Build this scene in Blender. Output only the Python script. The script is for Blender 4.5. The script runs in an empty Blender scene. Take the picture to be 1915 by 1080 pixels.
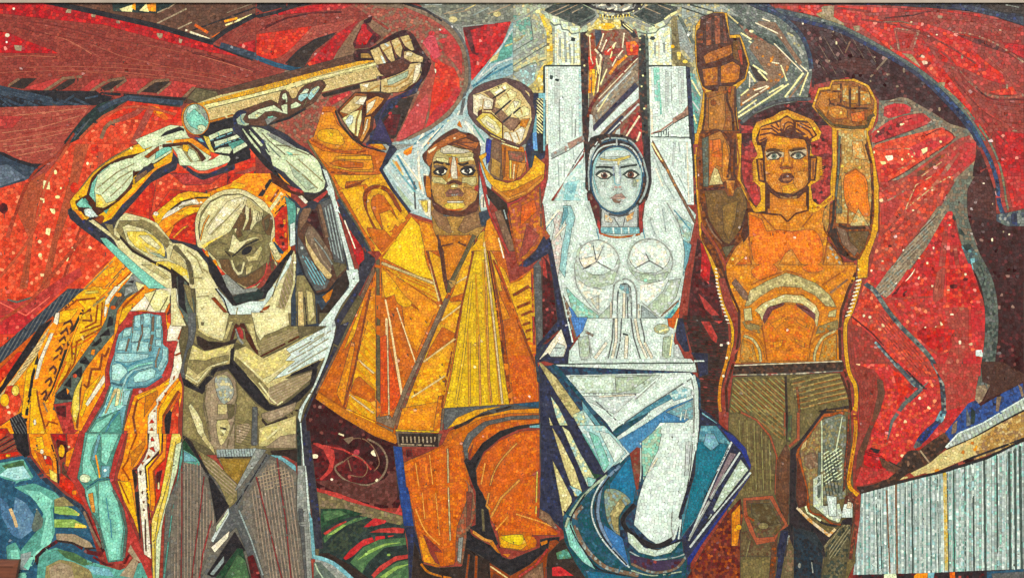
import bpy, math, random, time
import numpy as np
from mathutils import Vector

T0 = time.time()
C = bpy.context.scene.collection
SC = bpy.context.scene
PX = 0.004                       # metres of wall per unit of the drawing
W, H = 1915, 1080
R = math.radians

# ------------------------------------------------------------------ camera
cam_d = bpy.data.cameras.new("camera")
cam = bpy.data.objects.new("camera", cam_d)
C.objects.link(cam)
CAMY = -9.0
cam.location = (W * PX / 2, CAMY, H * PX / 2)
cam.rotation_euler = (R(90), 0, 0)
cam_d.sensor_fit = 'HORIZONTAL'
cam_d.angle = 2 * math.atan((W * PX / 2 - .004) / (-CAMY - 0.0045))
cam_d.clip_end = 500
SC.camera = cam

# ------------------------------------------------------------------ sky and sun
SUN_EL, SUN_ROT = 36, 165
wd = bpy.data.worlds.new("World")
SC.world = wd
wd.use_nodes = True
wn = wd.node_tree
sky = wn.nodes.new("ShaderNodeTexSky")
sky.sky_type = 'NISHITA'
sky.sun_disc = False
sky.sun_elevation = R(SUN_EL)
sky.sun_rotation = R(SUN_ROT)
bg = wn.nodes["Background"]
bg.inputs[1].default_value = 0.06
wn.links.new(sky.outputs[0], bg.inputs[0])
sd = bpy.data.lights.new("sun", 'SUN')
sd.energy = 2.2
sd.angle = R(16)
sd.color = (1, 0.95, 0.86)
sun = bpy.data.objects.new("sun", sd)
C.objects.link(sun)
# direction TO the sun: sun_rotation runs clockwise from +Y
sx, sy, sz = (math.sin(R(SUN_ROT)) * math.cos(R(SUN_EL)), math.cos(R(SUN_ROT)) * math.cos(R(SUN_EL)), math.sin(R(SUN_EL)))
sun.rotation_euler = Vector((sx, sy, sz)).to_track_quat('Z', 'Y').to_euler()
SC.view_settings.view_transform = 'Standard'
SC.view_settings.look = 'None'
SC.view_settings.exposure = 1.04
SC.view_settings.gamma = 1
# ------------------------------------------------------------------ helpers
def lin(h):
    v = [int(h[i:i + 2], 16) / 255 for i in (0, 2, 4)]
    return np.array([c / 12.92 if c < .04045 else ((c + .055) / 1.055) ** 2.4 for c in v])

def parse_mix(s):
    """'c82a2a*3,a01818' or a palette name -> colours (linear) and cumulative weights"""
    out = []
    for tok in s.split(','):
        w = 1.0
        if '*' in tok:
            tok, w = tok.split('*'); w = float(w)
        if tok in PAL:
            sub = parse_mix(PAL[tok]); out += [(c, x * w) for c, x in sub]
        else:
            out.append((tok, w))
    t = sum(w for _, w in out)
    return [(c, w / t) for c, w in out]

_mixes = {}
def mix_of(s):
    if s not in _mixes:
        m = parse_mix(s)
        cs, ws = np.array([lin(c) for c, _ in m]), np.array([w for _, w in m])
        mean = np.exp((np.log(cs + .004) * ws[:, None]).sum(0)) - .004
        pull = np.where(ws < .045, 0, .34)[:, None]        # neighbours on one patch stay near its tone, stray pieces do not
        _mixes[s] = (cs * (1 - pull) + mean * pull, np.cumsum(ws))
    return _mixes[s]

def smooth(p, closed, n=6):
    p = np.asarray(p, float); m = len(p)
    if m < 3: return p
    out = []
    for i in range(m if closed else m - 1):
        if closed: a, b, c, d = p[i - 1], p[i], p[(i + 1) % m], p[(i + 2) % m]
        else: a, b, c, d = p[max(i - 1, 0)], p[i], p[i + 1], p[min(i + 2, m - 1)]
        for k in range(n):
            t = k / n
            out.append(.5 * (2 * b + (c - a) * t + (2 * a - 5 * b + 4 * c - d) * t * t + (3 * b - a - 3 * c + d) * t ** 3))
    if not closed: out.append(p[-1])
    return np.array(out)

# ------------------------------------------------------------------ the drawing, as flat shapes painted over each other
S = 1.5                                     # label pixels per drawing unit
LW, LH = int(W * S), int(H * S)
LAB = np.zeros((LH, LW), np.int32)          # which shape
PRT = np.zeros((LH, LW), np.int16)          # which part of the mural
shapes = [None]                             # (mix a, mix b, angle, cell size)
parts = ['']
HOLD = {'part': 0, 'size': 6.6}
FINE = 0.76                                 # all cell sizes of the drawing times this

def fill(poly, sid, pid, mask=None):
    p = np.asarray(poly, float) * S
    y0, y1 = max(int(math.floor(p[:, 1].min())), 0), min(int(math.ceil(p[:, 1].max())), LH - 1)
    q = np.roll(p, -1, 0)
    for y in range(y0, y1 + 1):
        yc = y + .5
        hit = (p[:, 1] <= yc) != (q[:, 1] <= yc)
        if not hit.any(): continue
        a, b = p[hit], q[hit]
        xs = np.sort(a[:, 0] + (yc - a[:, 1]) * (b[:, 0] - a[:, 0]) / (b[:, 1] - a[:, 1]))
        for k in range(0, len(xs) - 1, 2):
            i, j = max(int(math.ceil(xs[k] - .5)), 0), min(int(math.ceil(xs[k + 1] - .5)), LW)
            if j > i:
                if mask is None:
                    LAB[y, i:j] = sid
                    if pid: PRT[y, i:j] = pid
                else:
                    m = mask[y, i:j]
                    LAB[y, i:j][m] = sid

def stroke(pts, w, sid, pid, mask=None, taper=0):
    p = np.asarray(pts, float); h = w / 2
    n = len(p)
    t = np.zeros_like(p)
    d = np.diff(p, axis=0); L = np.hypot(d[:, 0], d[:, 1]); L[L == 0] = 1e-6
    d = d / L[:, None]
    t[:-1] += d; t[1:] += d
    tl = np.hypot(t[:, 0], t[:, 1]); tl[tl < .3] = .3
    t /= tl[:, None]
    nrm = np.stack([-t[:, 1], t[:, 0]], 1)
    k = np.ones(n)
    if n > 2:
        c = np.clip((d[:-1] * d[1:]).sum(1), -1, 1)
        k[1:-1] = np.minimum(1 / np.sqrt(np.maximum((1 + c) / 2, .2)), 1.8)
    hw = np.full(n, h) * k
    if taper:
        s = np.concatenate([[0], np.cumsum(L)]); s /= s[-1]
        f = (1 - s) if taper == 1 else 1 - np.abs(2 * s - 1)
        hw = hw * (.12 + .88 * f)
    fill(np.vstack([p + nrm * hw[:, None], (p - nrm * hw[:, None])[::-1]]), sid, pid, mask)

def new_shape(col, size):
    ang = None
    if '>' in col:
        a, b = col.split('>')
        if ':' in b: b, ang = b.split(':')
        ang = float(ang or 0)
    else: a, b = col, col
    shapes.append((a, b, ang, size * FINE))
    return len(shapes) - 1

def run(text):
    ox, oy, sc = 0, 0, 1.0
    for ln in text.strip().split('\n'):
        ln = ln.strip()
        if not ln or ln[0] == '#': continue
        if ln[0] == '@':
            f = ln[1:].split()
            if f[0] == 'T': ox, oy, sc = float(f[1]), float(f[2]), float(f[3])
            elif f[0] == 'O':
                if f[1] not in parts: parts.append(f[1])
                HOLD['part'] = parts.index(f[1])
            elif f[0] == 'Z': HOLD['size'] = float(f[1])
            continue
        head, xy = ln.split('|')
        f = head.split()
        pts = [tuple(float(v) for v in t.split(',')) for t in xy.split()]
        cmd, col = f[0], f[1]
        if cmd[0] == 'o':                                   # ellipse: centre, radii (, turn)
            (cx, cy), (rx, ry) = pts[:2]
            th = R(pts[2][0]) if len(pts) > 2 else 0
            pts = [(cx + rx * math.cos(a) * math.cos(th) - ry * math.sin(a) * math.sin(th),
                    cy + rx * math.cos(a) * math.sin(th) + ry * math.sin(a) * math.cos(th)) for a in np.linspace(0, 2 * math.pi, 25)[:-1]]
        P = np.array(pts) / sc + (ox, oy)
        size = HOLD['size']
        pid = HOLD['part']
        if cmd[0] in 'po':
            if len(f) > 2: size = float(f[2])
            if 'c' in cmd: P = smooth(P, True)
            fill(P, new_shape(col, size), pid)
        elif cmd[0] == 'l':
            w = float(f[2]) / sc
            if 'c' in cmd: P = smooth(P, False)
            tp = 1 if 't' in cmd else 2 if 'm' in cmd else 0
            stroke(P, w, new_shape(col, max(size * .8, min(w, size))), pid if 'k' not in cmd else 0, taper=tp)
        elif cmd[0] == 'h':                                 # hatch: width spacing angle, inside the outline
            w, sp, an = float(f[2]) / sc, float(f[3]) / sc, R(float(f[4]))
            msk_id = new_shape(col, size)
            u = np.array([math.cos(an), math.sin(an)]); v = np.array([-u[1], u[0]])
            x0, y0 = np.maximum((P.min(0) * S).astype(int), 0); x1, y1 = (P.max(0) * S).astype(int) + 1
            keep = LAB[y0:y1, x0:x1].copy(); kp = PRT[y0:y1, x0:x1].copy()
            fill(P, msk_id, 0)
            mask = np.zeros(LAB.shape, bool)
            mask[y0:y1, x0:x1] = LAB[y0:y1, x0:x1] == msk_id
            LAB[y0:y1, x0:x1] = keep; PRT[y0:y1, x0:x1] = kp
            pv, pu = P @ v, P @ u
            for s in np.arange(pv.min() + sp / 2, pv.max(), sp):
                stroke([u * pu.min() + v * s, u * pu.max() + v * s], w, new_shape(col, 5.5), 0, mask)
        elif cmd[0] == 'f':                                 # fan: width count, apex, ends along a line
            w, n = float(f[2]) / sc, int(f[3])
            for k in range(n):
                e = P[1] + (P[2] - P[1]) * ((k + .5) / n)
                stroke([e, P[0]], w, new_shape(col, 5.5), 0, taper=0 if len(P) < 4 else 1)
GAIN = 0.80
SATUR = 1.16
TINT = np.array([1.02, 1.0, .95])
SMASHED = {'RS', 'RC', 'RO', 'RV', 'RT', 'DR', 'DR2', 'OR', 'CARD', 'CAO', 'CAY', 'ORD', 'Y'}
PAL = {
 'RB': '843c34*3,783028*2,90463a*2,702e28', 'RBL': '96483e*2,a05446,8a3e36*2,b06a58*.3',
 'RS': 'b4262a*3,a02226*2.5,cc3a34*1.6,781a1c*1.5,dc8c80*.08,8a3030*1', 'RC': 'd4523c*3,c04232*3,de6c50*1.6,9c2c22,ac4c36*1.3,f0cca0*.06,ee906c*.22',
 'RO': 'cc3e2a*3,b83024*3,dc5a40*1.5,90241c*1.2,a44030', 'RT': 'ae423e*3,9c3834*2.5,bc4e48*1.6,86302c*1.2', 'RV': 'ba3438*3,a83032*2.5,c84846*1.6,88242a*1.2,d86c60*.3,984038',
 'DR': '300f12*5,3c1618*3,240c10*3,541c20,8a6a62*.15,6a3c38*.3', 'DR2': '561a1c*3,44161a*2,6a2224,2c1014,9a4c48*.15',
 'CT': 'cfe0d4*2,c2d4ca,dae8e0', 'CRB': 'd8d2a2*2,ccc492,e4e0b6*2', 'NK': '8a6a4c*2,7c5c42,9a7a58', 'PK': 'a07c6c*2,946e60,ae8c7c', 'BR': '5e4032*2,4c3428*2,6e4c3c,54382c', 'BRL': '7c604c*2,8a6e58,6e5442*2', 'TP': '7c6a58*2,8a7866,6e5c4c*2', 'GB': '9a8a72*2,a89880,8c7c66',
 'K': '1e1c20*3,2a262a*2,181a20', 'KB': '2e2420*3,3a2c26,241c1a', 'KG': '24302e*2,30403c,1c2626', 'N': '262a40*3,30344c*2,1a1c2c,34406a*.4', 'NG': '34404e*2,2a3442*2,46525e',
 'GY': '5a5c5c*2,6a6c6a,4c5052*2', 'GYL': '8e928c*2,a0a49c,7c827c', 'GN': '5e6a62*2,6c786c,4e5a54*2',
 'Y': 'e8b41c*3,f0c62c*2,d89c14*2,f6d850*.5', 'YL': 'e6d070*2,dcc45c*2,eedc90', 'OR': 'e6941e*3,dc8218*2,f0a82c*2,cc6a16*.8,f4c040*.8', 'ORD': 'c8641c*3,b85418*2,d8782a', 'RU': '8a4420*3,7c3a1c*2,9a5026',
 'CR': 'ece8b0*3,e2dc9e*2,f4f0c8', 'WC': 'f2eed6*3,e6dfc4*2,faf6ea', 'OL': 'c6bc88*3,b6aa78*2,d4ca9a', 'OLD': '8a8058*2,7a7050*2,968c64', 'OD': '625a42*2,565038,70684e', 'MG': 'd2e0ba*2,c2d4b0,dee8c8*2', 'GM': 'aec0a4*2,9cae98,bccab4',
 'TQ': '8cccb8*3,7cbcac*2,9cd8c4', 'TQD': '5e988c*2,508478,6caa9c', 'BL': 'a8d2d0*3,94c2c6*2,b8dedc', 'BLM': '7aacb4*3,6a9ca8*2,8abac0', 'BLD': '4a7e90*2,3c6c80,5a90a0', 'BLN': '2c5068*2,244258,386078',
 'WT': 'd6e6de*3,cadcd4*2,e4f0ea*2,c0d2ca', 'WG': 'c2ccc8*3,b4c0bc*2,d0d8d4', 'WGD': '98a6a4*2,889694,a6b4b0', 
 'GR': '4a6848*2,3c583e*2,5c7c54', 'GRL': '8aa860*2,7a9852,9cba70', 'GRD': '24402e*2,1c3426,305038',
 'SK': 'd2bc88*2,c2ac78*2,dccc9e', 'SKL': 'eae0c0*2,f2ead2,e0d2aa', 'SKD': 'a8844c*2,98743e,b89458', 'BM': '5a3428*2,4c2a22*2,6a4032',
 'CO': 'c07830*3,b26c2a*2,cc883c', 'COL': 'd89c58*2,cc8c48', 'COD': '8a4c20*3,7a401a*2,985a2a', 'CODD': '4a2414*3,3e1c10*2,5a3018',
 'CAY': 'dca81e*3,e6b82c*2,d09818*2,c88c14', 'CAO': 'd08820*3,da9630*2,c07618*2,e4a83c*.6', 'CARD': 'b8661e*3,a85818*2,c87a2a',
}
NAMES = {'coat_man': 'figure', 'bent_man': 'figure', 'woman': 'figure', 'bare_man': 'figure', 'raised_arm': 'raised_arm',
 'bent_man/left_arm': 'arm', 'bent_man/right_arm': 'arm', 'coat_man/right_arm': 'arm', 'coat_man/fist': 'hand', 'banner1': 'banner', 'bare_man/raised_arm': 'arm', 'bar/end': 'bar_end'}
PART_LABELS = {
 'coat_man': 'man in a yellow and orange coat with both fists raised',
 'bent_man': 'pale bare-chested man bowed down under a heavy bar',
 'woman': 'pale woman in a white dress with arms raised',
 'raised_arm': 'pale turquoise arm with open palm rising out of the flames',
 'bare_man': 'bare-chested orange-skinned man with one open hand and one fist raised',
}
run('''
@O banner1
@Z 7
p RB | 0,0 1915,0 1915,1080 0,1080
@T 0 0 4
p BR | 300,10 1915,10 1915,110 1700,240 1580,305 1180,190 700,90
p KG | 840,10 1180,10 1330,10 1250,70 1180,105 850,90
p CR | 860,85 1020,30 990,95
p CR | 1045,85 1100,30 1120,95
p OR | 985,60 1000,30 1020,20 1020,85
p OR | 1100,40 1170,20 1170,95 1115,85
l GB 12 | 1180,180 1400,70
l GB 10 | 1335,220 1440,170
l GB 10 | 1180,100 1260,65
l GB 8 | 1260,70 1330,20
l TP 8 | 1700,100 1900,30
l K 10 | 1450,230 1915,60
l SKL 18 | 1390,230 1570,298
l ORD 22 | 1460,190 1560,250
l CR 14 | 1690,195 1890,115
l OR 18 | 1680,165 1780,140
l ORD 14 | 1590,285 1690,230
p RB | 1590,310 1720,225 1915,105 1915,450 1720,370
p RS | 1780,340 1915,300 1915,410
p RS | 0,15 300,15 700,110 1180,220 1600,340 1830,430 1600,400 1180,300 780,190 400,150 0,105
l K 38 | 300,5 700,92 1180,200 1480,290 1600,325
l K 34 | 1590,310 1700,230 1915,115
l NG 52 | 1650,345 1780,385 1930,430
l K 12 | 1600,345 1780,415 1930,465
p RS | 0,240 80,250 180,300 400,380 440,405 0,400
o WC | 60,268 18,16
o WC | 108,70 10,10
o WC | 55,320 8,8
p GB | 500,70 540,75 535,105 495,100
p GB | 680,110 722,112 715,136 690,132
p GB | 872,155 905,160 900,182 875,178
p GB | 1175,250 1222,255 1215,300 1185,290
p GB | 1345,290 1370,300 1360,330 1340,325
p GB | 110,340 170,345 165,388 120,380
l a05a4a 5 | 0,548 450,530 900,540 1300,580 1750,640
l a05a4a 5 | 200,510 500,500 900,512 1250,535 1600,590 1800,640
l 96503e 5 | 860,480 1250,505 1600,560 1850,610
l 96503e 5 | 440,535 900,555 1280,600
l a86450 5 | 340,250 500,300 600,350 690,410
l 9a5646 5 | 540,330 700,400 760,440
l 9a5646 5 | 700,340 900,420 1200,490 
l 5a2420 7 | 1400,380 1600,425 1900,520
l 9a5646 5 | 900,310 1150,350 1380,400
l 542220 6 | 1440,400 1700,465 1915,545
l b06a54 5 | 1500,420 1900,540
l a86450 5 | 0,430 200,420 420,430
l 6a2c26 6 | 200,160 500,210 800,290 1100,340
l 6a2c26 6 | 100,200 400,270 640,310
p RT | 180,660 420,590 480,585 350,690
p RT | 600,680 700,600 800,590 690,690
p RT | 830,680 960,590 1130,590 1050,700
p RT | 1180,710 1270,600 1480,640 1380,740
p KB | 60,650 160,590 280,590 180,670
p KB | 390,680 510,600 610,590 470,680
p KB | 700,690 860,600 950,590 820,680
p KB | 1060,690 1160,620 1280,610 1180,700
p BR | 1390,740 1460,660 1640,670 1600,720
l BRL 22 | 330,690 480,590 620,575
l BRL 22 | 680,690 800,610 940,585
l BRL 20 | 830,690 950,600
l BRL 22 | 1030,700 1160,610 1270,600
l BRL 18 | 1180,705 1290,615
l BRL 22 | 1370,740 1460,650
l BRL 20 | 0,690 150,590
l K 20 | 0,690 340,690 700,695 960,715 1400,745
p K | 0,700 700,700 880,730 740,790 0,805
f NG 22 6 | -400,560 0,800 700,800
l NG 20 | 160,800 290,720
l NG 20 | 300,740 400,795
l NG 20 | 430,800 560,715
l NG 20 | 560,740 680,795
l NG 16 | 10,740 90,800
l NG 16 | 640,740 740,720
p RBL | 0,805 690,788 620,890 480,1080 0,1080
l b87860 5 | 0,880 300,850 650,810
l b87860 5 | 0,1000 300,960 600,870
l b06a56 5 | 0,1060 300,1010 560,960
l b06a56 5 | 60,1077 300,1040 520,990
l 8a362e 6 | 0,920 400,880 640,840
l 8a362e 6 | 200,1000 420,960 560,930
p RT | 0,870 180,870 100,960 0,970
@O banner2
p RC | 500,1080 760,900 960,757 1360,810 1370,980 1200,1000 1050,1080
p RO | 800,900 960,757 1360,810 1360,930 1100,900
p ORD | 1120,790 1190,800 1270,890 1240,905 1160,860
o OR | 1200,840 30,18
l BRL 28 | 760,1040 790,960 830,920 900,900
l RBL 40 | 900,900 1020,850 1080,800
l RBL 50 | 1000,1080 1060,960 1140,800
@O banner1
p KG | 470,1080 620,890 740,780 960,718 1390,755 1360,805 960,757 880,800 760,900 600,1040 520,1080
l NG 40 | 740,830 850,770 960,735 1370,775
l NG 16 | 520,1060 640,930
l GY 10 | 560,1040 680,890
@O banner2
@T 0 270 4
p RC | 540,0 1915,0 1915,1080 480,1400 0,1520 0,330 200,270 380,150
@O banner1
p RBL | 0,-10 490,-10 380,150 250,155 0,60
l b87860 5 | 30,20 200,0
l b87860 5 | 60,60 400,0
l b87860 5 | 120,90 420,30
p NG | 0,60 250,155 340,165 200,270 0,330
p 5a6674*2,6a7684,4c5866 | 0,160 60,150 200,250 150,270 0,320
l K 24 | 0,60 120,120 250,160 350,160
@O banner2
p RBL | 340,165 490,0 540,0 330,240 210,280
p 9a4c36*3,8c4430,a8583f*2 | 150,1080 220,700 120,480 190,300 340,210 330,330 280,480 250,700 210,1080
p 9a4c36*3,8c4430,a8583f*2 | 310,1080 400,700 470,450 530,250 570,0 670,0 600,250 530,480 430,750 370,1080
l a85040 40 | 440,1080 600,800 620,700
l a04a3a 30 | 60,700 110,540
l a04a3a 36 | 740,300 760,60
p CR | 330,270 375,280 380,340 325,335
p CR | 305,400 340,410 335,440 308,435
p CR | 375,480 425,485 415,525 390,515
p CR | 350,625 385,630 375,685 345,670
o CR | 435,395 18,14
o CR | 555,780 14,18
o CR | 305,830 14,18
o CR | 512,860 16,18
o CR | 420,210 12,18
o YL | 300,530 8,8
o CR | 460,330 8,10
o CR | 660,145 9,12
o CR | 565,910 14,14
o DR2 | 30,480 35,40
o RO | 705,40 40,35
o RO | 560,325 30,40
o RO | 560,615 26,22
p RC | 700,520 800,600 860,830 580,1080 480,1080 560,800
@O banner3
p RO | 960,500 1100,320 1330,170 1500,260 1700,220 1915,60 1915,200 1700,330 1380,360 1130,540
o DR2 | 1310,240 30,30
o DR2 | 1190,280 22,22
o OR | 1140,310 18,18
o OR | 1265,290 28,16
o OR | 1150,370 18,12
l RBL 30 | 1560,300 1915,180
p RO | 1800,330 1900,200 1915,300
@O banner2
@T 0 540 4
p RT | 0,85 130,100 260,60 480,-90 600,-160 620,-100 480,0 0,440
p RV | 0,200 200,180 300,200 120,340 0,360
l GN 14 | 60,80 130,100 260,60
l e07060 8 | 0,100 200,200 380,60
p RC | 0,340 130,340 0,440

@O banner2
@T 0 0 1
lc 8e3a2a*2,7e3024 5 | 20,430 60,330 110,290 140,250
lc a8523c 5 | 0,520 60,440 90,340 130,270
lc 8e3a2a*2,7e3024 4 | 120,520 150,430 190,330
lc 8e3a2a,a8523c 6 | 0,600 60,560 110,500 160,440
lc a8523c 5 | 150,260 200,215 260,200 330,215
''')
run('''
@O sunrays
@Z 6.6
@T 480 0 4
p GYL | 1200,10 3000,10 3000,400 1915,1300 1000,1300 900,1080 1500,900 1600,500
p 6c7068*3,5c625a*2,8a8c7c*2,9c9c88 | 1160,10 2100,10 2000,170 1560,190 1460,180 1390,130
l OL 8 | 1560,80 1640,40
l GB 7 | 1440,110 1600,80
l GB 7 | 1730,110 1900,40
l WG 7 | 1260,40 1390,38
l GB 6 | 1400,110 1560,60
l WGD 6 | 1620,120 1740,60
o OL | 1470,150 34,24
o OL | 1800,110 30,20
p RS | 1545,210 1905,165 1840,330 1720,480 1610,610
p DR2 | 1545,210 1700,190 1660,420 1610,400
p RS | 1600,230 1700,200 1690,400 1640,400
@O banner3
p BRL*2,RBL*3,TP | 0,160 250,70 600,30 900,15 1100,40 1290,110 1400,170 1490,260 1560,390 1575,560 1540,720 1440,850 1300,960 1130,1040 1000,1070 0,1075
p RB | 0,160 300,70 700,30 900,160 600,300 330,530 0,530
p RS | 100,125 250,75 440,40 600,25 690,30 640,60 450,90 260,110
p RV | 560,25 740,30 660,70 470,90
l DR2 12 | 30,230 220,140 420,100 640,95
l DR2 8 | 60,200 280,125
p RO | 0,260 160,240 330,210 420,200 350,290 270,370 160,440 60,450 0,410
p RBL | 420,200 700,150 760,140 680,240 560,270 400,310 250,400 160,460 290,340
p KB | 240,450 330,360 460,290 600,245 560,290 430,390 350,520 230,490
l K 10 | 220,480 330,370 440,300 580,255
p RS | 380,490 450,410 520,340 600,260 690,200 760,160 700,250 610,380 570,460 450,500
o RO | 415,480 30,20
p BRL | 780,160 860,130 980,210 1010,240 860,350 760,420 720,460 580,470 600,400 700,260
p TP | 900,160 980,180 1010,235 960,250
p DR2 | 810,160 880,240 940,280 850,360 740,370 720,330 760,250
p RS | 800,200 870,260 820,340 740,340 760,260
o a01428 | 805,210 22,30
l RB 20 | 840,120 1000,230
p DR | 800,160 870,120 860,170 820,180
p RO | 1340,430 1400,480 1480,510 1520,600 1520,700 1420,830 1300,900 1280,960 1300,800 1310,700 1330,550
p RV | 1250,1000 1290,880 1350,800 1440,740 1500,640 1530,680 1480,780 1380,900
o RV | 1310,255 26,22
o RV | 1415,235 50,28
o RV | 1405,310 36,22
o WG | 1375,222 10,12
o RV | 1350,380 40,24
o RV | 1330,440 40,22 50,0
p c05058*2,b04450 | 1240,320 1300,260 1340,280 1380,420 1330,450
p RT | 1440,230 1500,290 1540,400 1540,560 1480,480 1390,380
p RV | 1470,330 1530,350 1520,390 1480,380
o WC | 1335,535 12,18
p RBL | 1040,1070 1130,880 1240,650 1320,470 1340,560 1290,800 1250,980 1100,1050
p b44c4c*3,a44040*2,c05c58 | 1040,1060 1140,850 1280,700 1290,800 1250,960 1110,1040
p KB | 900,900 1010,760 1180,720 1130,850 1040,1040 980,1040 930,930
p DR2 | 930,940 1000,860 1080,860 1040,1020 960,1000
o RV | 1000,850 16,12
o RV | 1050,800 12,10
p RBL | 400,1080 530,760 700,680 720,700 560,800 600,900 500,1080
p RV | 540,740 700,680 700,710 560,790
lc TP 46 | 860,20 1100,50 1290,115 1400,180 1495,270 1562,400 1580,560 1545,720 1445,850 1310,960 1140,1050
l RBL 30 | 1100,70 1290,150 1400,220
l K 18 | 1080,20 1260,75 1390,160
lc GY 18 | 1390,140 1490,230 1570,370 1597,560 1570,700 1470,850 1300,985 1140,1060
l K 26 | 0,130 150,95 300,45 420,25
p K | 0,20 420,15 200,60 0,110
l BLN 36 | 0,435 150,490 300,525 420,530
p RB | 0,480 200,550 0,600
@O sunrays
@T 480 0 4
p 8aaab0,9ab6b4,7a9ea8 | 1915,170 2100,150 1915,560 1800,600 1720,620 1620,670 1600,620 1720,480 1840,330
p TQD | 1915,240 1800,420 1720,490 1850,450 1915,420
l WG 10 | 1915,220 1830,360 1640,610
l BLD 14 | 1915,480 1740,570 1600,660
l WG 14 | 1915,440 1800,480 1660,590
l BLN 10 | 1800,510 1640,640
p OL | 1760,430 1820,390 1800,450 1740,470
l OL 12 | 1915,330 1860,350
p 9ab4b6,88a8b0,b0c4c0 | 1000,1080 1140,1050 1300,975 1450,870 1570,700 1590,670 1620,640 1590,860 1600,950 1680,1080
p WG | 1590,900 1640,940 1780,1080 1680,1080 1560,940
l WC 12 | 1520,830 1440,990
l WG 14 | 1580,770 1480,960
l WG 12 | 1340,960 1260,1070
l CR 14 | 1440,900 1390,1020
l COL 20 | 1520,920 1530,980
l WC 12 | 1560,900 1600,1000
l GY 22 | 1560,690 1530,870 1500,950
l WC 16 | 1250,1000 1200,1080
l BLD 12 | 1330,980 1180,1080
''')
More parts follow.
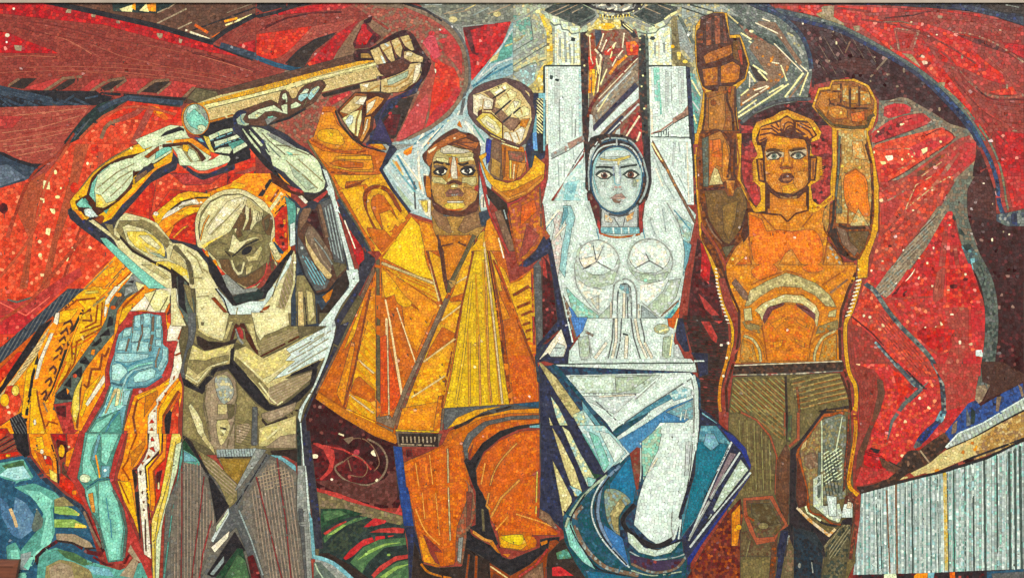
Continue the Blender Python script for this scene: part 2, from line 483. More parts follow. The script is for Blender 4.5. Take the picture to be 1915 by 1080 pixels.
run('''
@O banner4
@Z 7
@T 1435 0 4
p RB*2,RT | -100,30 1915,30 1915,1600 -100,1600
p RS*2,RO*2,RT | 60,50 400,40 1300,80 1600,110 1500,1080 1200,600 700,200 300,110
p RB*4,RT,8c2824 | 680,100 1300,90 1915,180 1915,520 1760,330 1380,240 1150,170 900,170
p RB*4,RT,8c2824 | 940,160 1200,250 1500,500 1700,720 1915,760 1915,1600 1700,1080 1600,900 1300,500 1150,280
p RO*2,RS | 1300,340 1480,330 1640,470 1760,560 1780,640 1650,600 1480,520 1300,460
p RO*2,RS | 1240,350 1320,300 1420,480 1300,420
p RS | 1760,320 1915,340 1915,440 1780,370
p DR2*2,RB*2 | 1380,250 1600,300 1760,360 1915,440 1915,470 1780,400 1560,330
lc GB*1,RBL*2 14 | 1380,240 1560,270 1740,350 1915,470
lc RBL*2,TP 22 | 1340,500 1420,530 1520,620 1600,690 1720,730 1880,725 1915,710
lc RBL 12 | 1700,690 1860,710 1800,580 1640,420
lc DR2 10 | 1560,660 1680,745 1915,745
p RO | 1660,690 1830,650 1870,710 1740,715
p RBL*2,RB | 950,215 1130,230 1080,380 990,390
p 9a2c26*2,8c2420 | 970,240 1100,260 1060,360 995,370
l GB*1,RBL*2 14 | 950,215 1130,240 1080,390 
l GB*1,RBL*2 14 | 950,215 985,390
l BRL 10 | 860,170 1000,165 1100,190
l DR2 8 | 880,140 1080,120 1250,80
p GB*2,OLD | 360,110 410,90 395,50 500,45 495,130 590,190 560,200 420,150
p GB*2,OLD | 640,200 690,195 690,245 650,235
o GB | 1290,130 20.4,13.6
p GB*2,OLD | 910,335 940,370 920,375
p GB*2,OLD,RC | 1000,400 1080,410 1160,520 1080,460
p WC*1,RC*3,RS | 1120,390 1200,440 1300,600 1240,580 1160,480
p GB*2,OLD | 1280,620 1330,620 1320,660
o SKL | 1075,170 9.52,6.8
o SKL | 1265,265 8.16,5.44
o GB | 1455,430 9.52,14.96
o RC | 1480,490 20,16
o RC | 1620,550 20,16
o GB | 1790,650 8.16,20.4
o SKL | 1740,228 8.16,5.44
o RC | 1590,815 10,8
o GB | 1850,980 20.4,6.8
p RS*2,RO | 1340,640 1420,690 1520,840 1660,1010 1640,1080 1540,900
p RB | 1700,760 1915,780 1915,860 1740,840
p RS | 1700,980 1915,1000 1915,1400 1720,1300
p K*3,N*2 | 300,5 1915,5 1915,200 1820,170 1640,110 1500,90 1300,70 900,45 380,38
p N*2,NG | 1340,60 1500,40 1800,110 1915,130 1915,195 1700,130 1550,95
p KB | 1560,20 1915,20 1915,110 1720,90
l GYL 8 | 1780,40 1880,60
lc RB*2,7a2420 14 | 500,60 800,90 1100,70 1400,110
lc 6c2420,RB 12 | 700,150 1000,200 1300,320 1560,480
lc RB,7a2420 16 | 1150,330 1340,420 1500,640 1640,760 1900,800
lc 6c2420,RB 12 | 1400,600 1560,780 1720,900 1915,930
lc RBL,RT 10 | 1460,640 1620,830 1915,1000
lc RB,7a2420 12 | 1560,830 1700,980 1800,1080
lc RBL 9 | 1300,150 1500,160 1800,240
@O dark_banner2
p DR | 100,120 300,170 560,240 800,350 1000,470 1200,620 1400,830 1490,940 1560,1080 1620,1500 1700,1900 1915,1900 1915,3100 1500,3500 1400,3300 1600,2500 1500,1900 1420,1250 1300,900 1000,730 840,760 760,660 600,580 340,640 320,740 0,800 -40,830 0,780 330,700 330,420 280,300 180,200
h 2a0e12 5 40 40 | 340,300 560,240 860,380 760,560 400,560
h TP 2 60 60 | 340,300 560,240 860,380 760,560 400,560
l TP 16 | 900,430 770,580
l BRL 9 | 620,310 580,400
o SKL | 515,325 8.16,13.6
o SKL | 265,180 6.8,8.16
o GB | 490,240 8.16,6.8
o GB | 1285,820 9.52,14.96
o GB | 770,610 8.16,8.16
o GB | 800,430 6.8,6.8
o GB | 460,460 6.8,8.16
o TP | 900,560 14,10
o TP | 970,650 12,10
o TP | 1020,530 10,20
p 4c2420*2,3a1a18 | 440,480 640,430 760,450 840,560 660,560
lc NG*2,GN 46 | 60,85 300,140 560,220 900,400 1160,560 1350,730 1500,920 1600,1100
lc GN*2,GY 22 | 240,110 560,205 920,395 1180,560 1370,725 1520,900 1640,1080
lc N*3,2c3c70*.5 28 | 20,110 300,170 560,245 900,425 1130,570 1330,760 1480,930 1580,1090
@T 1595 160 5.984
lc N*3,BLN,344c78*2 46 | 900,0 1100,200 1300,420 1420,620 1530,830 1610,1080 1630,1300 1680,1450
lc GN*2,OLD 26 | 950,-20 1180,180 1400,440 1540,660 1640,900 1690,1130 1710,1280 1750,1440
@O banner5
p TP*2,GB,GN | 290,170 420,170 530,130 620,150 740,220 900,310 1080,430 1280,490 1330,560 1390,700 1380,830 1340,980 1330,1080 1130,1080 1100,1000 300,1080 200,690 200,540 280,400
p RV | 340,340 350,240 460,205 580,210 650,250 640,310 400,370
lc BR 8 | 360,190 520,180 640,220 660,280
p RT*2,RV | 210,640 200,540 400,400 560,340 780,310 880,390 820,440 560,540 240,650
p DR2*2,RV*2 | 240,570 340,470 560,400 760,330 840,380 640,450 440,540 280,600
p RV*2 | 560,400 780,350 840,390 660,450 520,470
l SKL 14 | 540,440 570,430
o CR | 540,440 20.4,13.6
o CR | 280,520 13.6,10.88
lc DR2 7 | 220,660 500,560 830,440 890,400
p GN*2,GB | 300,650 560,550 880,420 920,430 700,540 400,640
p RC | 210,680 540,580 1000,470 1150,580 1080,650 640,940 400,1080 290,1080
p RV | 620,700 840,600 1060,560 1100,600 900,720 720,820 640,780
o CR | 980,630 16.32,16.32
p CR | 760,720 830,690 830,740 780,770
p WC | 350,790 450,780 450,830 390,850
p CR | 300,850 370,850 370,890 320,890
o CR | 550,830 13.6,14.96
o CR | 660,800 12.24,10.88
o CR | 235,750 10.88,16.32
o CR | 620,770 9.52,6.8
p RS*2,RC*2 | 310,900 480,840 640,880 500,960 400,1080 310,1080
lc RBL*2,SK 12 | 360,720 560,710 660,720 690,780
lc RBL*2,SK 12 | 500,940 600,900 640,840
lc DR2 9 | 390,1080 600,960 900,760 1130,590 990,490 820,560
p RBL*2,RT | 620,1000 1180,600 1300,560 1380,640 1380,830 1280,920 1100,1080 480,1080
p BR*2,RU,RBL | 680,1000 960,790 1060,760 900,900 700,1040
p RT*2,RV*2 | 1100,760 1250,640 1360,650 1370,820 1270,900 1000,1080 900,1080 1080,900
p GB*1,RBL*2 | 1000,960 1180,740 1200,760 1060,960 960,1060
p RO | 800,1060 960,950 1060,860 1000,970 900,1060
l SK*1,RBL 10 | 680,1080 1000,850
p GN*2,GB,TP | 1200,1010 1340,900 1340,1080 1180,1080
@O dark_banner2
p DR | 1400,680 1490,900 1590,1200 1600,1700 1915,1750 1915,2200 1480,2200 1280,1600 1270,1240 1330,1060 1500,920 1360,980 1340,940
o SKL | 1280,1080 8.16,8.16
@T 1595 330 5.984
p 4a2826*3,3a1c1c*2,5c3a36 | 1350,0 1530,0 1600,400 1600,560 1280,420 1280,160
p DR | 1280,440 1915,560 1915,1100 1520,1100 1340,640
p GYL*1,NG*2,GN | 1600,430 1915,370 1915,560 1720,560 1600,500
p N | 1770,420 1830,410 1840,560 1770,520
o SKL | 1745,650 10.88,12.24
o SKL | 1555,710 12.24,20.4
o SKL | 1460,80 13.6,9.52
o GB | 1680,620 8.16,10.88
o GB | 1560,310 5.44,9.52
@O banner4
p RS*2,RT*2 | 1700,0 1915,0 1915,360 1790,380
@O banner5
p TP*2,GN*2 | 1130,80 1180,0 1360,0 1280,140 1270,300 1290,480 1360,720 1500,1080 1330,1080 1200,720 1130,420 1000,460 900,480
p RC*2,RBL*2,RT | 290,180 640,0 1130,0 1100,120 960,330 800,520 560,820 400,1080 180,1080 270,760 300,560
p RO | 640,280 700,140 880,0 970,0 900,80 760,170 660,280
l SK*1,RBL*1 10 | 580,380 700,100 880,0
l SK*1,RBL*1 12 | 570,380 900,110 1080,0
l GB*1,RBL*2 22 | 320,300 450,240 590,150
l RBL 20 | 300,180 560,20
p RT | 310,310 500,240 520,330 440,460 320,560
l RB 10 | 430,660 640,430 800,300
l DR2*1,RB 14 | 420,640 520,560
l RBL 18 | 310,670 560,420
o SKL | 670,380 14.96,10.88
o WC | 565,830 13.6,14.96
o SKL | 330,950 13.6,13.6
o SKL | 885,155 12.24,9.52
o SKL | 805,140 16.32,13.6
o SKL | 205,1050 12.24,8.16
o RB | 600,470 30,30
o DR2 | 410,780 20,16
o SKL | 1080,12 9.52,8.16
p TP*2,GB*2,GN | 1000,330 1060,420 820,800 660,1000 620,1080 390,1080 560,840 700,680 850,480 940,340
h GB*2,WGD 6 30 -45 | 850,480 940,420 820,700 560,1000 400,1080 560,840
h KB 3 60 -45 | 850,480 940,420 820,700 560,1000 400,1080 560,840
p RV*3,RO,RS | 1060,390 1110,390 1150,600 1240,850 1350,1080 620,1080 820,800 990,500
p RBL*3,RT | 1020,560 1060,560 1040,900 1020,1080 950,1080 980,800
p RBL*3,RT | 1120,760 1160,780 1200,1080 1150,1080
o SKL | 1080,545 13.6,9.52
o SKL | 900,800 10.88,16.32
o SKL | 830,970 13.6,16.32
o SKL | 740,915 13.6,8.16
o RC | 1100,830 14,20
o DR2 | 1120,670 20,16
o KB | 1185,290 12,14
p KG | 1110,430 1150,480 1140,500 1110,470
p KG | 1180,570 1210,590 1250,650 1240,670 1180,640
p GN*2,NG,BLM*.6 | 1210,780 1300,760 1400,880 1480,1080 1330,1080
p KG | 1220,770 1310,750 1330,800 1270,840
p BLM | 1310,920 1360,910 1370,1080 1330,1040
@T 1555 500 5.32
p RV*2,RT*2,RC | 340,120 420,20 600,60 780,20 1380,-40 1500,300 1540,400 1520,700 1500,900 1480,1200 1440,1300 1360,1420 900,1850 660,1950 400,1850 280,1830 200,500
p TP*2,GB*2,GN | 600,-20 780,-20 600,250 530,310 420,230
h GB*2,WGD 8 28 -45 | 600,-20 780,-20 600,250 530,310 420,230
p RV*3,RS,RO | 800,0 1050,0 1000,290 590,290 720,130
p RBL*3 | 1060,0 1130,0 1110,300 1020,360 1000,300
p DR2*2,RS | 590,280 690,170 680,200 640,270
l RBL 14 | 540,320 1000,290
p RS*2,RC | 1140,20 1380,0 1480,260 1300,400 1140,340 
o DR2 | 1330,120 26,18
o DR2 | 1210,190 40,24
o SKL | 1330,70 13.6,13.6
o SKL | 1000,185 12.24,12.24
o SKL | 1160,225 12.24,6.8
p SKL | 730,140 780,80 830,10 810,60 770,110
o SKL | 865,105 9.52,17.68 25,0
o SKL | 395,35 10.88,9.52
p RBL*3,RT*2 | 1120,400 1360,400 1360,800 1250,1050 1080,1080 1200,760
o RC | 660,390 20,14
o SKL | 1195,468 20.4,9.52
o DR2 | 720,270 16,20
p RS*3,RO | 840,650 920,590 1230,620 1180,700 1180,800 1060,850 900,740
o SKL | 930,595 10.88,9.52
p SKL | 1075,530 1110,570 1085,580
o SKL | 1040,590 16.32,6.8
o SKL | 1275,745 14.96,20.4
o a81420 | 880,690 30,26
lc RBL 12 | 960,800 1060,860 1180,830
p RV | 1400,320 1500,340 1530,420 1520,700 1400,720 1380,480
p WG*1,WT | 1430,820 1500,820 1505,890 1430,880
lc GN*3,KG*2,GY*2,5a5e54*2 130 | 1440,-60 1530,120 1580,330 1592,600 1570,850 1530,1100 1490,1200
lc KG*2,K 8 | 1480,0 1520,100 1500,180
p RV | 1300,900 1480,900 1480,1080 1320,1060
@Z 6.4
p RC*2,RT*2,RBL | 320,220 350,180 560,320 780,700 960,860 1060,1080 840,1080 520,760 200,480
h DR2*1,RB*3,RBL*2 4 26 50 | 460,400 600,520 1000,1000 1000,1080 860,1080 460,600
o SKL | 320,480 13.6,14.96
o SKL | 380,495 16.32,14.96
p RB*3,RT | 190,560 280,580 480,760 640,960 900,1240 840,1240 600,1080 480,960 240,1000
l DR2 14 | 190,480 400,650 520,780
lc K 26 | 450,750 620,940 760,1080 900,1180 940,1240
lc BLM*1,NG*2,GYL*2 24 | 430,740 600,930 700,1040 830,1180
lc NG*2,GN*2,GYL 46 | 330,160 430,240 560,430 700,600 860,760 990,910 1080,1080
p KB | 840,740 880,760 850,770
p K | 620,510 640,530 620,535
@T 1555 680 5.32
p RV*2,RC | 240,0 560,0 700,140 800,230 640,470 560,720 540,780 400,800 300,840 280,600 260,200
p RB*3,8a3430 | 220,0 420,60 500,160 530,280 480,480 400,660 380,800 270,840 280,500 270,240 240,120
p BR*2,5c3c30 | 450,140 510,170 530,300 480,470 400,640 350,830 300,1000 240,1060 260,880 400,560 460,300
p RO*2,RS | 600,60 700,100 800,230 700,360 640,440 660,260
p RV*2,RC | 820,240 940,250 1060,470 1000,560 800,800 640,1010 340,840 560,780 700,480
lc NG*2,GYL*1,GY*2 44 | 640,0 740,110 860,220 900,250
l GY*2,NG 46 | 890,245 760,370
lm GY*2,GN 50 | 960,180 720,400 600,570 545,800
lc K 16 | 740,60 860,180 940,250
lc K*2,NG*2,GYL*2 50 | 1000,-20 1080,120 1110,330 1115,470
p BLM*1,NG | 1080,460 1150,470 1150,540 1080,590 1030,560
p N*3,2c4088*2 | 1040,560 1080,590 960,740 880,810 840,760 920,660
p GY | 840,760 900,800 860,850 810,830
o WC | 875,342 13.6,17.68
o WC | 1120,530 5.44,13.6
p RT*2,RV | 1150,470 1250,480 1130,620 960,810 890,880 870,860 1000,700 1100,590
p RV | 1140,420 1400,320 1240,520 1150,540
p RT*2,RBL*2 | 1000,0 1480,0 1430,290 1340,420 1150,460 1120,200
@O dark_banner2
p TP*2,GB | 1440,220 1580,200 1480,400 1420,380
p 34508c*3,2c4480*2,N | 1360,390 1430,360 1480,420 1700,290 1900,190 1915,340 1600,560 1270,680 1190,760 1130,820 1060,760 1180,620
p 4a3028*3,3c2420*2 | 1480,-20 1700,-20 1915,100 1915,170 1700,290 1560,340 1500,400 1580,210 1500,180
p TP | 1640,330 1690,320 1660,470 1630,470
p TP | 1850,200 1890,230 1915,320 1890,330
p GY | 1340,430 1370,520 1400,600 1340,620
p KG | 1390,430 1430,480 1420,600 1380,600
p TP | 1200,600 1250,560 1240,680 1190,700
p KB*2,BR | 870,860 1000,760 1120,680 1180,760 1130,840 950,1010 820,1080 640,1080 660,1010 760,860
l GB 14 | 880,860 970,980
o BRL | 760,990 14,30
p RS | 330,860 400,840 560,960 640,1020 540,1050 320,1020
h DR2 6 20 15 | 330,860 400,840 560,960 540,1040 320,1020
p K | 370,830 480,850 490,880 440,890
p RT | 290,1030 500,1040 600,1080 290,1100
@O stripes_field
p WGD*2,GM*2,WG | 1130,830 1270,690 1500,600 1700,480 1915,340 1915,460 1700,570 1400,740 1150,850
h GYL 8 40 70 | 1130,830 1270,690 1500,600 1700,480 1915,340 1915,460 1700,570 1400,740 1150,850
l WT 14 | 1130,830 1260,690 1500,590 1915,340
l K 16 | 1140,850 1400,740 1700,570 1915,460
p OL*3,CAO*.5,SK | 820,1080 950,1000 1150,850 1400,740 1600,640 1500,880 1200,1000 1000,1090
p SKD*2,SK,BRL | 1500,690 1700,580 1915,470 1915,740 1700,850 1400,960
lt CR 14 | 830,1080 960,1000 1140,855
l K 22 | 1060,1080 1400,930 1915,740
@T 1435 810 4
p OL*3,SK | 970,350 1040,310 1200,230 1320,130 1500,60 1400,220 1100,320
@O dark_banner2
p RT*2,RV | 700,250 830,260 940,300 900,340 700,390 650,390
p KB*2,BR | 660,400 760,390 900,340 960,290 900,200 1000,250 1060,290 970,360 860,420 700,445
p RS | 720,160 850,180 860,240 720,250
p BR | 830,170 960,240 1000,260 940,300 860,250
@O stripes_field
@Z 6
p KB | 690,440 960,360 1320,272 1640,172 1915,40 1915,80 1640,210 1320,310 960,400 700,460
p WG*2,WGD*2,BL,WT*.6 | 700,450 960,380 1320,290 1640,190 1915,60 1915,1010 1200,1040 640,1055 690,640
h WT*2,WG 13 46 90 | 700,450 960,380 1320,290 1340,1040 640,1055 690,640
h WGD*2,TQD*.5 12 33 90 | 700,450 960,380 1320,290 1340,1040 640,1055 690,640
h WGD*2,TQ,GYL 16 38 90 | 1330,300 1640,190 1915,60 1915,1010 1330,1040
h WT 8 56 90 | 1330,300 1640,190 1915,60 1915,1010 1330,1040
h TQD*2,GYL 10 74 90 | 1340,300 1500,240 1500,1030 1340,1040
l 3c4a46*2,4a5852 8 | 810,440 825,1045
l 3c4a46*2,4a5852 7 | 840,440 855,1045
l BRL 12 | 890,420 915,1045
l BRL 16 | 960,380 970,1045
l 3c4a46*2,4a5852 11 | 1078,360 1088,1040
l 3c4a46*2,4a5852 8 | 1215,320 1225,1040
l GN 9 | 1270,310 1280,1040
l 3c4a46*2,4a5852 7 | 1030,400 1035,1040
l 3c4a46*2,4a5852 8 | 1392,270 1398,1035
l 3c4a46*2,4a5852 9 | 1475,240 1480,1035
l 3c4a46*2,4a5852 12 | 1535,220 1545,1030
l 3c4a46*2,4a5852 16 | 1620,190 1630,1030
l 3c4a46*2,4a5852 12 | 1715,160 1722,1030
l 3c4a46*2,4a5852 17 | 1805,130 1815,1020
l 3c4a46*2,4a5852 17 | 1850,110 1856,1015
l 3c4a46*2,4a5852 20 | 1885,90 1900,1010
l OL*2,cca848 28 | 1325,290 1338,1025
l 3c4a46*2,4a5852 7 | 1345,290 1355,1035
l K 16 | 970,365 1320,285 1640,185 1915,50
p K*2,DR2 | 640,1055 1200,1040 1915,1010 1915,1090 640,1090
p MG | 870,1050 960,1045 970,1090 870,1090
p OR | 1095,1045 1200,1040 1195,1090 1095,1090
p BLM | 1200,1040 1250,1036 1240,1090 1200,1090
p ORD | 1360,1035 1400,1033 1405,1090 1365,1090
p BLN | 1640,1030 1915,1010 1915,1090 1640,1090
p GY | 1670,1045 1915,1030 1915,1090 1690,1090
''')
run('''
@O flames
@Z 6.6
@T 0 540 4
p OR | 600,20 700,-60 880,-250 960,-180 1130,-10 1330,0 1400,250 1340,600 1340,1080 0,1080 0,560
p OR | 560,60 880,-260 1340,-30 1340,200
@O flames/border
p NG | 510,0 640,0 0,560 0,450
h GY 8 26 -60 | 510,0 640,0 0,560 0,450
@O flames
p OR | 640,-10 890,-230 950,-170 760,0
p Y | 810,-150 870,-170 860,-120 820,-110
p Y | 700,-20 780,-10 720,30 640,20
l OLD 8 | 640,0 860,-220
l OD 7 | 790,-10 930,-160
l OD 7 | 815,-10 945,-165
p RU | 850,0 980,-125 990,-110 880,0
l CR 12 | 870,0 1000,-120
p GYL | 900,20 1000,-120 1100,-40 1060,10 960,60
p K | 960,-50 1010,-70 1000,-40
p CR | 1010,-60 1110,-20 1040,30
p OR | 1060,0 1090,-30 1110,-20 1080,20
l K 10 | 640,10 0,575
p ORD | 400,200 0,560 0,640 420,230
p RO | 0,600 140,470 200,470 20,690 0,720
p K | 410,215 300,280 180,460 60,640 20,720 0,740 0,800 120,640 270,430 350,300
p SK | 400,250 270,430 120,650 0,800 0,840 130,690 290,480
h TP 5 16 -35 | 380,290 270,440 130,640 160,640 290,470 370,320
p OR | 290,480 130,690 0,840 0,1030 150,930 190,900 240,700 290,560
p Y | 290,480 200,620 190,700 240,720 290,560
p RC | 0,860 60,720 130,720 170,840 140,930 0,1030
o Y | 40,830 36,50
o YL | 120,760 30,40
p Y | 190,700 250,720 220,930 200,970 165,930
l K 22 | 290,500 250,650 225,800 195,990
p WC | 420,180 465,170 430,280 330,520 290,670 260,680 290,540 380,330
p OR | 470,170 600,170 560,320 440,640 370,820 340,840 280,720 330,560
p Y | 450,170 600,140 530,240 440,260
l BM 17 | 475,265 530,238 548,270 530,310
l BM 17 | 455,340 500,300 515,330 500,360
l BM 17 | 445,395 485,360 495,385 475,420
l BM 17 | 420,470 455,435 470,455 455,490
l BM 17 | 400,530 440,500 455,525 440,550
l BM 17 | 370,610 405,580 425,605 410,640
l BM 17 | 340,700 380,665 392,690 370,730
l BM 17 | 315,790 345,760 352,790 330,830
l 2a2c24 20 | 625,155 540,330 450,600
l KB 12 | 450,600 400,740 345,840
p Y | 560,60 640,0 820,0 700,120 640,150
l YL 22 | 640,30 740,20
p Y | 640,140 800,60 760,230 770,300 620,410 560,560 440,740 390,810 480,560 580,300
l RU 13 | 490,160 580,85 720,70
l RU 13 | 620,190 680,150 690,240 620,235 
l RU 12 | 640,290 720,250 735,120
l RU 12 | 600,330 760,270 770,100
l RU 13 | 570,400 770,290
l ORD 12 | 545,440 660,380 760,310
l RU 12 | 540,400 545,540 470,720
l RU 12 | 580,400 560,560 440,730
l ORD 12 | 500,540 410,750
l OLD 14 | 700,130 860,0
p WC | 860,-20 910,-20 830,80 790,220 780,180 790,90
p GN | 1000,-30 1000,30 900,140 870,320 700,530 590,700 540,1000 400,900 420,780 560,580 760,300 800,220 830,90 930,-30
p GYL | 940,-10 1010,-30 1010,20 930,60 
p K | 800,290 820,200 850,220 850,270
p K | 730,370 820,290 830,350 780,350
p K | 680,430 760,360 770,390 720,430
p K | 590,550 640,500 690,570 620,560
p K | 540,640 620,570 620,670
p K | 480,720 540,650 540,740
p K | 410,800 500,730 550,830 440,830
p 504844*2,3c3836,665c54 | 860,120 920,20 940,60 870,150
o ORD | 850,140 22,18
o OR | 890,45 28,18
p OR | 690,450 720,450 710,500 680,490
p OR | 500,740 525,760 510,790
o RC | 565,650 18,18
p RT | 400,860 540,840 600,1050 560,1080 480,1080
p DR2 | 420,880 500,870 500,960 430,940
p OR | 1100,-20 1150,0 1080,60 930,150 900,300 850,400 800,500 790,620 600,1060 560,1050 530,900 560,760 640,600 740,470 850,370 880,160 950,70
l RU 16 | 1080,-10 930,130 890,300
p Y | 920,150 1000,110 980,180 900,290 890,250
l RU 16 | 820,440 790,510 770,490 750,600 690,600 660,740 610,700 580,1040
p YL | 560,760 640,610 600,760 600,900 570,1020 545,950 540,850
p Y | 640,760 760,640 700,760 620,960 600,940
p WC | 780,640 800,680 660,880 640,860
o RU | 690,840 6,6
p WC | 970,170 1100,40 1180,0 1330,-20 1340,140 1230,190 1080,160
p CR | 1080,40 1200,0 1280,20 1270,150 1160,170
l OD 7 | 1170,10 1100,160
l OD 7 | 1260,60 1200,170
p DR2 | 1250,170 1280,90 1320,140 1290,230 1260,280
l ORD 24 | 1280,110 1240,190
p RC | 1250,200 1320,140 1300,250 1260,270
p WC | 1320,190 1400,260 1400,480 1340,640 1310,640 1300,560 1310,480 1250,390 1260,300
l RU 21 | 1380,270 1340,380
l RU 16 | 1390,460 1310,500
l RU 16 | 1370,570 1290,610
p OR | 1270,700 1340,680 1365,720 1365,800 1300,1080 1180,1080 1100,940 1130,820
p WC | 1300,580 1370,560 1340,660 1270,740 1180,880 1180,1080 1110,1080 1110,960 1150,850 1260,720
l RU 10 | 1310,650 1300,680
p RU | 1230,770 1270,770 1240,800
p RU | 1190,830 1215,850 1190,870
p RU | 1150,910 1170,900 1165,925
p RO | 1140,970 1160,1000 1115,1005
p RU | 1140,1030 1155,1060 1120,1060
p Y | 1350,680 1370,720 1250,900 1220,950 1210,1080 1190,1080 1190,900 1260,790
p ORD | 1360,740 1350,820 1280,900 1260,1080 1215,1080 1220,960 1290,830
p K | 1270,900 1230,960 1240,1080 1275,1080 1290,920
l RU 18 | 1340,760 1260,890 1220,960
p RC | 1345,800 1340,1080 1270,1080 1290,900
p OR | 1000,800 1150,760 1180,860 1100,960 1110,1080 940,1080
p CO | 1090,800 1180,740 1190,790 1120,900 1080,960
l RU 16 | 1030,830 1000,960 1020,1080
l RU 16 | 1100,780 1030,830
l Y 24 | 1270,700 1090,790 1030,820
@O flames/sparks
p OR | 390,880 440,960 480,1080 220,1080 230,860 280,790
p Y | 240,740 280,740 300,900 340,1080 220,1080 230,900
o WC | 265,995 12,24
l RU 13 | 280,760 300,890 330,1000 350,1080
l RU 12 | 350,1030 370,990 440,1010
l TP 10 | 330,850 360,920
p K | 75,970 150,930 200,980 210,1080 110,1080
h GY 6 20 60 | 75,970 150,930 200,980 210,1080 110,1080
p RO | 0,1040 60,1040 80,1080 0,1080
''')
run('''
@O ground_waves
@T 0 810 4
p BLN | 0,200 200,160 300,330 440,420 640,600 720,850 780,1080 0,1080
@O flames/sparks
p K | 100,0 210,0 230,160 190,180 130,120
p RO | 0,0 60,0 0,70
h K 9 40 -30 | 0,30 110,10 140,120 0,140
h BRL 6 40 -30 | 0,50 110,20 140,140 0,160
p RO | 0,150 140,130 150,160 0,200
o Y | 65,165 20,14
p OR | 215,0 380,0 440,200 440,370 350,310 240,160
p ORD | 260,120 400,200 400,300 340,300
p Y | 270,30 320,20 340,110 290,120
o WC | 318,135 16,20
p RO | 320,160 380,170 400,240 350,230
o WC | 343,178 12,16
p YL | 370,260 430,300 435,370 380,340
l K 12 | 390,80 430,200 445,370
l TP 14 | 450,160 450,300
p RS | 380,0 500,0 500,90 440,80 400,40
p DR2 | 420,40 500,60 520,160 450,200
o Y | 465,130 26,50
p RC | 500,0 600,0 570,300 520,280 520,200
p OR | 500,140 560,100 550,260 490,240
p BR | 470,190 490,270 530,300 530,370 470,330
p RO | 460,290 560,370 640,540 600,520 440,390
o OR | 560,440 20,20
l NG 36 | 210,180 330,330 480,470 600,540 650,610
l BLM 14 | 180,200 240,360
@O raised_arm/glow
p RT | 600,-20 500,300 560,380 640,540 690,660 720,760 800,970 960,975 1040,860 1140,1080 1150,1040 1000,700 930,520 860,350 880,240 960,-20
p RT | 1000,700 1050,850 1130,950 1145,1080 1110,1080 1050,960 970,820
@O ground_waves
p TQD | 0,220 180,190 260,330 120,380 0,320
p GR | 20,240 180,195 200,280 60,280
p BL | 0,310 60,260 180,240 240,330 120,350
l BLN 18 | 0,340 130,370 280,345 380,400 
p TQD | 110,400 260,370 420,440 460,490 400,560 420,740 380,830 250,940 220,1030 150,1010 160,870 300,700 330,600 250,480
p TQ | 190,420 300,430 400,500 380,560 400,700 380,820 300,850 330,720 350,620 280,520
p 4a6c8c*2,3e5e7e,5a7c9a | 0,470 60,520 130,700 160,780 130,800 20,660
p 5c7c98*2,4e6e8a,7090a8 | 120,470 200,520 300,680 200,760 160,790 100,600
l c8b088 24 | 80,560 110,630 130,700
l BLN 30 | 0,620 80,770 150,800
p TQD | 50,840 120,810 160,880 160,960 60,960
p TQ | 80,870 140,865 155,940 90,950
p WGD | 160,900 240,880 220,1020 150,1030
l b8ccc4 10 | 280,560 300,690
p GN | 280,560 330,640 320,700 260,740 240,700
l TQ 50 | 390,740 340,860 240,950 200,1010
l BLN 10 | 150,1020 220,1025 260,940
p TQ | 140,1040 210,1035 200,1080 120,1080
p GRL | 410,540 520,545 590,590 600,615 410,600
p YL | 560,570 600,600 595,615 550,605
p GRL | 410,640 560,640 650,690 660,705 410,700
p YL | 570,665 655,690 650,706 560,704
p BLN | 410,600 600,620 650,680 560,640 410,640
p BLN | 420,705 660,710 700,800 640,770 420,740
p OLD | 410,490 480,470 560,540 410,545
p GB | 420,745 560,750 680,810 700,850 640,850 540,810 430,800
l KB 16 | 420,800 540,815 640,860 720,855
p DR2 | 560,830 700,880 780,880 760,920 660,900
l DR2 22 | 650,600 720,760 780,880
l TP 20 | 630,580 690,720 760,850
p TQD | 290,900 420,850 560,900 700,960 900,1020 1060,960 1110,1080 280,1080
p GR | 420,860 560,890 700,970 640,990 500,930
p OLD | 350,990 450,940 560,960 680,1020 700,1080 340,1080
p GB | 370,1000 460,960 540,990 560,1080 380,1080
p BLM | 640,980 820,1010 860,1070 700,1050
p GB | 900,1060 1000,930 1040,960 1000,1080 
l DR2 24 | 280,960 280,920 330,870 430,805
l K 16 | 280,980 290,910 420,810
l DR2 18 | 700,920 800,980 930,985 970,900
p GB | 960,880 980,830 1060,960 1010,940
''')
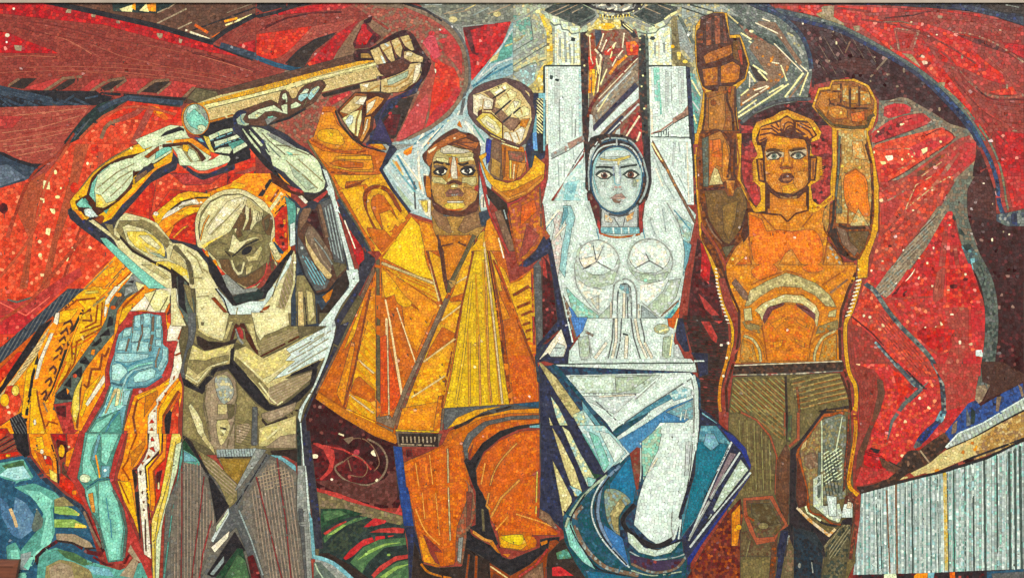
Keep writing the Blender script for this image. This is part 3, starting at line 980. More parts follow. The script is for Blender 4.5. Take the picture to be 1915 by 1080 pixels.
run('''
@O raised_arm/glow
@T 0 540 4
p RT | 970,165 1240,175 1260,330 1250,390 1340,385 1310,480 1300,570 1280,660 1200,720 1010,800 960,960 920,1080 600,1080 790,730 790,600 850,400 890,280 940,220
@O raised_arm
p BLM | 820,620 830,560 860,480 870,410 890,340 940,290 990,285 1005,200 1060,190 1070,185 1130,180 1145,190 1210,195 1225,330 1225,420 1265,440 1265,540 1220,640 1120,720 1000,745 960,830 930,1080 650,1080 760,900 830,720
@O raised_arm/hand
p BL | 1010,200 1055,192 1058,300 1008,280
p BL | 1075,185 1130,180 1135,272 1080,272
p BL | 1170,200 1208,200 1210,290 1170,285
p BL | 1070,285 1130,280 1130,370 1075,380
p BL | 1168,300 1212,298 1210,370 1170,360
p BL | 1000,310 1055,310 1050,390 985,400
p BL | 930,305 990,290 980,350 915,370
p BL | 895,390 960,370 950,460 880,460
p BL | 990,410 1060,390 1120,400 1110,470 990,480
p BL | 1165,380 1215,380 1210,430 1165,430
p BL | 865,480 1000,480 1120,490 1110,520 960,550 860,540
l TP 15 | 970,370 945,470
l TP 15 | 1065,200 1068,330 1045,400 1030,470
l TP 22 | 1150,200 1145,330 1125,470
l GB 14 | 1200,440 1170,540 1170,590
l TP 10 | 1000,230 995,330
p BL | 1220,440 1260,450 1258,530 1200,620 1180,590 1215,520
p b8e0d8*2,a8d2d0 | 840,570 900,550 950,600 960,620 900,690 840,680
l BLD 10 | 870,540 960,580 965,640 900,700
p b8e8e0*3,acdcd8 | 1000,660 1040,620 1140,590 1170,610 1160,660 1090,690 1010,700
lc BLD 12 | 950,710 980,650 1060,590 1150,570
l BL 18 | 920,740 950,660 1000,610 1150,570
lc BLD 9 | 960,580 1040,540 1150,510
l TQ 12 | 960,610 1040,570 1150,550
l BLD 14 | 830,700 900,720 960,740 1100,730 1220,650
@O raised_arm/forearm
p BL,TQ | 830,730 990,750 960,850 900,900 760,960 790,870
p SK | 860,740 890,740 800,930 780,940
p CR | 880,740 910,745 890,870 860,880
l BLD 8 | 855,735 770,930
l GB 8 | 920,750 900,870
p BL | 930,760 990,755 950,870 920,870
p TQD | 650,1080 700,980 900,900 920,1080 660,1080
p TQ | 720,1000 860,920 820,1000 740,1080 670,1080
l BLD 14 | 900,910 830,1000 790,1080
l GN 16 | 830,720 780,860 720,960 650,1080
l GN 16 | 990,760 960,860 940,960 920,1080
@T 0 810 4
p TQD | 640,-10 920,-10 860,160 820,330 880,480 940,600 960,720 940,860 930,950 810,965 790,880 750,780 690,600 640,480 640,420 580,330 600,240
p TQ | 660,0 750,0 700,100 680,200 740,330 700,360 620,300 620,200
p TQ | 760,0 900,0 840,140 800,240 760,210
l BLM 26 | 750,10 720,120 700,200
l OR 12 | 720,160 740,260 750,330
p BLM | 760,240 830,240 820,330 760,330
o MG | 640,335 42,34
o WT | 790,275 12,12
l BLN 8 | 830,340 740,345 660,400
@O raised_arm/upper_arm
p TQ | 740,360 820,345 870,460 910,600 930,720 910,850 910,940 820,955 790,820 750,680 740,560
p TQ | 640,430 720,380 740,560 740,600 700,590 660,520
p COL | 660,450 700,440 720,590 690,590
l TQD 7 | 770,500 830,540
l TQD 7 | 790,560 840,590
l TQD 7 | 790,640 860,680
l TQD 7 | 800,720 870,740
l BLD 7 | 800,480 820,640
l BLD 7 | 830,640 840,780
l GN 20 | 690,600 740,690 780,860
l GN 22 | 850,420 920,560 950,720 930,930
@O flames
p OR | 960,0 1110,0 1110,100 1030,240 1000,260 1010,380 1040,640 1060,810 1000,640 930,480 880,320 920,200
l RU 12 | 1030,0 980,120 960,200 920,260 970,340
l RU 12 | 890,345 980,345
p Y | 880,350 980,360 1000,460 1040,700 1060,800 1000,640 930,500
l RU 10 | 900,360 940,450 970,520
p CO | 980,150 1090,40 1090,90 1030,200 990,260
p KB | 990,270 1030,260 1030,400 1010,420
p K | 1010,440 1040,430 1060,780 1050,820 1030,640
p WC | 1120,0 1190,0 1200,120 1090,240 1100,440 1110,600 1140,940 1080,900 1060,650 1040,440 1030,260 1080,190 1110,120
p RO | 1140,15 1165,60 1125,60
p RO | 1150,95 1170,145 1115,110
p RU | 1110,155 1135,175 1100,195
p RU | 1060,215 1085,210 1070,235
o BR | 1055,290 10,22
o BR | 1070,440 8,14
o BR | 1078,510 10,10
o BR | 1080,570 9,9
l BR 12 | 1090,640 1095,880
p Y | 1195,0 1220,0 1220,120 1110,260 1130,560 1140,700 1120,600 1100,420 1090,240 1200,150
p OR | 1225,0 1250,0 1240,180 1150,280 1170,520 1150,600 1130,560 1115,270 1220,140
p RO | 1250,0 1290,0 1280,160 1240,280 1200,470 1160,560 1170,400 1160,270 1240,180
l K 10 | 1220,0 1215,120 1090,245 1120,560 1140,800
l RU 10 | 1245,180 1150,280 1170,500
p DR2 | 1170,290 1220,270 1200,370 1175,390
o CR | 1190,390 10,30
@O bent_man/outline
p YL | 1290,0 1365,0 1330,270 1230,580 1200,820 1195,1080 1145,1080 1135,740 1140,640 1200,480 1230,320
l OD 5 | 1320,60 1270,330 1190,600 1160,820 1165,1080
p MG | 1320,80 1365,60 1330,280 1240,580 1215,700 1195,1080 1165,1080 1170,800 1260,450
''')
run('''
@O dark_banner
@Z 7
@T 580 680 4
p DR | -100,100 60,200 660,560 660,620 730,1075 0,1080 -60,600
p DR2 | 0,600 200,600 460,750 560,850 400,900 200,860 60,880 0,860
p RT | 0,585 60,590 180,640 190,700 170,800 90,870 60,870 130,800 150,740 100,640
l RT 14 | 100,610 250,640 400,720 460,790
lc TP 15 | 430,560 520,610 575,700 565,800 500,880 420,905 300,885 220,830 190,770 250,730
l BRL 8 | 280,700 310,800
p 5a3430*2,6a403c,44241f*2 | 40,880 240,860 420,920 560,860 640,760 660,1000 600,1060 400,1030 200,960
o SKL | 165,862 10,10
o SKL | 500,868 12,12
o SKL | 40,690 24,18
l SKL 12 | 215,520 255,535
p SKL | 450,660 480,640 495,690 470,685
p TP | 250,560 320,540 330,560 290,600
o a04048 | 350,660 24,24
lc BRL 6 | 300,560 400,560 480,630 520,740 480,800
lc BRL 6 | 240,740 340,680 430,760 400,840 300,830
@O leaves
@T 580 810 4
p OD | 40,430 700,610 710,1080 40,1080
p RT | 45,405 200,440 440,530 640,590 690,500 700,615 560,580 300,510 45,430
p KG | 80,560 700,660 760,1080 60,1080
p OLD*1,OD*2,TP | 60,440 300,510 690,620 700,690 480,640 300,590 70,540
p GRD | 80,600 100,560 260,560 400,600 240,640 140,690 80,740
p GR | 100,580 220,570 280,600 110,660
p RT | 100,745 200,680 300,640 240,690 120,760
p GR | 100,770 200,700 340,630 460,615 400,640 260,690 180,750 110,820
p GRL | 130,760 260,670 360,635 280,680 180,750 
p KG*2,3a4434 | 120,860 200,760 330,670 460,625 420,740 320,820 250,920
p RV | 400,700 480,630 580,650 560,670 450,700
p RT | 440,740 520,710 640,700 710,710 700,745 580,740
p RV | 250,930 300,870 400,790 500,765 640,760 500,800 400,840 330,910 270,945
p GR | 300,960 400,850 520,790 720,775 720,830 560,850 440,960 390,1040
p GRL | 350,950 440,870 560,820 700,810 560,840 440,900
p GR | 340,980 420,930 400,1010
o GRL | 590,905 14,10
p RT | 440,1080 520,990 640,915 750,900 740,930 640,950 520,1040 480,1080
p GR | 480,1080 560,1010 660,955 760,940 760,1080
p GRL | 520,1070 640,990 760,970 660,1010 560,1080
p KB | 40,900 140,890 300,980 440,1080 300,1080 180,960
p GYL | 40,925 100,930 190,970 300,1080 40,1080
p GN | 30,960 80,960 200,1080 30,1080
l GM 10 | 40,970 60,1020 100,1080
lc BLM 30 | 30,920 110,940 200,985 320,1090
''')
run('''
@O sunrays
@Z 6
@T 960 0 4
p GYL*2,OL,GM | 0,15 1720,15 1520,120 1480,1080 0,1080
p TQD*2,GM*2,GYL*2 | 0,120 120,120 150,300 0,400
p GM*2,WGD,GYL | 0,170 60,250 150,320 240,300 0,480
p OLD*2,GM,OL | 60,300 0,330 0,290 100,260
p GM*2,OL,GYL | 30,60 130,20 240,60 160,130 60,130
l GYL 10 | 0,170 100,120 190,60
l GN 6 | 130,130 150,300 0,390
l GYL 24 | 0,450 240,300
l GN 7 | 0,500 150,400 270,330
p OL*2,GM | 0,520 150,430 250,400 250,450 0,530
l GN 7 | 0,545 130,480 250,450
p WGD*2,GYL,BL | 0,560 100,500 180,480 150,620 100,660
p OL*3,YL,OLD | 90,690 170,600 240,640 240,760 180,780
p Y*2,YL*3,OL*3,OLD | 180,80 250,130 290,210 300,480 240,500 220,620 230,860 180,1080 160,1060 190,640 170,600 200,520 250,450 250,250
o CR | 185,92 20,16
o CR | 262,360 14,14
o CR | 200,600 20,20
o CR | 215,630 14,14
p K | 180,830 230,830 230,1080 180,1080
@Z 4
h CR 8 18 45 | 180,780 230,780 230,1030 175,1060
@Z 6
p BLM*2,6a9cd0 | 130,900 180,860 180,1080 100,1080
p OL*2,GYL*2,GN | 1180,60 1500,40 1360,200 1370,600 1300,500 1190,260
p GYL*2,WGD | 1210,150 1260,160 1350,400 1340,460 1210,300
l K 10 | 1230,120 1320,280
l GN 24 | 1240,130 1350,330
p OLD*2,OD | 1180,120 1220,120 1250,400 1340,500 1300,520 1190,490
o Y | 1192,352 16,14
p YL | 1220,390 1255,395 1250,450 1230,450
o YL | 1285,465 20,14
l OL 10 | 1260,100 1500,60
l GYL 16 | 1280,140 1400,80
p TQD*2,BLM,GYL | 1310,540 1360,560 1400,740 1370,1080 1340,1080
l CR 12 | 1320,580 1400,720
l WG 10 | 1340,760 1390,830
l CR 12 | 1350,860 1370,930
p N | 1290,500 1320,510 1360,1080 1320,1080
p K | 1290,500 1330,1080 1310,1080 1280,520
@O column1
p WT | 235,500 510,500 520,1080 235,1080
p WT*2,CR | 310,200 380,180 490,240 500,490 310,490
l a0aaa4*2,8e9a96 16 | 350,280 350,440
l a0aaa4*2,8e9a96 16 | 385,240 395,470
l a0aaa4*2,8e9a96 12 | 420,330 430,480
l a0aaa4*2,8e9a96 10 | 455,310 455,480
l WC 10 | 330,240 330,480
p KG | 435,280 465,290 460,315 430,310
l KG 10 | 230,495 520,497
l KG 14 | 230,500 240,1080
l WC 14 | 255,510 255,1080
l b8c4be*2,c4cec8 40 | 330,510 330,800
l BL*1,WG 20 | 500,510 500,1080
l a0aaa4*2,8e9a96 8 | 345,750 348,1080
l a0aaa4*2,8e9a96 7 | 440,800 440,1080
l a0aaa4*2,8e9a96 8 | 465,890 465,1080
p KG | 275,565 300,570 295,600 275,595
p KG | 310,590 345,595 340,615 315,610
@O column2
p WT | 1000,500 1190,500 1290,500 1320,1080 1020,1080
p WT*2,CR | 1000,240 1170,200 1185,490 1000,490
l KG 10 | 1000,498 1190,496
l TQ*2,WG 44 | 1070,510 1080,760
l TQ 12 | 1100,740 1105,860
l b8c4be*2,c4cec8 30 | 1150,520 1150,800
l WC 16 | 1020,520 1040,1000
l b8c4be*2,c4cec8 40 | 1250,510 1260,780
l a0aaa4*2,8e9a96 8 | 1180,510 1185,760
o KG | 1042,290 20,14
l a0aaa4*2,8e9a96 12 | 1060,320 1060,420
l a0aaa4*2,8e9a96 12 | 1130,320 1130,400
l WC 10 | 1090,300 1090,460
p PK*2,BRL | 1190,890 1270,840 1305,790 1310,860 1200,930
l PK 12 | 1200,910 1100,980 1030,1005
l KG 6 | 1030,1003 1120,985 1200,925 1310,865
l KG 8 | 1030,1028 1320,1030
h KG 5 18 90 | 1080,995 1170,960 1170,1025 1080,1025
l KG 8 | 1000,240 1000,490
@O dark_curtain
p K*3,BR*2,DR | 500,240 560,230 560,560 560,800 600,1000 560,1080 520,1080
p KG*2,K*2,BR | 940,270 990,270 1010,700 1015,1080 970,1080 940,700
o CR | 947,290 10,8
o CR | 960,650 8,8
o CR | 980,815 10,8
o CR | 970,570 7,7
o CR | 948,375 7,7
o CR | 532,495 7,7
p GN*2,KG | 985,270 1010,280 1025,1080 1010,1080 995,600
p BRL*2,TP*2,RB | 555,240 600,225 920,225 940,300 940,640 960,1000 970,1080 560,1080 600,1000 570,820
p RU*2,RO | 560,260 600,250 620,440 600,500 565,500
p NG | 610,230 680,235 620,360
p RO*3,ORD | 680,390 760,330 720,420 680,420
p RO*3,OR | 840,320 910,310 940,350 930,420 850,420
p RO | 560,430 620,420 620,480 570,560
p RO | 720,440 770,420 740,470
l RU 14 | 700,240 620,370
l RU 14 | 770,250 740,310
l RB 16 | 720,280 680,360
l SKL 9 | 675,255 645,360
l SKL 9 | 700,300 660,390
l SKL 9 | 770,320 705,390
l SKL 9 | 830,250 815,370
l CR 9 | 760,330 725,440
l RB 40 | 740,390 820,380
l SKL 9 | 820,380 770,440 740,500
l SKL 8 | 570,270 580,440 600,490
l SKL 16 | 610,370 660,430 640,520
l K 6 | 630,370 680,430 650,620
l CR 10 | 620,440 640,560
l OR 20 | 850,420 770,490
l CAO 22 | 790,460 720,560
l OR 20 | 580,520 570,700
l Y 20 | 600,520 600,700
l YL 10 | 625,530 600,720
l CR 8 | 655,500 630,700
l TP 24 | 690,470 660,640
l CR 10 | 700,520 650,640
l DR2*2,RU 24 | 930,420 760,560 640,700 580,800 560,880
l SKL 6 | 930,440 640,740
p GB*1,GYL*2,TP*2 | 930,470 940,640 640,960 580,960 600,820 700,700
l GYL 12 | 920,480 640,780
l GB 12 | 920,540 640,840
l WG 8 | 880,540 620,800
l CR 8 | 720,700 630,840
l TP 16 | 930,600 660,880
p N*2,3c3448 | 910,620 940,650 740,840 600,1000 580,960
p WG*2,WT | 940,650 940,740 700,950 580,1080 560,1060 570,900 590,840 600,990
l WT 26 | 930,680 620,990
l WG 18 | 580,860 575,1040
p DR2*2,7a2a3c*2 | 890,800 940,760 800,900 760,940
l N 20 | 820,870 660,1040
l WG 14 | 940,780 680,1040
l N 12 | 800,930 690,1040
p RT*2,DR2 | 940,830 960,860 965,1080 820,1060 880,900
l RB 26 | 940,800 800,1000
l SKL 14 | 945,870 840,1030
l SKL 16 | 950,990 920,1070
p 6a4a8a*0,WG | 770,980 800,960 800,1030 750,1040
p CR*3,YL*3,OD*2 | 640,130 700,150 790,150 820,180 790,220 700,235 600,220 560,280 540,260 600,180
o Y | 700,200 60,24
o CR | 680,187 8,8
o CR | 648,210 10,10
o CR | 570,210 12,10
o CR | 575,272 10,8
p K | 800,150 850,180 900,230 930,280 900,290 860,240 810,200
@Z 4
h CR 6 16 40 | 810,160 850,180 900,230 890,250 830,210
@Z 6
l KB 14 | 630,110 720,130 880,115
@Z 5
h YL 8 22 90 | 630,105 720,125 880,110 880,130 720,150 640,135
@Z 6
@O emblem
p K | 480,18 980,18 960,60 900,90 800,105 700,95 600,70
p GYL | 550,20 930,20 900,70 800,90 700,80 620,60
l KB 10 | 600,20 610,50 760,85
p WC | 620,60 700,40 660,30
p WC | 600,35 680,30 640,22
p WC | 680,70 760,60 720,80
p KB | 690,30 720,28 740,60 700,50
p WC | 740,30 780,50 780,80 750,85 770,60
p KB | 790,30 830,28 820,60
p WC | 810,75 880,45 860,75 820,90
p WC | 850,30 900,25 880,50
p GB | 790,60 840,40 810,70
l KB 10 | 905,20 895,60
l KB 8 | 985,20 950,70 860,110 760,110
o CR | 942,70 8,7
o CR | 962,40 7,6
o CR | 900,90 8,7
o CR | 862,105 7,7
o CR | 822,115 7,7
o CR | 785,120 7,7
o CR | 745,122 7,7
o CR | 705,120 7,7
o CR | 668,115 7,7
@O capital
p KG*2,4a4e48 | 230,80 300,40 490,25 560,60 610,90 620,120 580,160 500,200 380,150 280,110
l GB 6 | 260,110 420,40
l GB 6 | 440,100 520,60
l GB 5 | 310,120 480,40
l GN 12 | 480,180 620,110
l GY 14 | 500,210 610,140
p GM | 230,100 260,100 280,150 240,140
p MG | 270,120 340,130 350,180 310,190 280,170
p WT | 290,140 330,150 330,175 300,170
p MG | 355,160 410,170 410,230 370,220
p WT | 370,180 405,185 400,210 375,210
p MG | 420,200 500,200 490,240 450,250 425,240
p WT | 430,210 490,215 470,235 440,235
p GM | 510,215 560,190 550,240 490,250
lc GN 8 | 280,170 310,195 350,185 370,225 410,230 440,258 500,245
p KG*2,4a4e48 | 900,110 1000,50 1100,30 1240,60 1200,110 1060,190 960,150
l GB 6 | 980,60 1100,110
l GB 6 | 1080,40 1180,80
l GYL 14 | 850,130 1030,210
l GN 12 | 880,115 1060,200
p GM | 930,210 980,240 1000,250 950,245
p MG | 1010,210 1050,200 1080,220 1070,245 1020,250
p MG | 1060,190 1120,160 1140,190 1100,210
p WT | 1080,190 1110,175 1120,190 1090,205
l CR 12 | 1130,150 1170,120
lc GN 8 | 930,240 990,255 1060,250 1090,220 1140,195 1190,130
p CR | 1170,110 1220,85 1230,100 1180,130
''')
run('''
@O sunrays
@Z 6
@T 1275 0 4
p GN*3,GY*2,GYL | 60,20 470,20 740,140 860,240 930,340 970,480 975,560 940,740 700,800 420,900 380,400
p WGD*2,OL,GYL | 0,20 280,20 420,120 300,110 130,110 0,150
l KG 8 | 60,40 240,90
l KG 8 | 0,60 180,120
p N | 460,20 640,20 760,130 700,120 560,70
lc N*2,NG,BLN 34 | 520,30 700,100 820,190 900,280 950,400 970,520
p KG*2,GN*2 | 320,120 420,130 560,250 720,280 880,520 700,420 520,280
p RBL*1,BRL*2,TP | 410,170 530,250 640,320 620,350 500,280
p BRL*3,TP*2,CO*.5 | 560,290 700,350 820,460 780,560 700,640 440,800 440,720 640,560 560,440 500,360
p BRL*2,TP*2 | 560,160 700,170 760,260 860,420 840,420 700,260 580,190
p GYL*3,OL | 770,230 840,270 920,410 900,420 800,290
l SKL 9 | 550,175 720,255
l SKL 8 | 600,145 660,165
l SKL 8 | 690,330 900,540
l SKL 8 | 740,280 830,420
l SKL 8 | 850,460 940,540
p BRL | 760,280 900,470 880,500 740,300
l CR 12 | 440,250 520,300
o CR | 520,238 18,12
l CR 10 | 500,310 520,325
p KB | 500,480 640,580 640,610 560,610
l CR 14 | 530,490 640,560
l CR 14 | 570,530 640,605
l CR 14 | 500,540 550,615
l SKL 12 | 510,560 505,660
l SKL 12 | 670,470 730,480
l CR 12 | 740,490 785,610
l CR 14 | 420,880 640,740 800,630
l GN 22 | 440,900 660,750 820,640
l CR 12 | 420,850 560,750 
l CR 12 | 650,700 760,640
l CR 11 | 440,720 500,670 
l SKL 11 | 450,780 650,650
l SKL 11 | 540,680 640,645
l CR 12 | 770,730 910,550
l BRL 14 | 800,740 940,560
l CR 12 | 880,720 945,545
l CR 12 | 860,610 905,550
l OL 10 | 340,110 420,180
@O bare_man/halo
@Z 6.4
lc GY*2,NG 30 | 440,930 540,840 660,780 800,750 970,745
p DR*2,DR2 | 440,940 560,850 700,790 860,765 970,765 1000,820 1130,960 1120,1080 440,1080
@T 1275 250 4
p DR2*1,RT*3 | 440,-60 1130,-60 1110,480 1000,560 600,560 450,370
p DR2*2,DR | 450,0 530,0 520,80 450,110
p RT*3,RV | 480,390 560,380 590,480 580,560 500,500
''')
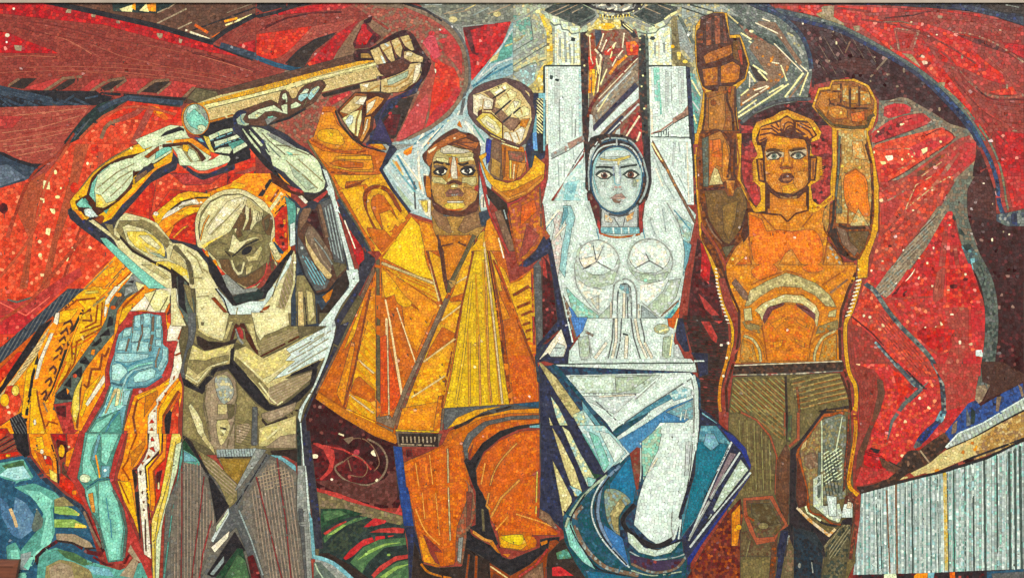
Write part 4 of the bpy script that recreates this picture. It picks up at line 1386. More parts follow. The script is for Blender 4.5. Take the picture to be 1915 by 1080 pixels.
run('''
@O woman/outline
@Z 6.4
@T 980 380 4.56
p DR2*2,DR | 1480,300 1640,440 1700,1080 1380,1080 1420,700
p RS | 1500,330 1560,380 1600,480 1580,700 1500,620 1510,450
p RT | 1480,760 1560,830 1690,980 1650,1010 1540,900
p RT | 1530,970 1620,1080 1570,1080
l DR 14 | 1440,760 1640,1060
@T 980 600 4
p DR2*2,KB*2,5a2c24 | 1180,-40 1520,-40 1540,300 1450,600 1460,760 1330,660 1300,400 1220,100
h KB 6 20 5 | 1220,-40 1520,0 1520,300 1450,600 1460,760 1330,660 1300,400
p RT | 1320,0 1390,0 1450,120 1440,170 1400,140
p RT | 1420,0 1490,0 1460,20
p KB | 1300,240 1390,240 1380,420 1320,420
p N | 1240,230 1380,240 1380,400 1310,420 1290,290
@O column2
@T 980 180 5.32
p WT | 1250,420 1670,430 1690,1080 1600,1080 1440,780
l WGD 10 | 1540,460 1550,560
l WG 20 | 1500,460 1480,700
l WGD 8 | 1600,500 1610,720
l WGD 8 | 1530,780 1640,1000
l WC 14 | 1620,460 1640,1060
l K 18 | 1655,300 1690,700 1710,1080
@O column1
p WT | 240,480 590,400 600,560 240,1080 180,1080 240,820 250,640
l PK*2,WGD 60 | 600,420 440,500 
l WGD*2,PK 50 | 440,510 270,600
l GY 7 | 590,440 450,540 270,630
l WGD 8 | 400,600 400,800
l WGD 7 | 340,640 350,900
l WGD 7 | 490,520 500,640
l GY 10 | 600,520 520,640 440,790
l PK*1,WGD 20 | 480,720 300,1060
p WT*2,BL | 600,600 620,1080 290,1080 420,820
p BLM*1,BL*2 | 420,860 540,840 480,1080 380,1080
@O woman/veil
p BL*1,WT*3 | 600,560 640,480 640,1080 560,1080
p WT | 1250,440 1300,560 1440,780 1610,1080 1180,1080 1230,960 1270,860
l COL*1,BRL*2 30 | 1265,440 1400,680 1500,880 1610,1080
l CR 16 | 1270,470 1370,640
l WGD 8 | 1290,580 1400,860 1520,1060
l WC 14 | 1310,720 1380,900
@Z 5
@O woman/hair
pc K*2,KB*2,BR | 640,480 700,400 920,380 1120,450 1200,600 1260,800 1260,900 1200,1080 1100,1080 700,1080 640,960 610,900 620,700
p WG | 660,540 740,440 680,580 650,640 660,700 630,720
p K*2,BR | 600,400 640,440 630,520 680,1080 620,920 610,700
p DR2*2,BRL | 640,960 700,1080 760,1180 720,1180 640,1080
p K*2,3a3440 | 1190,400 1250,400 1270,860 1220,960 1190,800
p RT | 1080,480 1180,420 1195,620 1130,560
@Z 4
lc BLN 16 | 668,900 662,720 700,560 800,460 920,432 1040,460 1130,560 1180,700 1190,800
lc WGD 14 | 650,940 645,720 690,560 790,440 920,420 1060,450 1150,560 1200,680 1230,860 1190,1000
lc K 20 | 690,600 760,490 920,455 1060,490 1140,580
lc WG 14 | 680,640 760,520 920,480 1060,515 1150,640 1180,760
p WG | 910,425 932,425 932,500 910,500
lc WGD 16 | 1195,680 1230,820 1200,960 1150,1060
@Z 4.6
@O woman/face
oc BLN | 922,832 262,336
oc c4d4cc*3,b8ccc4*2,d0dcd4 | 922,832 248,324
p BL*2,TQ | 690,800 720,960 800,1060 740,980 700,880
pc BL | 680,760 700,640 760,560 720,680 700,800 740,960 700,900
pc BL | 1165,800 1140,640 1160,700 1170,840 1120,1000
p WT | 800,560 920,520 1040,560 1060,600 800,610
p BL | 800,550 930,515 1020,540 900,535
p OL*2,YL | 750,610 800,625 900,630 1040,590 1065,590 1060,610 960,650 840,650 760,635
p OL | 930,650 960,640 945,690 930,690
p WT | 745,650 880,660 900,680 720,690
p WT | 960,660 1060,630 1100,670 960,690
lc KG 22 | 718,712 760,706 820,708 890,714
lc KG 22 | 958,712 1010,702 1070,692 1128,684
p WT | 905,680 940,680 955,780 960,880 925,885 905,860
p 8a94ac*2,7a86a0 | 880,700 900,700 905,820 885,790
p 9aa4b4*2 | 950,700 960,720 965,830 952,780
l BLM 8 | 895,800 905,870 930,888 960,880
p KG | 712,790 750,745 800,738 850,755 880,790 840,828 760,828
p d8d8c8 | 730,795 760,765 800,755 845,770 862,795 830,815 770,815
o BM | 800,790 34,32
o K | 800,790 18,18
o WC | 783,776 6,6
p KG | 985,785 1030,745 1070,735 1110,750 1145,785 1100,825 1030,820
p d8d8c8 | 1002,787 1035,763 1075,752 1105,768 1128,785 1095,810 1040,808
o BM | 1062,783 34,32
o K | 1062,783 18,18
o WC | 1045,770 6,6
lc 2c3634 12 | 708,792 748,750 800,741 852,758 884,792
lc 2c3634 12 | 981,789 1028,748 1070,738 1112,753 1149,789
o b09088 | 915,908 18,10
o b09088 | 955,905 14,10
o 7a6a64 | 890,932 8,6
o 7a6a64 | 972,932 8,6
p b89e92*2,ac9084 | 860,1015 920,970 945,975 970,965 1015,1010 940,1005
l 80706a 8 | 855,1018 940,1005 1018,1012
p d0b0a0*2,c8a494 | 870,1020 940,1012 1010,1015 960,1040 900,1040
o WG | 780,900 20,26
p GM*2,GYL | 1080,820 1130,830 1120,900 1080,900
p OL | 1115,835 1145,835 1130,860
p WT | 760,850 800,850 800,900 770,890
p GYL*2,WG | 900,1060 990,1050 950,1080
@T 1060 240 5.685
p BRL*2,WG | 480,750 600,750 560,800 500,790
@Z 5
@O woman/neck
p WG | 360,830 420,885 500,908 560,914 640,892 700,852 760,800 760,1050 360,1050
p WG*2,SKL*2,COL*.4 | 400,900 500,960 480,1010 400,990
p SKL*2,COL*.6 | 620,940 720,880 700,960 640,1000
l GY 30 | 440,910 560,930 660,910
l GY 8 | 500,950 560,1050
l GY 8 | 620,950 600,1040
l K 8 | 370,860 362,1040
l K 9 | 755,840 755,1050
@O woman/face
lc BLN 9 | 290,740 350,830 480,900 560,912 640,890 740,810
@Z 4
h K 7 14 60 | 620,890 760,800 760,820 640,910
@Z 6
@O woman/hair
p DR2*2,BRL | 210,680 270,700 350,820 360,1040 350,1160 320,1160 290,940 220,760
p RT | 320,960 360,1000 370,1180 330,1180
p RT | 760,830 830,770 800,960 820,1160 770,1160
@O woman/dress
@T 980 380 4.56
p WT*3,CT | 160,-20 560,-20 640,240 1000,260 1030,-20 1360,-20 1470,100 1440,240 1410,360 1300,1080 380,1080 240,400 190,230
@O woman/neck
p BLM*2,BL | 655,205 985,205 990,260 820,268 655,258
l WT 14 | 760,210 765,262
l WT 14 | 830,210 832,264
l WT 14 | 890,208 895,262
@O woman/dress
lc ORD*2,COL 18 | 645,258 750,288 860,288 990,265
l RT 18 | 640,200 650,260
l RT 20 | 1000,100 1010,250
l BLD 8 | 620,220 640,310
l BLD 8 | 1015,220 1030,300
p BL | 330,20 400,20 440,120 380,380 350,640 300,560 320,400 360,200
p BLM | 340,40 375,40 380,100 300,230 290,300
p d8c8c0*2,WT | 240,100 330,60 300,230 330,330 310,520 290,640 230,340 260,200
l WC 18 | 190,190 300,60
l WC 20 | 260,300 360,180
l BLD 6 | 190,220 290,80
p CT*2,WT*2 | 410,200 500,180 460,320 370,600 350,640 380,400
p BLM | 1340,240 1430,360 1400,500 1350,640 1370,420
p BL*2,GM*2,WT | 1300,100 1440,180 1410,350 1350,310
l BLD 8 | 1280,60 1420,230
l GYL 8 | 1220,0 1370,260
l BRL 24 | 1360,-20 1460,170
l WGD 10 | 1070,140 1120,270
l WGD 8 | 1180,50 1210,250
l WGD 8 | 540,20 580,120
@Z 7
pc WG*2,GM | 440,600 440,480 480,370 640,320 780,400 820,520 780,660 660,730 520,700
oc WT*3,WC | 635,455 168,140
p GM*2,WG | 460,520 520,600 640,610 760,570 810,540 760,690 640,720 520,690
p WT | 510,570 630,510 750,570 680,610 580,610
l GY 7 | 590,360 620,500 500,565
l GY 7 | 620,500 755,575
l GY 6 | 680,360 625,490
p WC | 470,480 600,450 615,500 510,555
p WT | 640,500 770,440 790,520 760,570
lc GYL 9 | 440,520 470,400 560,330 660,320 770,390 812,500 790,600
pc WG*2,GM | 890,540 900,400 1000,310 1140,320 1230,400 1260,560 1180,670 1080,700 960,660
oc WT*3,WC | 1070,450 176,140
p GM*2,TQ*.4,WG | 890,560 1000,600 1120,610 1240,580 1200,660 1090,690 960,650
p WT | 950,560 1070,490 1190,560 1120,600 1000,590
l GY 8 | 940,560 1070,490 1190,560
l GY 7 | 1070,490 1040,430
lc GYL 9 | 885,520 920,380 1020,310 1130,315 1230,390 1270,500 1240,600
lc GYL 8 | 430,510 450,700 540,840 640,950
p WC,WT*2 | 440,630 540,710 700,740 730,800 640,900 540,820 480,740
p d0ccb0,WG | 560,820 640,780 640,930
p WC,WT*2 | 990,700 1220,650 1160,760 1040,870 990,820
p GM*3,WG | 1230,660 1340,640 1300,800 1200,930 1120,960 1050,880 1180,760
l GYL 8 | 1010,850 1200,1010
p TQ*2,GM*2,BL | 350,700 440,800 640,960 640,1080 500,1080 400,880
p WG*2,GM*2 | 640,960 740,860 740,1080 600,1080
p 5a86c0*2,4c78b4 | 380,870 420,910 520,1080 440,1080
p BRL*2,WG | 330,770 380,860 430,1080 400,1080
p WGD | 1000,860 1180,1010 1180,1080 1000,1080
p TQ*2,BLD | 1330,800 1300,940 1200,1010 1180,990 1290,880
p BLD | 1290,880 1320,840 1240,980 1190,1010
p ORD | 1330,870 1330,960 1300,1080 1250,1060 1220,1030
l BRL 14 | 1320,830 1170,960
lc GYL 12 | 740,1080 760,760 780,680 860,645 930,680 960,780 960,1080
lc WT 36 | 765,1080 780,760 800,700 860,670 920,710 940,800 945,1080
lc GY 10 | 800,1080 800,780 830,700 880,690 910,760 920,1080
p WGD*2,BLM | 800,780 820,690 890,690 905,800 880,860 870,760 840,740
l WC 26 | 855,760 850,1080
l GY 8 | 880,800 890,1080
l WC 18 | 740,840 745,1080
l WC 18 | 975,860 985,1080
l GY 6 | 1000,980 1020,1080
@Z 6.4
@O woman/dress
@T 980 600 4
p WT*3,CT | 360,-20 1150,-20 1120,160 1210,290 330,320 340,220 420,110
p GM*2,WG | 400,120 480,110 500,280 420,290
p 5a86c0*2,4c78b4 | 360,-30 480,-30 440,80 390,130 340,-30
l BRL 14 | 340,-30 390,130
l GYL 10 | 480,100 510,260
l GY 9 | 670,-20 660,140 630,280
l WC 24 | 690,-20 690,140 660,280
l GY 9 | 730,-20 720,150 690,280
l WC 30 | 770,110 760,280
l KG 12 | 740,95 780,105
l GY 9 | 800,-20 820,120 870,280
l WC 22 | 830,-20 860,140 920,280
l GY 9 | 870,-20 900,120 900,160
l WC 26 | 620,160 530,280
l WC 24 | 900,160 960,280
l BRL*1,GYL 20 | 460,80 520,110
o GM*2,OL | 1030,60 60,40
l CR 14 | 1010,80 1080,60
p ORD | 1070,-20 1150,-20 1120,60 1080,40
l CR 12 | 1150,-20 1120,90
p GM | 1040,120 1100,110 1100,280 1030,280
l CR 12 | 1110,100 1090,260
p N | 1150,-20 1190,-20 1240,230 1200,230 1130,120
p WG | 1120,180 1150,170 1200,280 1120,280
p N | 100,-20 320,-20 370,160 340,220 330,320 220,320 160,300 100,310 120,210 270,80
p DR2*2,KB | 140,-20 280,-20 270,60 150,180
p GY | 90,-20 150,-20 150,160 100,210
p N | 290,-20 340,-20 370,170 330,200 300,120
l WT 12 | 325,-20 365,160
p WC | 105,300 200,160 280,55 325,190 295,270 200,270 180,240
p WG*1,WT*2 | 180,270 250,160 320,190 290,270
l GY 6 | 220,200 280,200
p N | 170,270 330,280 330,330 260,330 200,300
h K 9 16 90 | 340,295 410,295 410,315 340,315
@O woman/belt
p WT*2,CT | 225,325 330,322 1280,310 1295,385 1000,380 300,400
p WT | 340,300 490,290 1260,280 1270,310 340,320
l KG 8 | 225,322 1270,312
l WT 12 | 1270,300 1350,298
@O woman/skirt
p BLN,N | 110,330 1250,380 1320,440 1330,780 1320,1080 1240,1900 1210,1950 460,1950 290,1560 130,1420
p WT*2,CT*2,WG | 290,405 1240,385 1270,420 1290,500 1300,900 1250,1080 700,1080 770,990 620,760 380,520
p WT*2,CT,GM*2 | 330,410 1020,400 860,540 400,540
p GM*3,WG | 680,420 960,410 800,520 690,540
p WG*2,WT | 430,560 840,550 680,700 560,640 480,600
l WC 14 | 560,565 830,550
l GY 6 | 400,545 840,545
l GY 7 | 540,600 720,770
p CT*3,WT | 680,700 1060,400 1250,400 1170,480 720,770
l GYL 8 | 1040,400 830,590
l GY 8 | 1250,430 920,640 720,780
l WT 22 | 1230,420 1000,560 700,760
p BLD*2,BLM | 660,830 920,640 1120,520 1150,560 980,650 700,840
p BLN*2,14484c | 660,830 700,790 960,670 900,720 690,870
p BLM*2,WT*2 | 1080,540 1170,490 1260,500 1250,560 1120,600
l WT 16 | 1250,560 1000,690 700,880
p 4c80a8*2,6090b4,3c7098 | 700,890 900,770 1080,650 1270,570 1280,700 1200,760 1020,760 900,920 870,960 790,990
p WGD*1,BLM*2 | 1060,680 1270,580 1280,740 1160,720
l WT 14 | 1215,660 1200,740
l WT 10 | 1180,680 1170,740
p TQ*2,GM*2 | 1030,780 1010,930 940,1080 880,1080 880,930 970,820
p WT*2,CT,WG | 1040,760 1240,790 1260,860 1220,1080 940,1080 1010,930
l WT 20 | 1270,400 1295,500 1300,780 1270,1080
l GYL 10 | 1250,420 1270,520 1270,820 1245,1080
p RB | 790,990 870,920 870,1080 800,1080
l WT 10 | 872,910 875,1080
p N | 110,330 130,310 220,420 420,760 560,1080 130,1080
p BLN*2,14484c | 180,310 250,330 440,560 660,840 600,800 400,560
p OL*3,OLD | 105,310 130,310 250,430 430,680 480,760 360,720 240,540
p BL*2,GM*2,CR | 360,700 450,660 620,880 740,1040 680,1080 560,1080
p WT*2,BL | 430,640 560,820 720,1020 650,1070 480,800
p BLM*2,BLD | 430,590 600,810 640,850 560,810 440,660
p WT | 640,830 700,890 770,990 740,1030 600,860
p TQ*2,BL | 560,900 600,900 700,1040 640,1070
p CR*2,GM,BL | 195,550 260,640 380,880 480,1080 420,1080 340,940 240,720
p OL*2,CR | 185,710 240,830 310,970 360,1080 300,1080 260,980 200,800
p OL | 205,1030 240,1080 215,1080
p BLN*1,14484c*2 | 400,820 480,900 570,1080 480,1080 430,930
@T 980 810 4
@O dark_banner
p KB | 170,860 300,780 480,1020 480,1090 170,1090
p TQD*2,GR | 240,890 320,860 360,930 250,940
p RV | 210,1000 270,990 370,1060 210,1065
p N | 440,1000 600,1030 880,1060 880,1090 470,1090
@O woman/skirt
p N | 130,-60 500,-60 620,300 300,620 280,700 120,560
p CR*2,GM,BL | 280,-60 340,-20 430,160 545,340 480,400 390,200
p OL*2,CR | 205,-60 280,60 380,260 440,440 410,470 380,470 300,250 240,60
p OL*2,CR | 210,190 260,280 360,480 360,510 290,620 260,450
p BLM*1,WT | 330,380 420,420 440,440 400,470
p BL*2,WT | 400,-60 600,-60 720,60 770,150 600,300 500,100
p TQ*2,BL | 480,-20 560,20 640,220 600,290
p WT*2,CT | 560,-20 640,0 760,140 680,220
l TQD 8 | 440,0 580,240
p GRD | 430,160 520,300 600,310 530,340
p BL*2,TQ | 470,320 545,340 510,390 480,400
p BLN*2,14484c*2 | 290,620 420,450 620,310 780,160 860,100 860,480 820,520 720,640 720,760 790,900 1180,800 1220,880 1210,1080 460,1080 380,960 300,800
p 2c6c90*2,387c9c,246080 | 640,380 780,180 800,160 840,400 820,520 760,540 640,420
pc 8aa08c*2,7a94a0,OLD | 600,440 660,410 740,440 800,510 730,560 700,640 720,760 680,740 620,640
p OLD*2,OL | 640,600 720,480 760,540 710,620 710,740 670,720
p 3c6ca0*2,4c7cac | 600,680 740,780 790,990 760,1000 640,860 580,760
lc 7890a8 26 | 720,240 600,360 560,500 560,640 640,820 780,990
lc WG 12 | 600,330 520,480 510,620 580,780 700,920 790,1000
lc K 10 | 640,320 545,470 540,640 620,810 770,980
p TQ*2,BL | 300,690 350,610 360,680 430,850 540,1020 440,960 340,840
lc GM 22 | 620,310 460,450 350,600 310,700
lc WGD*1,BRL*2 34 | 440,540 380,620 400,740 480,880 600,990 720,1030 860,1060
lc K 10 | 460,450 350,640 380,760 470,900 560,1010 760,1060
p RB*2,BRL | 790,150 865,90 870,300 850,480 830,380
l WT 12 | 872,80 875,280 868,360
p TQ*2,GM*2 | 880,60 950,0 1030,0 1000,130 940,260 890,360
@Z 7.5
p WT*3,CT*2,WG | 1030,0 1240,0 1260,100 1240,300 1200,490 1120,800 1000,830 930,790 820,680 850,500 890,370 960,200 1000,130
p WG | 1210,60 1250,60 1230,300 1200,320
@Z 6.4
l WC 16 | 1000,180 930,290
l WT 16 | 1290,-40 1280,140 1240,360
l GYL 8 | 1110,580 1100,700 1120,790
lc K 36 | 830,530 740,640 790,740 900,810 1000,840 1110,790
l WT 20 | 1165,640 1120,790
l WT 12 | 1175,640 1155,790
p CT*2,GM | 770,730 820,760 900,850 1000,870 1100,830 1180,800 1100,890 980,920 860,890 780,810
lc K 10 | 830,740 930,850 1080,830 1180,790
lc WGD 8 | 790,880 920,940 1100,930 1200,900
p DR2*1,3c3450*3 | 790,900 1000,950 1200,930 1140,1010 960,1040 800,980
lc BRL*2,WGD 22 | 800,970 960,1035 1130,1010 1210,920
p WT | 1220,800 1235,860 1200,890 1190,880
l GM 14 | 1240,800 1200,900
lc GM 14 | 800,1020 960,1060 1180,1030
p 2c6080*2,246074 | 460,1020 560,1030 860,1080 480,1080
''')
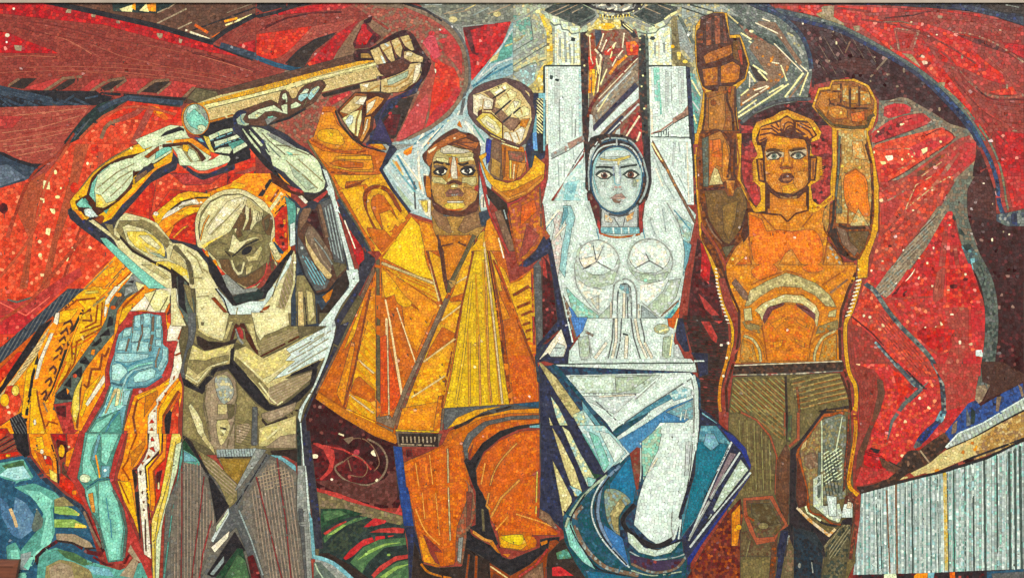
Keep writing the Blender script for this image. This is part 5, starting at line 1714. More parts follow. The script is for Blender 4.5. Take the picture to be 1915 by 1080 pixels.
run('''
@O bare_man/outline
@Z 6
@T 1275 0 4
p CAY | 100,200 140,140 250,90 340,100 360,265 435,260 470,340 510,480 480,600 410,670 410,800 440,1080 90,1080 130,900 160,690 110,540 95,380
p CAO | 130,560 170,690 180,640
@O bare_man/hand
p CODD*3,4a2018*2 | 105,240 135,210 140,130 250,95 320,105 340,200 360,290 435,285 460,370 495,480 470,590 390,640 280,690 190,680 150,640 115,520
p COD*1,BM*2,9c4c30*2 | 115,250 165,230 165,330 110,330
p BM*2,8a4830*2 | 165,150 225,130 230,330 175,350 
p 8a4830*2,a05a38*2,BM | 240,120 290,120 300,330 240,340
p 8a4830*2,BM*2 | 295,130 320,150 345,330 310,330
l CODD 22 | 170,150 168,360
l CODD 22 | 232,110 236,350
l CODD 20 | 292,112 302,330
l CODD 16 | 110,300 170,300
p a05a38*2,b06438 | 180,300 222,300 225,340 180,350
p a05a38*2,b06438 | 250,280 285,270 290,330 250,340
p COD*1,CO*1,a86a38 | 160,430 180,400 370,335 380,400 350,420 280,450 180,490
p CO*2,COD | 150,520 270,500 270,640 170,650
p CO*2,COD,CO | 290,500 380,460 440,500 430,590 400,620 290,630
o COL | 228,578 12,14
p 6a4a20*2,COD | 380,310 430,300 460,400 450,480 380,440
p b04830*2,a04028 | 415,380 450,370 460,490 440,490
l CODD 12 | 280,490 280,640
l CODD 10 | 160,490 300,450 380,410
l CODD 12 | 150,430 200,390 370,330
l CODD 14 | 300,470 390,430
@O bare_man/arm
p COD*2,a06c38*2,8a5c34 | 170,690 270,680 275,645 400,645 410,700 400,860 430,1000 440,1080 130,1080 165,900
p b07a44*2,a06c38 | 200,740 320,700 330,900 300,1000 200,960
l CODD 14 | 180,700 170,880 140,1080
l CODD 16 | 330,650 340,760 380,860 390,1060
p ORD*1,8a4830 | 340,660 370,650 370,720 345,700
o COD | 238,772 24,24
o COL | 222,850 12,12
o CO | 255,915 12,12
l CODD 12 | 400,650 400,860 430,1040
p COD | 150,660 180,680 170,700
@T 1275 250 4
p CODD*1,COD*2 | 110,180 140,-20 440,-20 430,200 470,400 560,560 500,760 330,960 280,860 130,640
p GN*2,OD | 150,40 200,20 200,400 160,400
p b07a44*2,a06c38 | 200,20 290,-20 360,100 370,330 330,360 200,390
p CO*2,ORD*2,CO | 205,50 290,40 310,200 310,260 260,240 200,340 205,120
p d07818*2,ORD | 230,50 290,40 300,120 230,150
pc CO*2,COL | 310,60 350,130 350,330 310,340 300,260
p OL*2,SK | 240,250 270,270 310,380 200,390
l CODD 12 | 370,40 360,200 340,330
lc CODD 9 | 190,0 250,-30 320,0 360,80 360,300
p COL*1,COD | 330,350 400,350 385,470 340,460
l CODD 14 | 400,40 390,300 460,420
l DR2 16 | 165,420 320,405
p 6a5030*3,7a5c34*2,5c4428 | 170,430 320,420 345,470 385,470 395,400 460,400 490,540 460,680 360,830 310,810 200,640
p 8a6c3c*2,7a5c34 | 300,540 420,500 400,660 350,800 310,720
lc CODD 16 | 175,560 220,700 310,815 360,830 440,720 490,560
p OD | 300,850 400,830 330,930
lc BRL 10 | 180,640 230,740 300,820
p CODD | 440,760 500,560 500,760 520,960 480,940 460,800
@O bare_man/outline
p CAY | 95,0 130,0 110,180 120,420 150,560 145,720 270,900 330,1080 250,1080 210,960 130,760 105,440 90,180
p CAY | 410,0 450,0 445,180 440,350 470,400 490,480 560,560 620,600 540,590 500,520 440,400 415,350
l COD 10 | 135,0 120,180 130,500 160,700 260,860 320,1000
l COD 9 | 405,0 430,200 410,340 480,440 510,530
p CODD*1,COD | 150,720 250,860 310,1000 330,1080 290,1080 230,940 140,780
@O bare_man/head
@T 1390 180 4.909
p CAY*3,Y | 120,240 270,190 340,140 400,125 520,170 640,220 720,330 700,400 620,430 630,540 720,560 730,720 690,780 620,820 640,960 690,1000 830,920 840,940 700,1060 100,1060 130,1000 160,960 150,840 90,780 80,600 130,540 80,420 80,320
@Z 5
h CO*2,COD 7 18 30 | 90,250 270,190 400,125 400,150 270,210 120,260
h CO*2,COD 7 18 -30 | 400,125 640,220 700,330 680,330 620,240 400,150
h CO*2,COD 7 18 0 | 70,560 110,560 110,800 80,790
h CO*2,COD 7 18 0 | 700,560 740,560 735,760 690,780
@Z 6
p CODD | 110,400 160,280 330,220 400,175 460,220 590,230 680,360 620,400 610,550 670,550 680,580 660,780 620,780 590,820 590,1080 200,1080 200,800 140,780 115,580 180,570 170,460 130,450
@Z 5
p CO*3,b87838 | 130,580 180,590 190,780 150,770
p CO*3,b87838 | 620,570 670,570 650,770 615,770
l BM 9 | 160,610 175,740
l BM 9 | 640,600 640,740
p CAO*2,CO*2 | 200,430 240,360 420,380 560,400 590,440 600,640 600,780 560,840 470,900 400,900 300,880 220,800 195,640 190,500
p CO*2,COL | 200,690 320,740 360,810 360,880 260,850 205,780
p COL*2,CO | 470,700 590,680 595,770 540,850 470,890 450,820
p CAY*2,CAO | 350,830 460,800 500,860 430,900 360,890
p CAO*2,d08c28 | 210,430 300,370 560,400 580,460 400,480 230,480
p d89028*2,CAY | 300,380 420,390 430,440 300,450
@O bare_man/hair
@Z 4
p CO*3,COL | 135,400 160,290 330,240 350,330 300,350 220,390 150,430
p CO*3,COL | 480,240 600,250 660,360 590,400 480,320
oc CO*3,COL | 400,260 62,64
l 4a2014 15 | 150,360 250,340 310,360
l 4a2014 15 | 160,310 260,300 320,345
l 4a2014 15 | 250,270 330,320
l 4a2014 15 | 300,245 350,330
l 4a2014 15 | 140,420 220,380
l 4a2014 17 | 490,260 600,320 640,380
l 4a2014 17 | 480,300 560,350 600,400
l 4a2014 13 | 520,250 620,300
lc 4a2014 13 | 370,310 380,260 420,240 460,260
lc 4a2014 13 | 385,330 400,290 440,275 470,300
lc 4a2014 15 | 400,340 400,320 430,300 460,310 460,340 430,345 430,325
lc 4a2014 14 | 400,360 440,385 500,375
l 4a2014 16 | 500,340 560,360 590,400
p CODD | 160,440 220,400 200,480 190,560 170,500
p CODD | 590,400 620,400 600,560 580,460
@O bare_man/head
p a89a80,b8a888 | 200,510 370,500 370,560 220,590
p a89a80,b8a888 | 420,510 580,490 580,550 430,560
p 5a3c18*2,4a2c14 | 205,490 260,480 370,490 370,520 270,510 215,520
p 5a3c18*2,4a2c14 | 415,490 500,475 580,475 575,490 430,515
p 3a2c20 | 210,560 250,520 310,515 350,550 320,585 250,590
p ccc4ac | 225,562 260,535 310,530 335,560 300,578 240,580
o 58665c | 282,555 26,26
o K | 280,552 10,10
p 3a2c20 | 435,555 470,520 530,515 570,550 520,585 460,580
p ccc4ac | 448,555 480,532 525,530 555,552 515,575 470,572
o 58665c | 505,548 26,26
o K | 503,546 10,10
lc 3a2c20 11 | 208,556 250,524 310,519 352,548
lc 3a2c20 11 | 433,552 470,522 530,518 572,548
p CAO*2,COL | 375,480 415,480 420,600 440,640 350,640 370,590
p COD | 330,650 350,600 360,650 430,650 450,610 460,660 430,680 350,680
l BM 9 | 335,660 360,655 400,650 440,660
p COL*2,YL | 360,670 430,670 430,700 365,700
p BM*2,8a5038 | 320,770 350,715 390,705 440,710 470,750 440,790 400,810 350,795
p b07850*2,a06a48 | 345,760 400,750 450,755 430,780 370,785
l BM 7 | 320,765 400,745 468,752
o CAY | 570,600 16,14
p CO*2,COD | 540,680 590,640 600,700
p COD | 200,700 250,710 220,730
lc BM 22 | 215,830 300,900 400,920 520,890 590,820
p b09060*2,COD | 330,910 400,930 500,910 490,950 350,950
@O bare_man/neck
@Z 6
p CO*3,CAO | 240,880 330,940 500,940 580,860 580,1080 240,1080
l CODD 18 | 220,830 230,1080
l CODD 18 | 592,830 592,1040
@O bare_man/torso
@T 1275 250 4
p CO*2,CAO*2,COL,d08430 | 490,580 600,600 720,590 790,650 860,600 960,570 1040,540 1080,560 1090,800 1240,1000 1300,1060 1290,1100 330,1100 400,900 500,760
p CO*2,COL | 640,560 940,540 940,580 860,600 790,660 730,600 640,600
l CODD 12 | 560,590 740,610 790,660 850,600 960,570
l COD 8 | 580,590 700,720
l COD 8 | 980,600 900,700
pc d87818*3,e08820*2,ORD | 530,780 700,720 820,730 980,720 1050,820 1040,960 900,1000 780,940 640,990 540,960
p d87818*2,ORD | 500,600 600,640 640,740 500,780
p COL*2,CO | 770,900 820,860 880,960 980,1030 800,1040 700,1020
p CO*2,COL*2 | 330,980 400,850 460,790 460,860 390,980 360,1080 320,1080
p ORD*2,CO*2 | 400,980 500,900 520,980 560,1080 380,1080
o YL | 380,938 12,12
p CO*2,COL,WGD*.5 | 1050,1000 1090,810 1200,960 1230,1060 1080,1060
l COD 10 | 500,760 520,980
l COD 10 | 1090,800 1060,960
l CODD 12 | 1110,820 1190,920 1240,1050
p CO*2,COD | 1200,960 1290,960 1300,1080 1240,1080
@T 1275 500 4
p CO*2,CAO*2,COL,d08430 | 330,-20 1310,-20 1300,80 1240,200 1190,320 1170,460 1190,700 390,720 440,560 440,390 370,240 340,100
pc d87818*3,e08820*2,ORD | 520,20 640,-40 720,20 640,80 560,90
pc d87818*3,e08820*2,ORD | 900,0 1000,-30 1060,20 960,40
l COD 8 | 520,130 640,70 790,25 900,60
p OL*3,OLD | 510,170 640,100 780,40 860,60 1010,120 1110,210 1160,300 1080,290 1000,210 880,150 700,150 600,210 500,290 470,290
p CAO*1,CO*2 | 540,280 640,190 740,140 880,150 1000,210 1080,290 1020,290 900,200 720,200 600,270 540,320
o COL | 735,155 14,14
o COL | 890,160 14,12
p OL*2,CR,SK | 540,320 620,260 770,200 900,210 1000,280 1030,340 1010,460 980,360 900,270 780,260 660,290 600,400 580,350
p CO*2,ORD,d08430*2 | 600,420 660,310 780,270 880,280 980,340 1000,420 960,560 940,700 640,700 620,560
p 6a3c40*2,7a4c4c | 600,380 640,300 760,260 770,280 680,320 620,420
p 6a3c40*2,7a4c4c | 850,265 930,290 1000,350 1000,400 940,350 860,290
l CODD 7 | 680,290 770,270
l CODD 7 | 860,280 960,330
p CAO*2,e08820 | 660,420 780,360 800,380 700,460
p CAO*2,e08820 | 850,370 940,420 930,450 860,410
p CAO*2,e08820 | 680,560 760,540 740,600 690,600
p CAO*2,e08820 | 840,530 920,560 920,600 860,570
l COD 8 | 600,440 620,560 640,700
l COD 8 | 1000,420 960,560 940,700
l COD 6 | 790,445 815,440
l COD 6 | 780,620 815,615
p OL | 460,310 520,300 530,400 470,400
p OL | 1100,330 1160,310 1150,370 1090,370
p OLD*2,CO | 440,390 600,440 600,500 480,460
p OLD*2,CO | 1020,440 1170,390 1170,460 1000,500
lc OL 22 | 460,510 530,540 580,620 590,710
lc CO 14 | 450,480 550,510 610,600 630,700
lc OL 22 | 1160,470 1060,520 1000,620 990,700
lc CO 14 | 1100,470 990,540 950,640 950,700
p SKD*2,CO | 450,530 530,570 570,710 430,710
p SKD*2,CO | 1160,490 1060,550 1020,700 1160,690
p BRL*2,8a6c60 | 370,120 400,80 490,190 500,250 460,240
p CAO | 1120,210 1210,110 1230,200 1170,290
o COL | 395,165 12,14
l COD 8 | 1050,130 1220,20
l BRL 14 | 1110,190 1240,90
p CAO | 1180,20 1215,50 1190,60
@O bare_man/outline
l CODD 18 | 310,20 360,170 430,330 430,480 400,700
l CODD 20 | 1300,40 1240,180 1190,330 1180,480 1185,690
@Z 5.5
lc CAY 26 | 250,0 270,120 310,280 370,420 380,540 350,660 300,820
lc CAO 28 | 360,560 330,720 290,860 280,1000 290,1080
lc CAY 34 | 1350,0 1320,150 1270,320 1225,420 1225,600 1250,780 1300,900 1300,1080
lc BM 18 | 1310,60 1260,240 1220,380
l CODD 20 | 390,700 330,900 340,1080
l CODD 20 | 1195,700 1250,880 1265,1080
@Z 4.2
h WC 10 26 8 | 245,0 265,0 275,140 310,280 360,420 340,420 290,280 255,140
h WC 10 26 -14 | 1310,60 1350,60 1320,180 1250,380 1210,390 1270,240
o WC | 345,565 10,10
o WC | 336,675 10,10
o WC | 310,810 10,10
o WC | 295,580 12,9
@T 1275 250 4
@Z 5.5
lc CAY 40 | 1140,0 1150,180 1130,340 1130,470
l CAY 26 | 1120,470 1010,570 950,580
l CAO 16 | 1130,480 1010,560
@O bare_man/raised_arm
@T 1275 0 4
@Z 6
p CAY | 970,800 1020,660 1100,650 1120,600 1290,590 1400,640 1460,760 1460,860 1430,960 1390,990 1410,1080 1150,1080 1120,960 1050,890
@T 1275 250 4
p CAY | 1120,-20 1390,-20 1440,180 1475,400 1470,720 1400,920 1390,1080 1310,1080 1310,940 1130,500
p COD*2,CODD | 1160,-20 1370,-20 1430,240 1440,600 1410,780 1330,940 1280,950 1180,900 1060,720 1060,580 1140,500 1160,200
@T 1275 0 4
p COD*2,a06c38*2,8a5c34 | 990,800 1030,680 1110,670 1130,610 1280,610 1380,650 1440,760 1430,860 1400,940 1370,970 1130,960 1050,880
p CO*2,b07a44*3 | 1000,780 1040,690 1120,680 1170,690 1170,740 1110,760 1100,800 1080,880
p OL*1,CO*2,b88848*2 | 1120,640 1190,630 1190,680 1120,680
p OL*1,CO*2,b88848*2 | 1200,640 1250,640 1250,770 1200,760
p OL*1,CO*2,b88848*2 | 1265,650 1320,650 1320,780 1265,780
p OL*1,CO*2,b88848*2 | 1335,680 1400,690 1420,780 1335,790
p CO*2,b88848 | 1090,800 1200,790 1240,830 1240,890 1160,900 1100,860
o YL | 1190,848 10,12
p ORD*2,CO*2 | 1260,850 1370,830 1370,900 1320,920 1270,910
l CODD 14 | 1190,630 1190,770
l CODD 14 | 1258,640 1258,810
l CODD 14 | 1328,650 1328,800
l CODD 14 | 1110,780 1180,790 1260,815 1400,815
l CODD 10 | 1100,740 1110,770 1100,790
l CODD 9 | 1120,690 1190,690
l 5a4a28 22 | 1010,820 1080,900 1140,940 1280,960 1380,950 1400,880 1440,860
l COD 8 | 1140,890 1250,890
o COL | 1350,695 20,6
p COL | 1050,820 1080,840 1060,850
p OL*2,SKD*2,COL | 1170,970 1380,970 1380,1080 1170,1080
l COD 8 | 1270,980 1260,1080
l CODD 12 | 1350,980 1360,1080
@T 1275 250 4
p SKD*2,COL*2,OL | 1190,-20 1360,-20 1410,240 1420,440 1410,690 1150,670 1160,420 1190,200
p SKD*2,OL | 1200,0 1280,0 1270,200 1200,240
p COL*2,OL | 1270,60 1350,60 1380,200 1280,190
p GN*1,SKD*2 | 1160,420 1190,300 1200,600 1150,600
pc CO*1,d87818*3,e08820*2 | 1210,340 1290,270 1380,340 1395,480 1400,620 1240,560
p OL*2,COL | 1320,560 1400,690 1250,695
l COD 10 | 1245,520 1240,690
l COD 8 | 1220,310 1300,265 1370,320
o YL | 1200,245 12,12
o YL | 1330,255 14,14
l CODD 14 | 1370,80 1420,240 1430,420 1410,680
l GN 18 | 1180,0 1170,300 1150,480
l 3a2418 18 | 1160,680 1240,710 1410,700
p 6a5030*2,5c4428*2,OD | 1240,730 1400,730 1370,840 1330,900 1260,830
p BRL*3,TP | 1150,690 1230,720 1250,800 1320,870 1290,920 1200,830
p KB*2,CODD | 1090,740 1150,700 1180,820 1260,920 1320,940 1280,955 1180,900
p COL*1,SKD*2 | 1060,580 1110,500 1100,700 1080,740 1050,660
l KB 18 | 1140,500 1130,640 1110,740
@O bare_man/trousers
@T 1275 500 4
p KB*2,BR | 390,735 1200,700 1205,770 380,800
l SKL 12 | 390,733 1200,700
l SKL*1,GY 12 | 380,803 800,795 1205,772
p 6a6040*3,5c5438*2,7a6c48*2 | 380,815 1200,785 1260,1000 1300,2200 1200,2400 330,2400 350,1080
h 8a8050*2,7c8458,a08a58 9 34 42 | 390,830 770,820 770,1080 360,1080
h 8a5c34*2,6a4c30 7 34 42 | 390,850 770,840 770,1080 360,1080
h 9a8a58*2,8a8458,a08a58 12 38 -14 | 800,820 1190,790 1240,1000 880,1060
h 8a5c34*2,6a4c30 9 38 -12 | 820,850 1200,810 1250,1000 900,1060
l KB 18 | 775,810 785,1080 790,1300
l RU*2,BRL 22 | 860,890 880,1080
p KB | 1020,1070 1250,1030 1250,1050 1060,1100
p CO*2,BRL | 1060,1070 1260,1050 1260,1080
l CODD 18 | 1190,800 1250,960 1260,1080
@T 1275 770 4
h 5c4c34*2,6c6444,7c744c 12 30 88 | 380,40 520,20 680,200 700,600 470,620 500,300
h 8a8458 5 54 88 | 400,60 520,60 680,240 690,580 520,580
l a45a40*2,94503a 18 | 440,0 560,60 660,180 710,330 700,620
l a45a40*2,94503a 16 | 770,0 770,180
l a45a40*2,94503a 26 | 870,0 870,200 800,260
l GR*1,OD*2,GRL*.3 30 | 810,20 800,220
h 8a8458*2,8a5c34 9 30 40 | 500,-20 760,-40 760,200 700,200
p 5a3c2c*3,6a4834*2,4a3024 | 710,360 780,230 810,300 800,760 790,840 700,640
p K*1,2c2428*3 | 810,280 860,240 1060,-20 1100,-40 880,300 860,640 870,700 1080,920 1180,860 1200,800 1280,780 1270,860 1100,1080 700,1080 740,880 800,840
p 2a3238*2,20282c | 860,860 1000,900 1060,1000 1040,1080 860,1080
l GYL 16 | 800,920 790,1080
p OD | 1060,1000 1200,840 1260,840 1240,1080 1080,1080
h 8a8468 7 22 -60 | 1060,1000 1200,840 1260,840 1200,1000 1120,1060
p b05a34*2,COD | 1060,10 1220,-10 1220,20 1060,40 920,250 880,300 940,560 960,720 900,680 850,320 860,280
p OLD*2,SKD,BRL | 880,280 1040,60 1040,700 960,700 940,560 900,400
p SK | 900,240 940,200 930,260 880,300
p BRL*2,GB | 920,320 1000,300 1020,400 960,430 920,400
p GN*2,OLD*2,GYL | 1040,60 1180,10 1230,30 1230,640 1040,700
h MG 7 24 -35 | 1060,300 1200,260 1200,500 1060,540
p WG*2,MG*2 | 980,500 1040,460 1060,700 1180,680 1200,760 1180,830 1100,800 980,700
l MG 16 | 1045,60 1050,700
l MG 14 | 1200,30 1150,300
h KG 5 22 -10 | 1100,360 1180,340 1170,520 1100,520
h KG 5 24 80 | 1060,320 1180,280 1180,600 1060,640
l GN 24 | 1030,300 1025,640
p WT*2,WG | 1080,620 1160,630 1160,780 1100,780
p WT | 1210,690 1280,680 1280,790 1190,790
p BM | 1220,620 1270,620 1280,680 1210,690
p SKL | 1240,650 1265,640 1275,720 1230,720
lc RU 18 | 900,560 960,740 1040,770 1120,830 1190,840
lc K 16 | 980,770 1060,830 1160,850
l SKL*1,COL*1 26 | 860,710 960,810 1100,920 1150,870
l MG 14 | 920,690 940,750 1040,810
p BM | 850,640 860,320 940,600 930,700 870,720
p BM*2,6a3a28 | 1250,0 1200,600 1220,580 1250,500 1270,300
@O bare_man/outline
lc BM*2,9c4c30 18 | 1250,-20 1240,200 1220,400 1215,580
@Z 5.5
lc CAY*1,CAO 34 | 1290,-40 1300,150 1270,350 1250,540 1320,620
lc CAO*1,RU*1 8 | 1300,100 1280,300 1240,520
lc 94503a*2,BM*2 28 | 1260,600 1310,680 1310,800 1280,950 1260,1100
lc BM 12 | 1240,600 1280,680 1290,780 1250,960 1230,1080
@Z 6
@O bare_man/trousers
p a45a40*2,94503a | 455,640 680,620 800,850 720,900 720,960 560,990 500,880 460,780
p OD*2,BR,6a5834 | 480,660 660,650 770,840 690,930 560,940 490,760
p 4a3c24*2,OD | 520,680 660,680 740,830 620,860 520,760
o OLD | 610,850 40,26
l RU 14 | 470,770 540,810
p 5c5038*2,6c6044,5a3c2c | 440,900 500,880 560,990 720,960 700,1080 430,1080
l a45a40*2,94503a 20 | 700,960 690,1080
l OLD 14 | 510,960 480,1080
p N*2,2a2c40 | 740,880 800,880 780,1000 750,1080 700,1080
p RU*1,DR2*2,7a3c28 | 350,740 440,640 460,780 440,900 440,1300 0,1300 200,960
p CAO*1,CO | 370,760 440,680 440,840 420,1000 370,1000
o CAY | 425,860 24,22
@T 1435 810 4
p OD*2,KG | 440,850 560,700 630,690 580,1080 400,1080
h 8a8468 6 20 -55 | 460,850 600,690 620,720 560,860 460,960
p K*2,20303c*3 | 190,690 400,870 420,900 400,1080 200,1080
o GYL | 240,985 14,22
l GYL 8 | 330,960 340,1040
p OD*2,BRL | 110,1080 160,760 200,860 200,1080
p N | 90,800 160,740 100,1080 60,1080
p RU*1,5a3c2c*2 | 30,840 80,760 60,1080 10,1080
''')
run('''
@O woman/skirt
@Z 6.4
@T 980 600 4
p N | 1310,640 1400,700 1530,840 1650,950 1690,1040 1690,1080 1280,1080 1310,900
p BLM | 1330,680 1440,760 1550,910 1470,1080 1280,1080 1320,900
p BLD*2,2c6c80 | 1340,800 1540,900 1470,1080 1280,1080 1320,960
p WG | 1335,690 1400,760 1350,800
@T 980 810 4
p N | 1310,-160 1560,0 1660,110 1700,260 1560,500 1330,810 1225,960 1190,880 1180,700 1300,300
p BLM*1,BLD*2 | 1320,-60 1440,-60 1550,80 1440,300 1300,620 1180,780 1180,600 1280,200
p 2c6c80*2,247080,205868 | 1300,60 1420,60 1530,80 1400,420 1280,640 1170,780 1230,500
p BLM*2,8aa8c8 | 1360,0 1420,0 1460,80 1400,130 1340,80
p K*1,N*2 | 1290,80 1240,340 1170,560 1150,640 1190,600 1280,300
l WG 14 | 1555,60 1440,300 1250,760
p 8a7c80*2,7c6c74 | 1540,140 1590,150 1450,380 1280,680 1240,760
l K 8 | 1530,110 1330,520
l WG 12 | 1615,140 1420,440 1240,770
p GM*2,CT*2 | 1620,190 1680,270 1480,520 1370,650 1480,420
l WG 16 | 1695,290 1480,540 1240,850
l K 10 | 1640,340 1300,740
l GYL 14 | 1500,300 1230,800
p 28347c*2,303c88,202a6c | 1470,-40 1560,10 1660,110 1700,240 1690,320 1540,540 1330,830 1240,980 1215,1040 1220,930 1440,640 1600,430 1700,290 1620,130 1530,40
''')
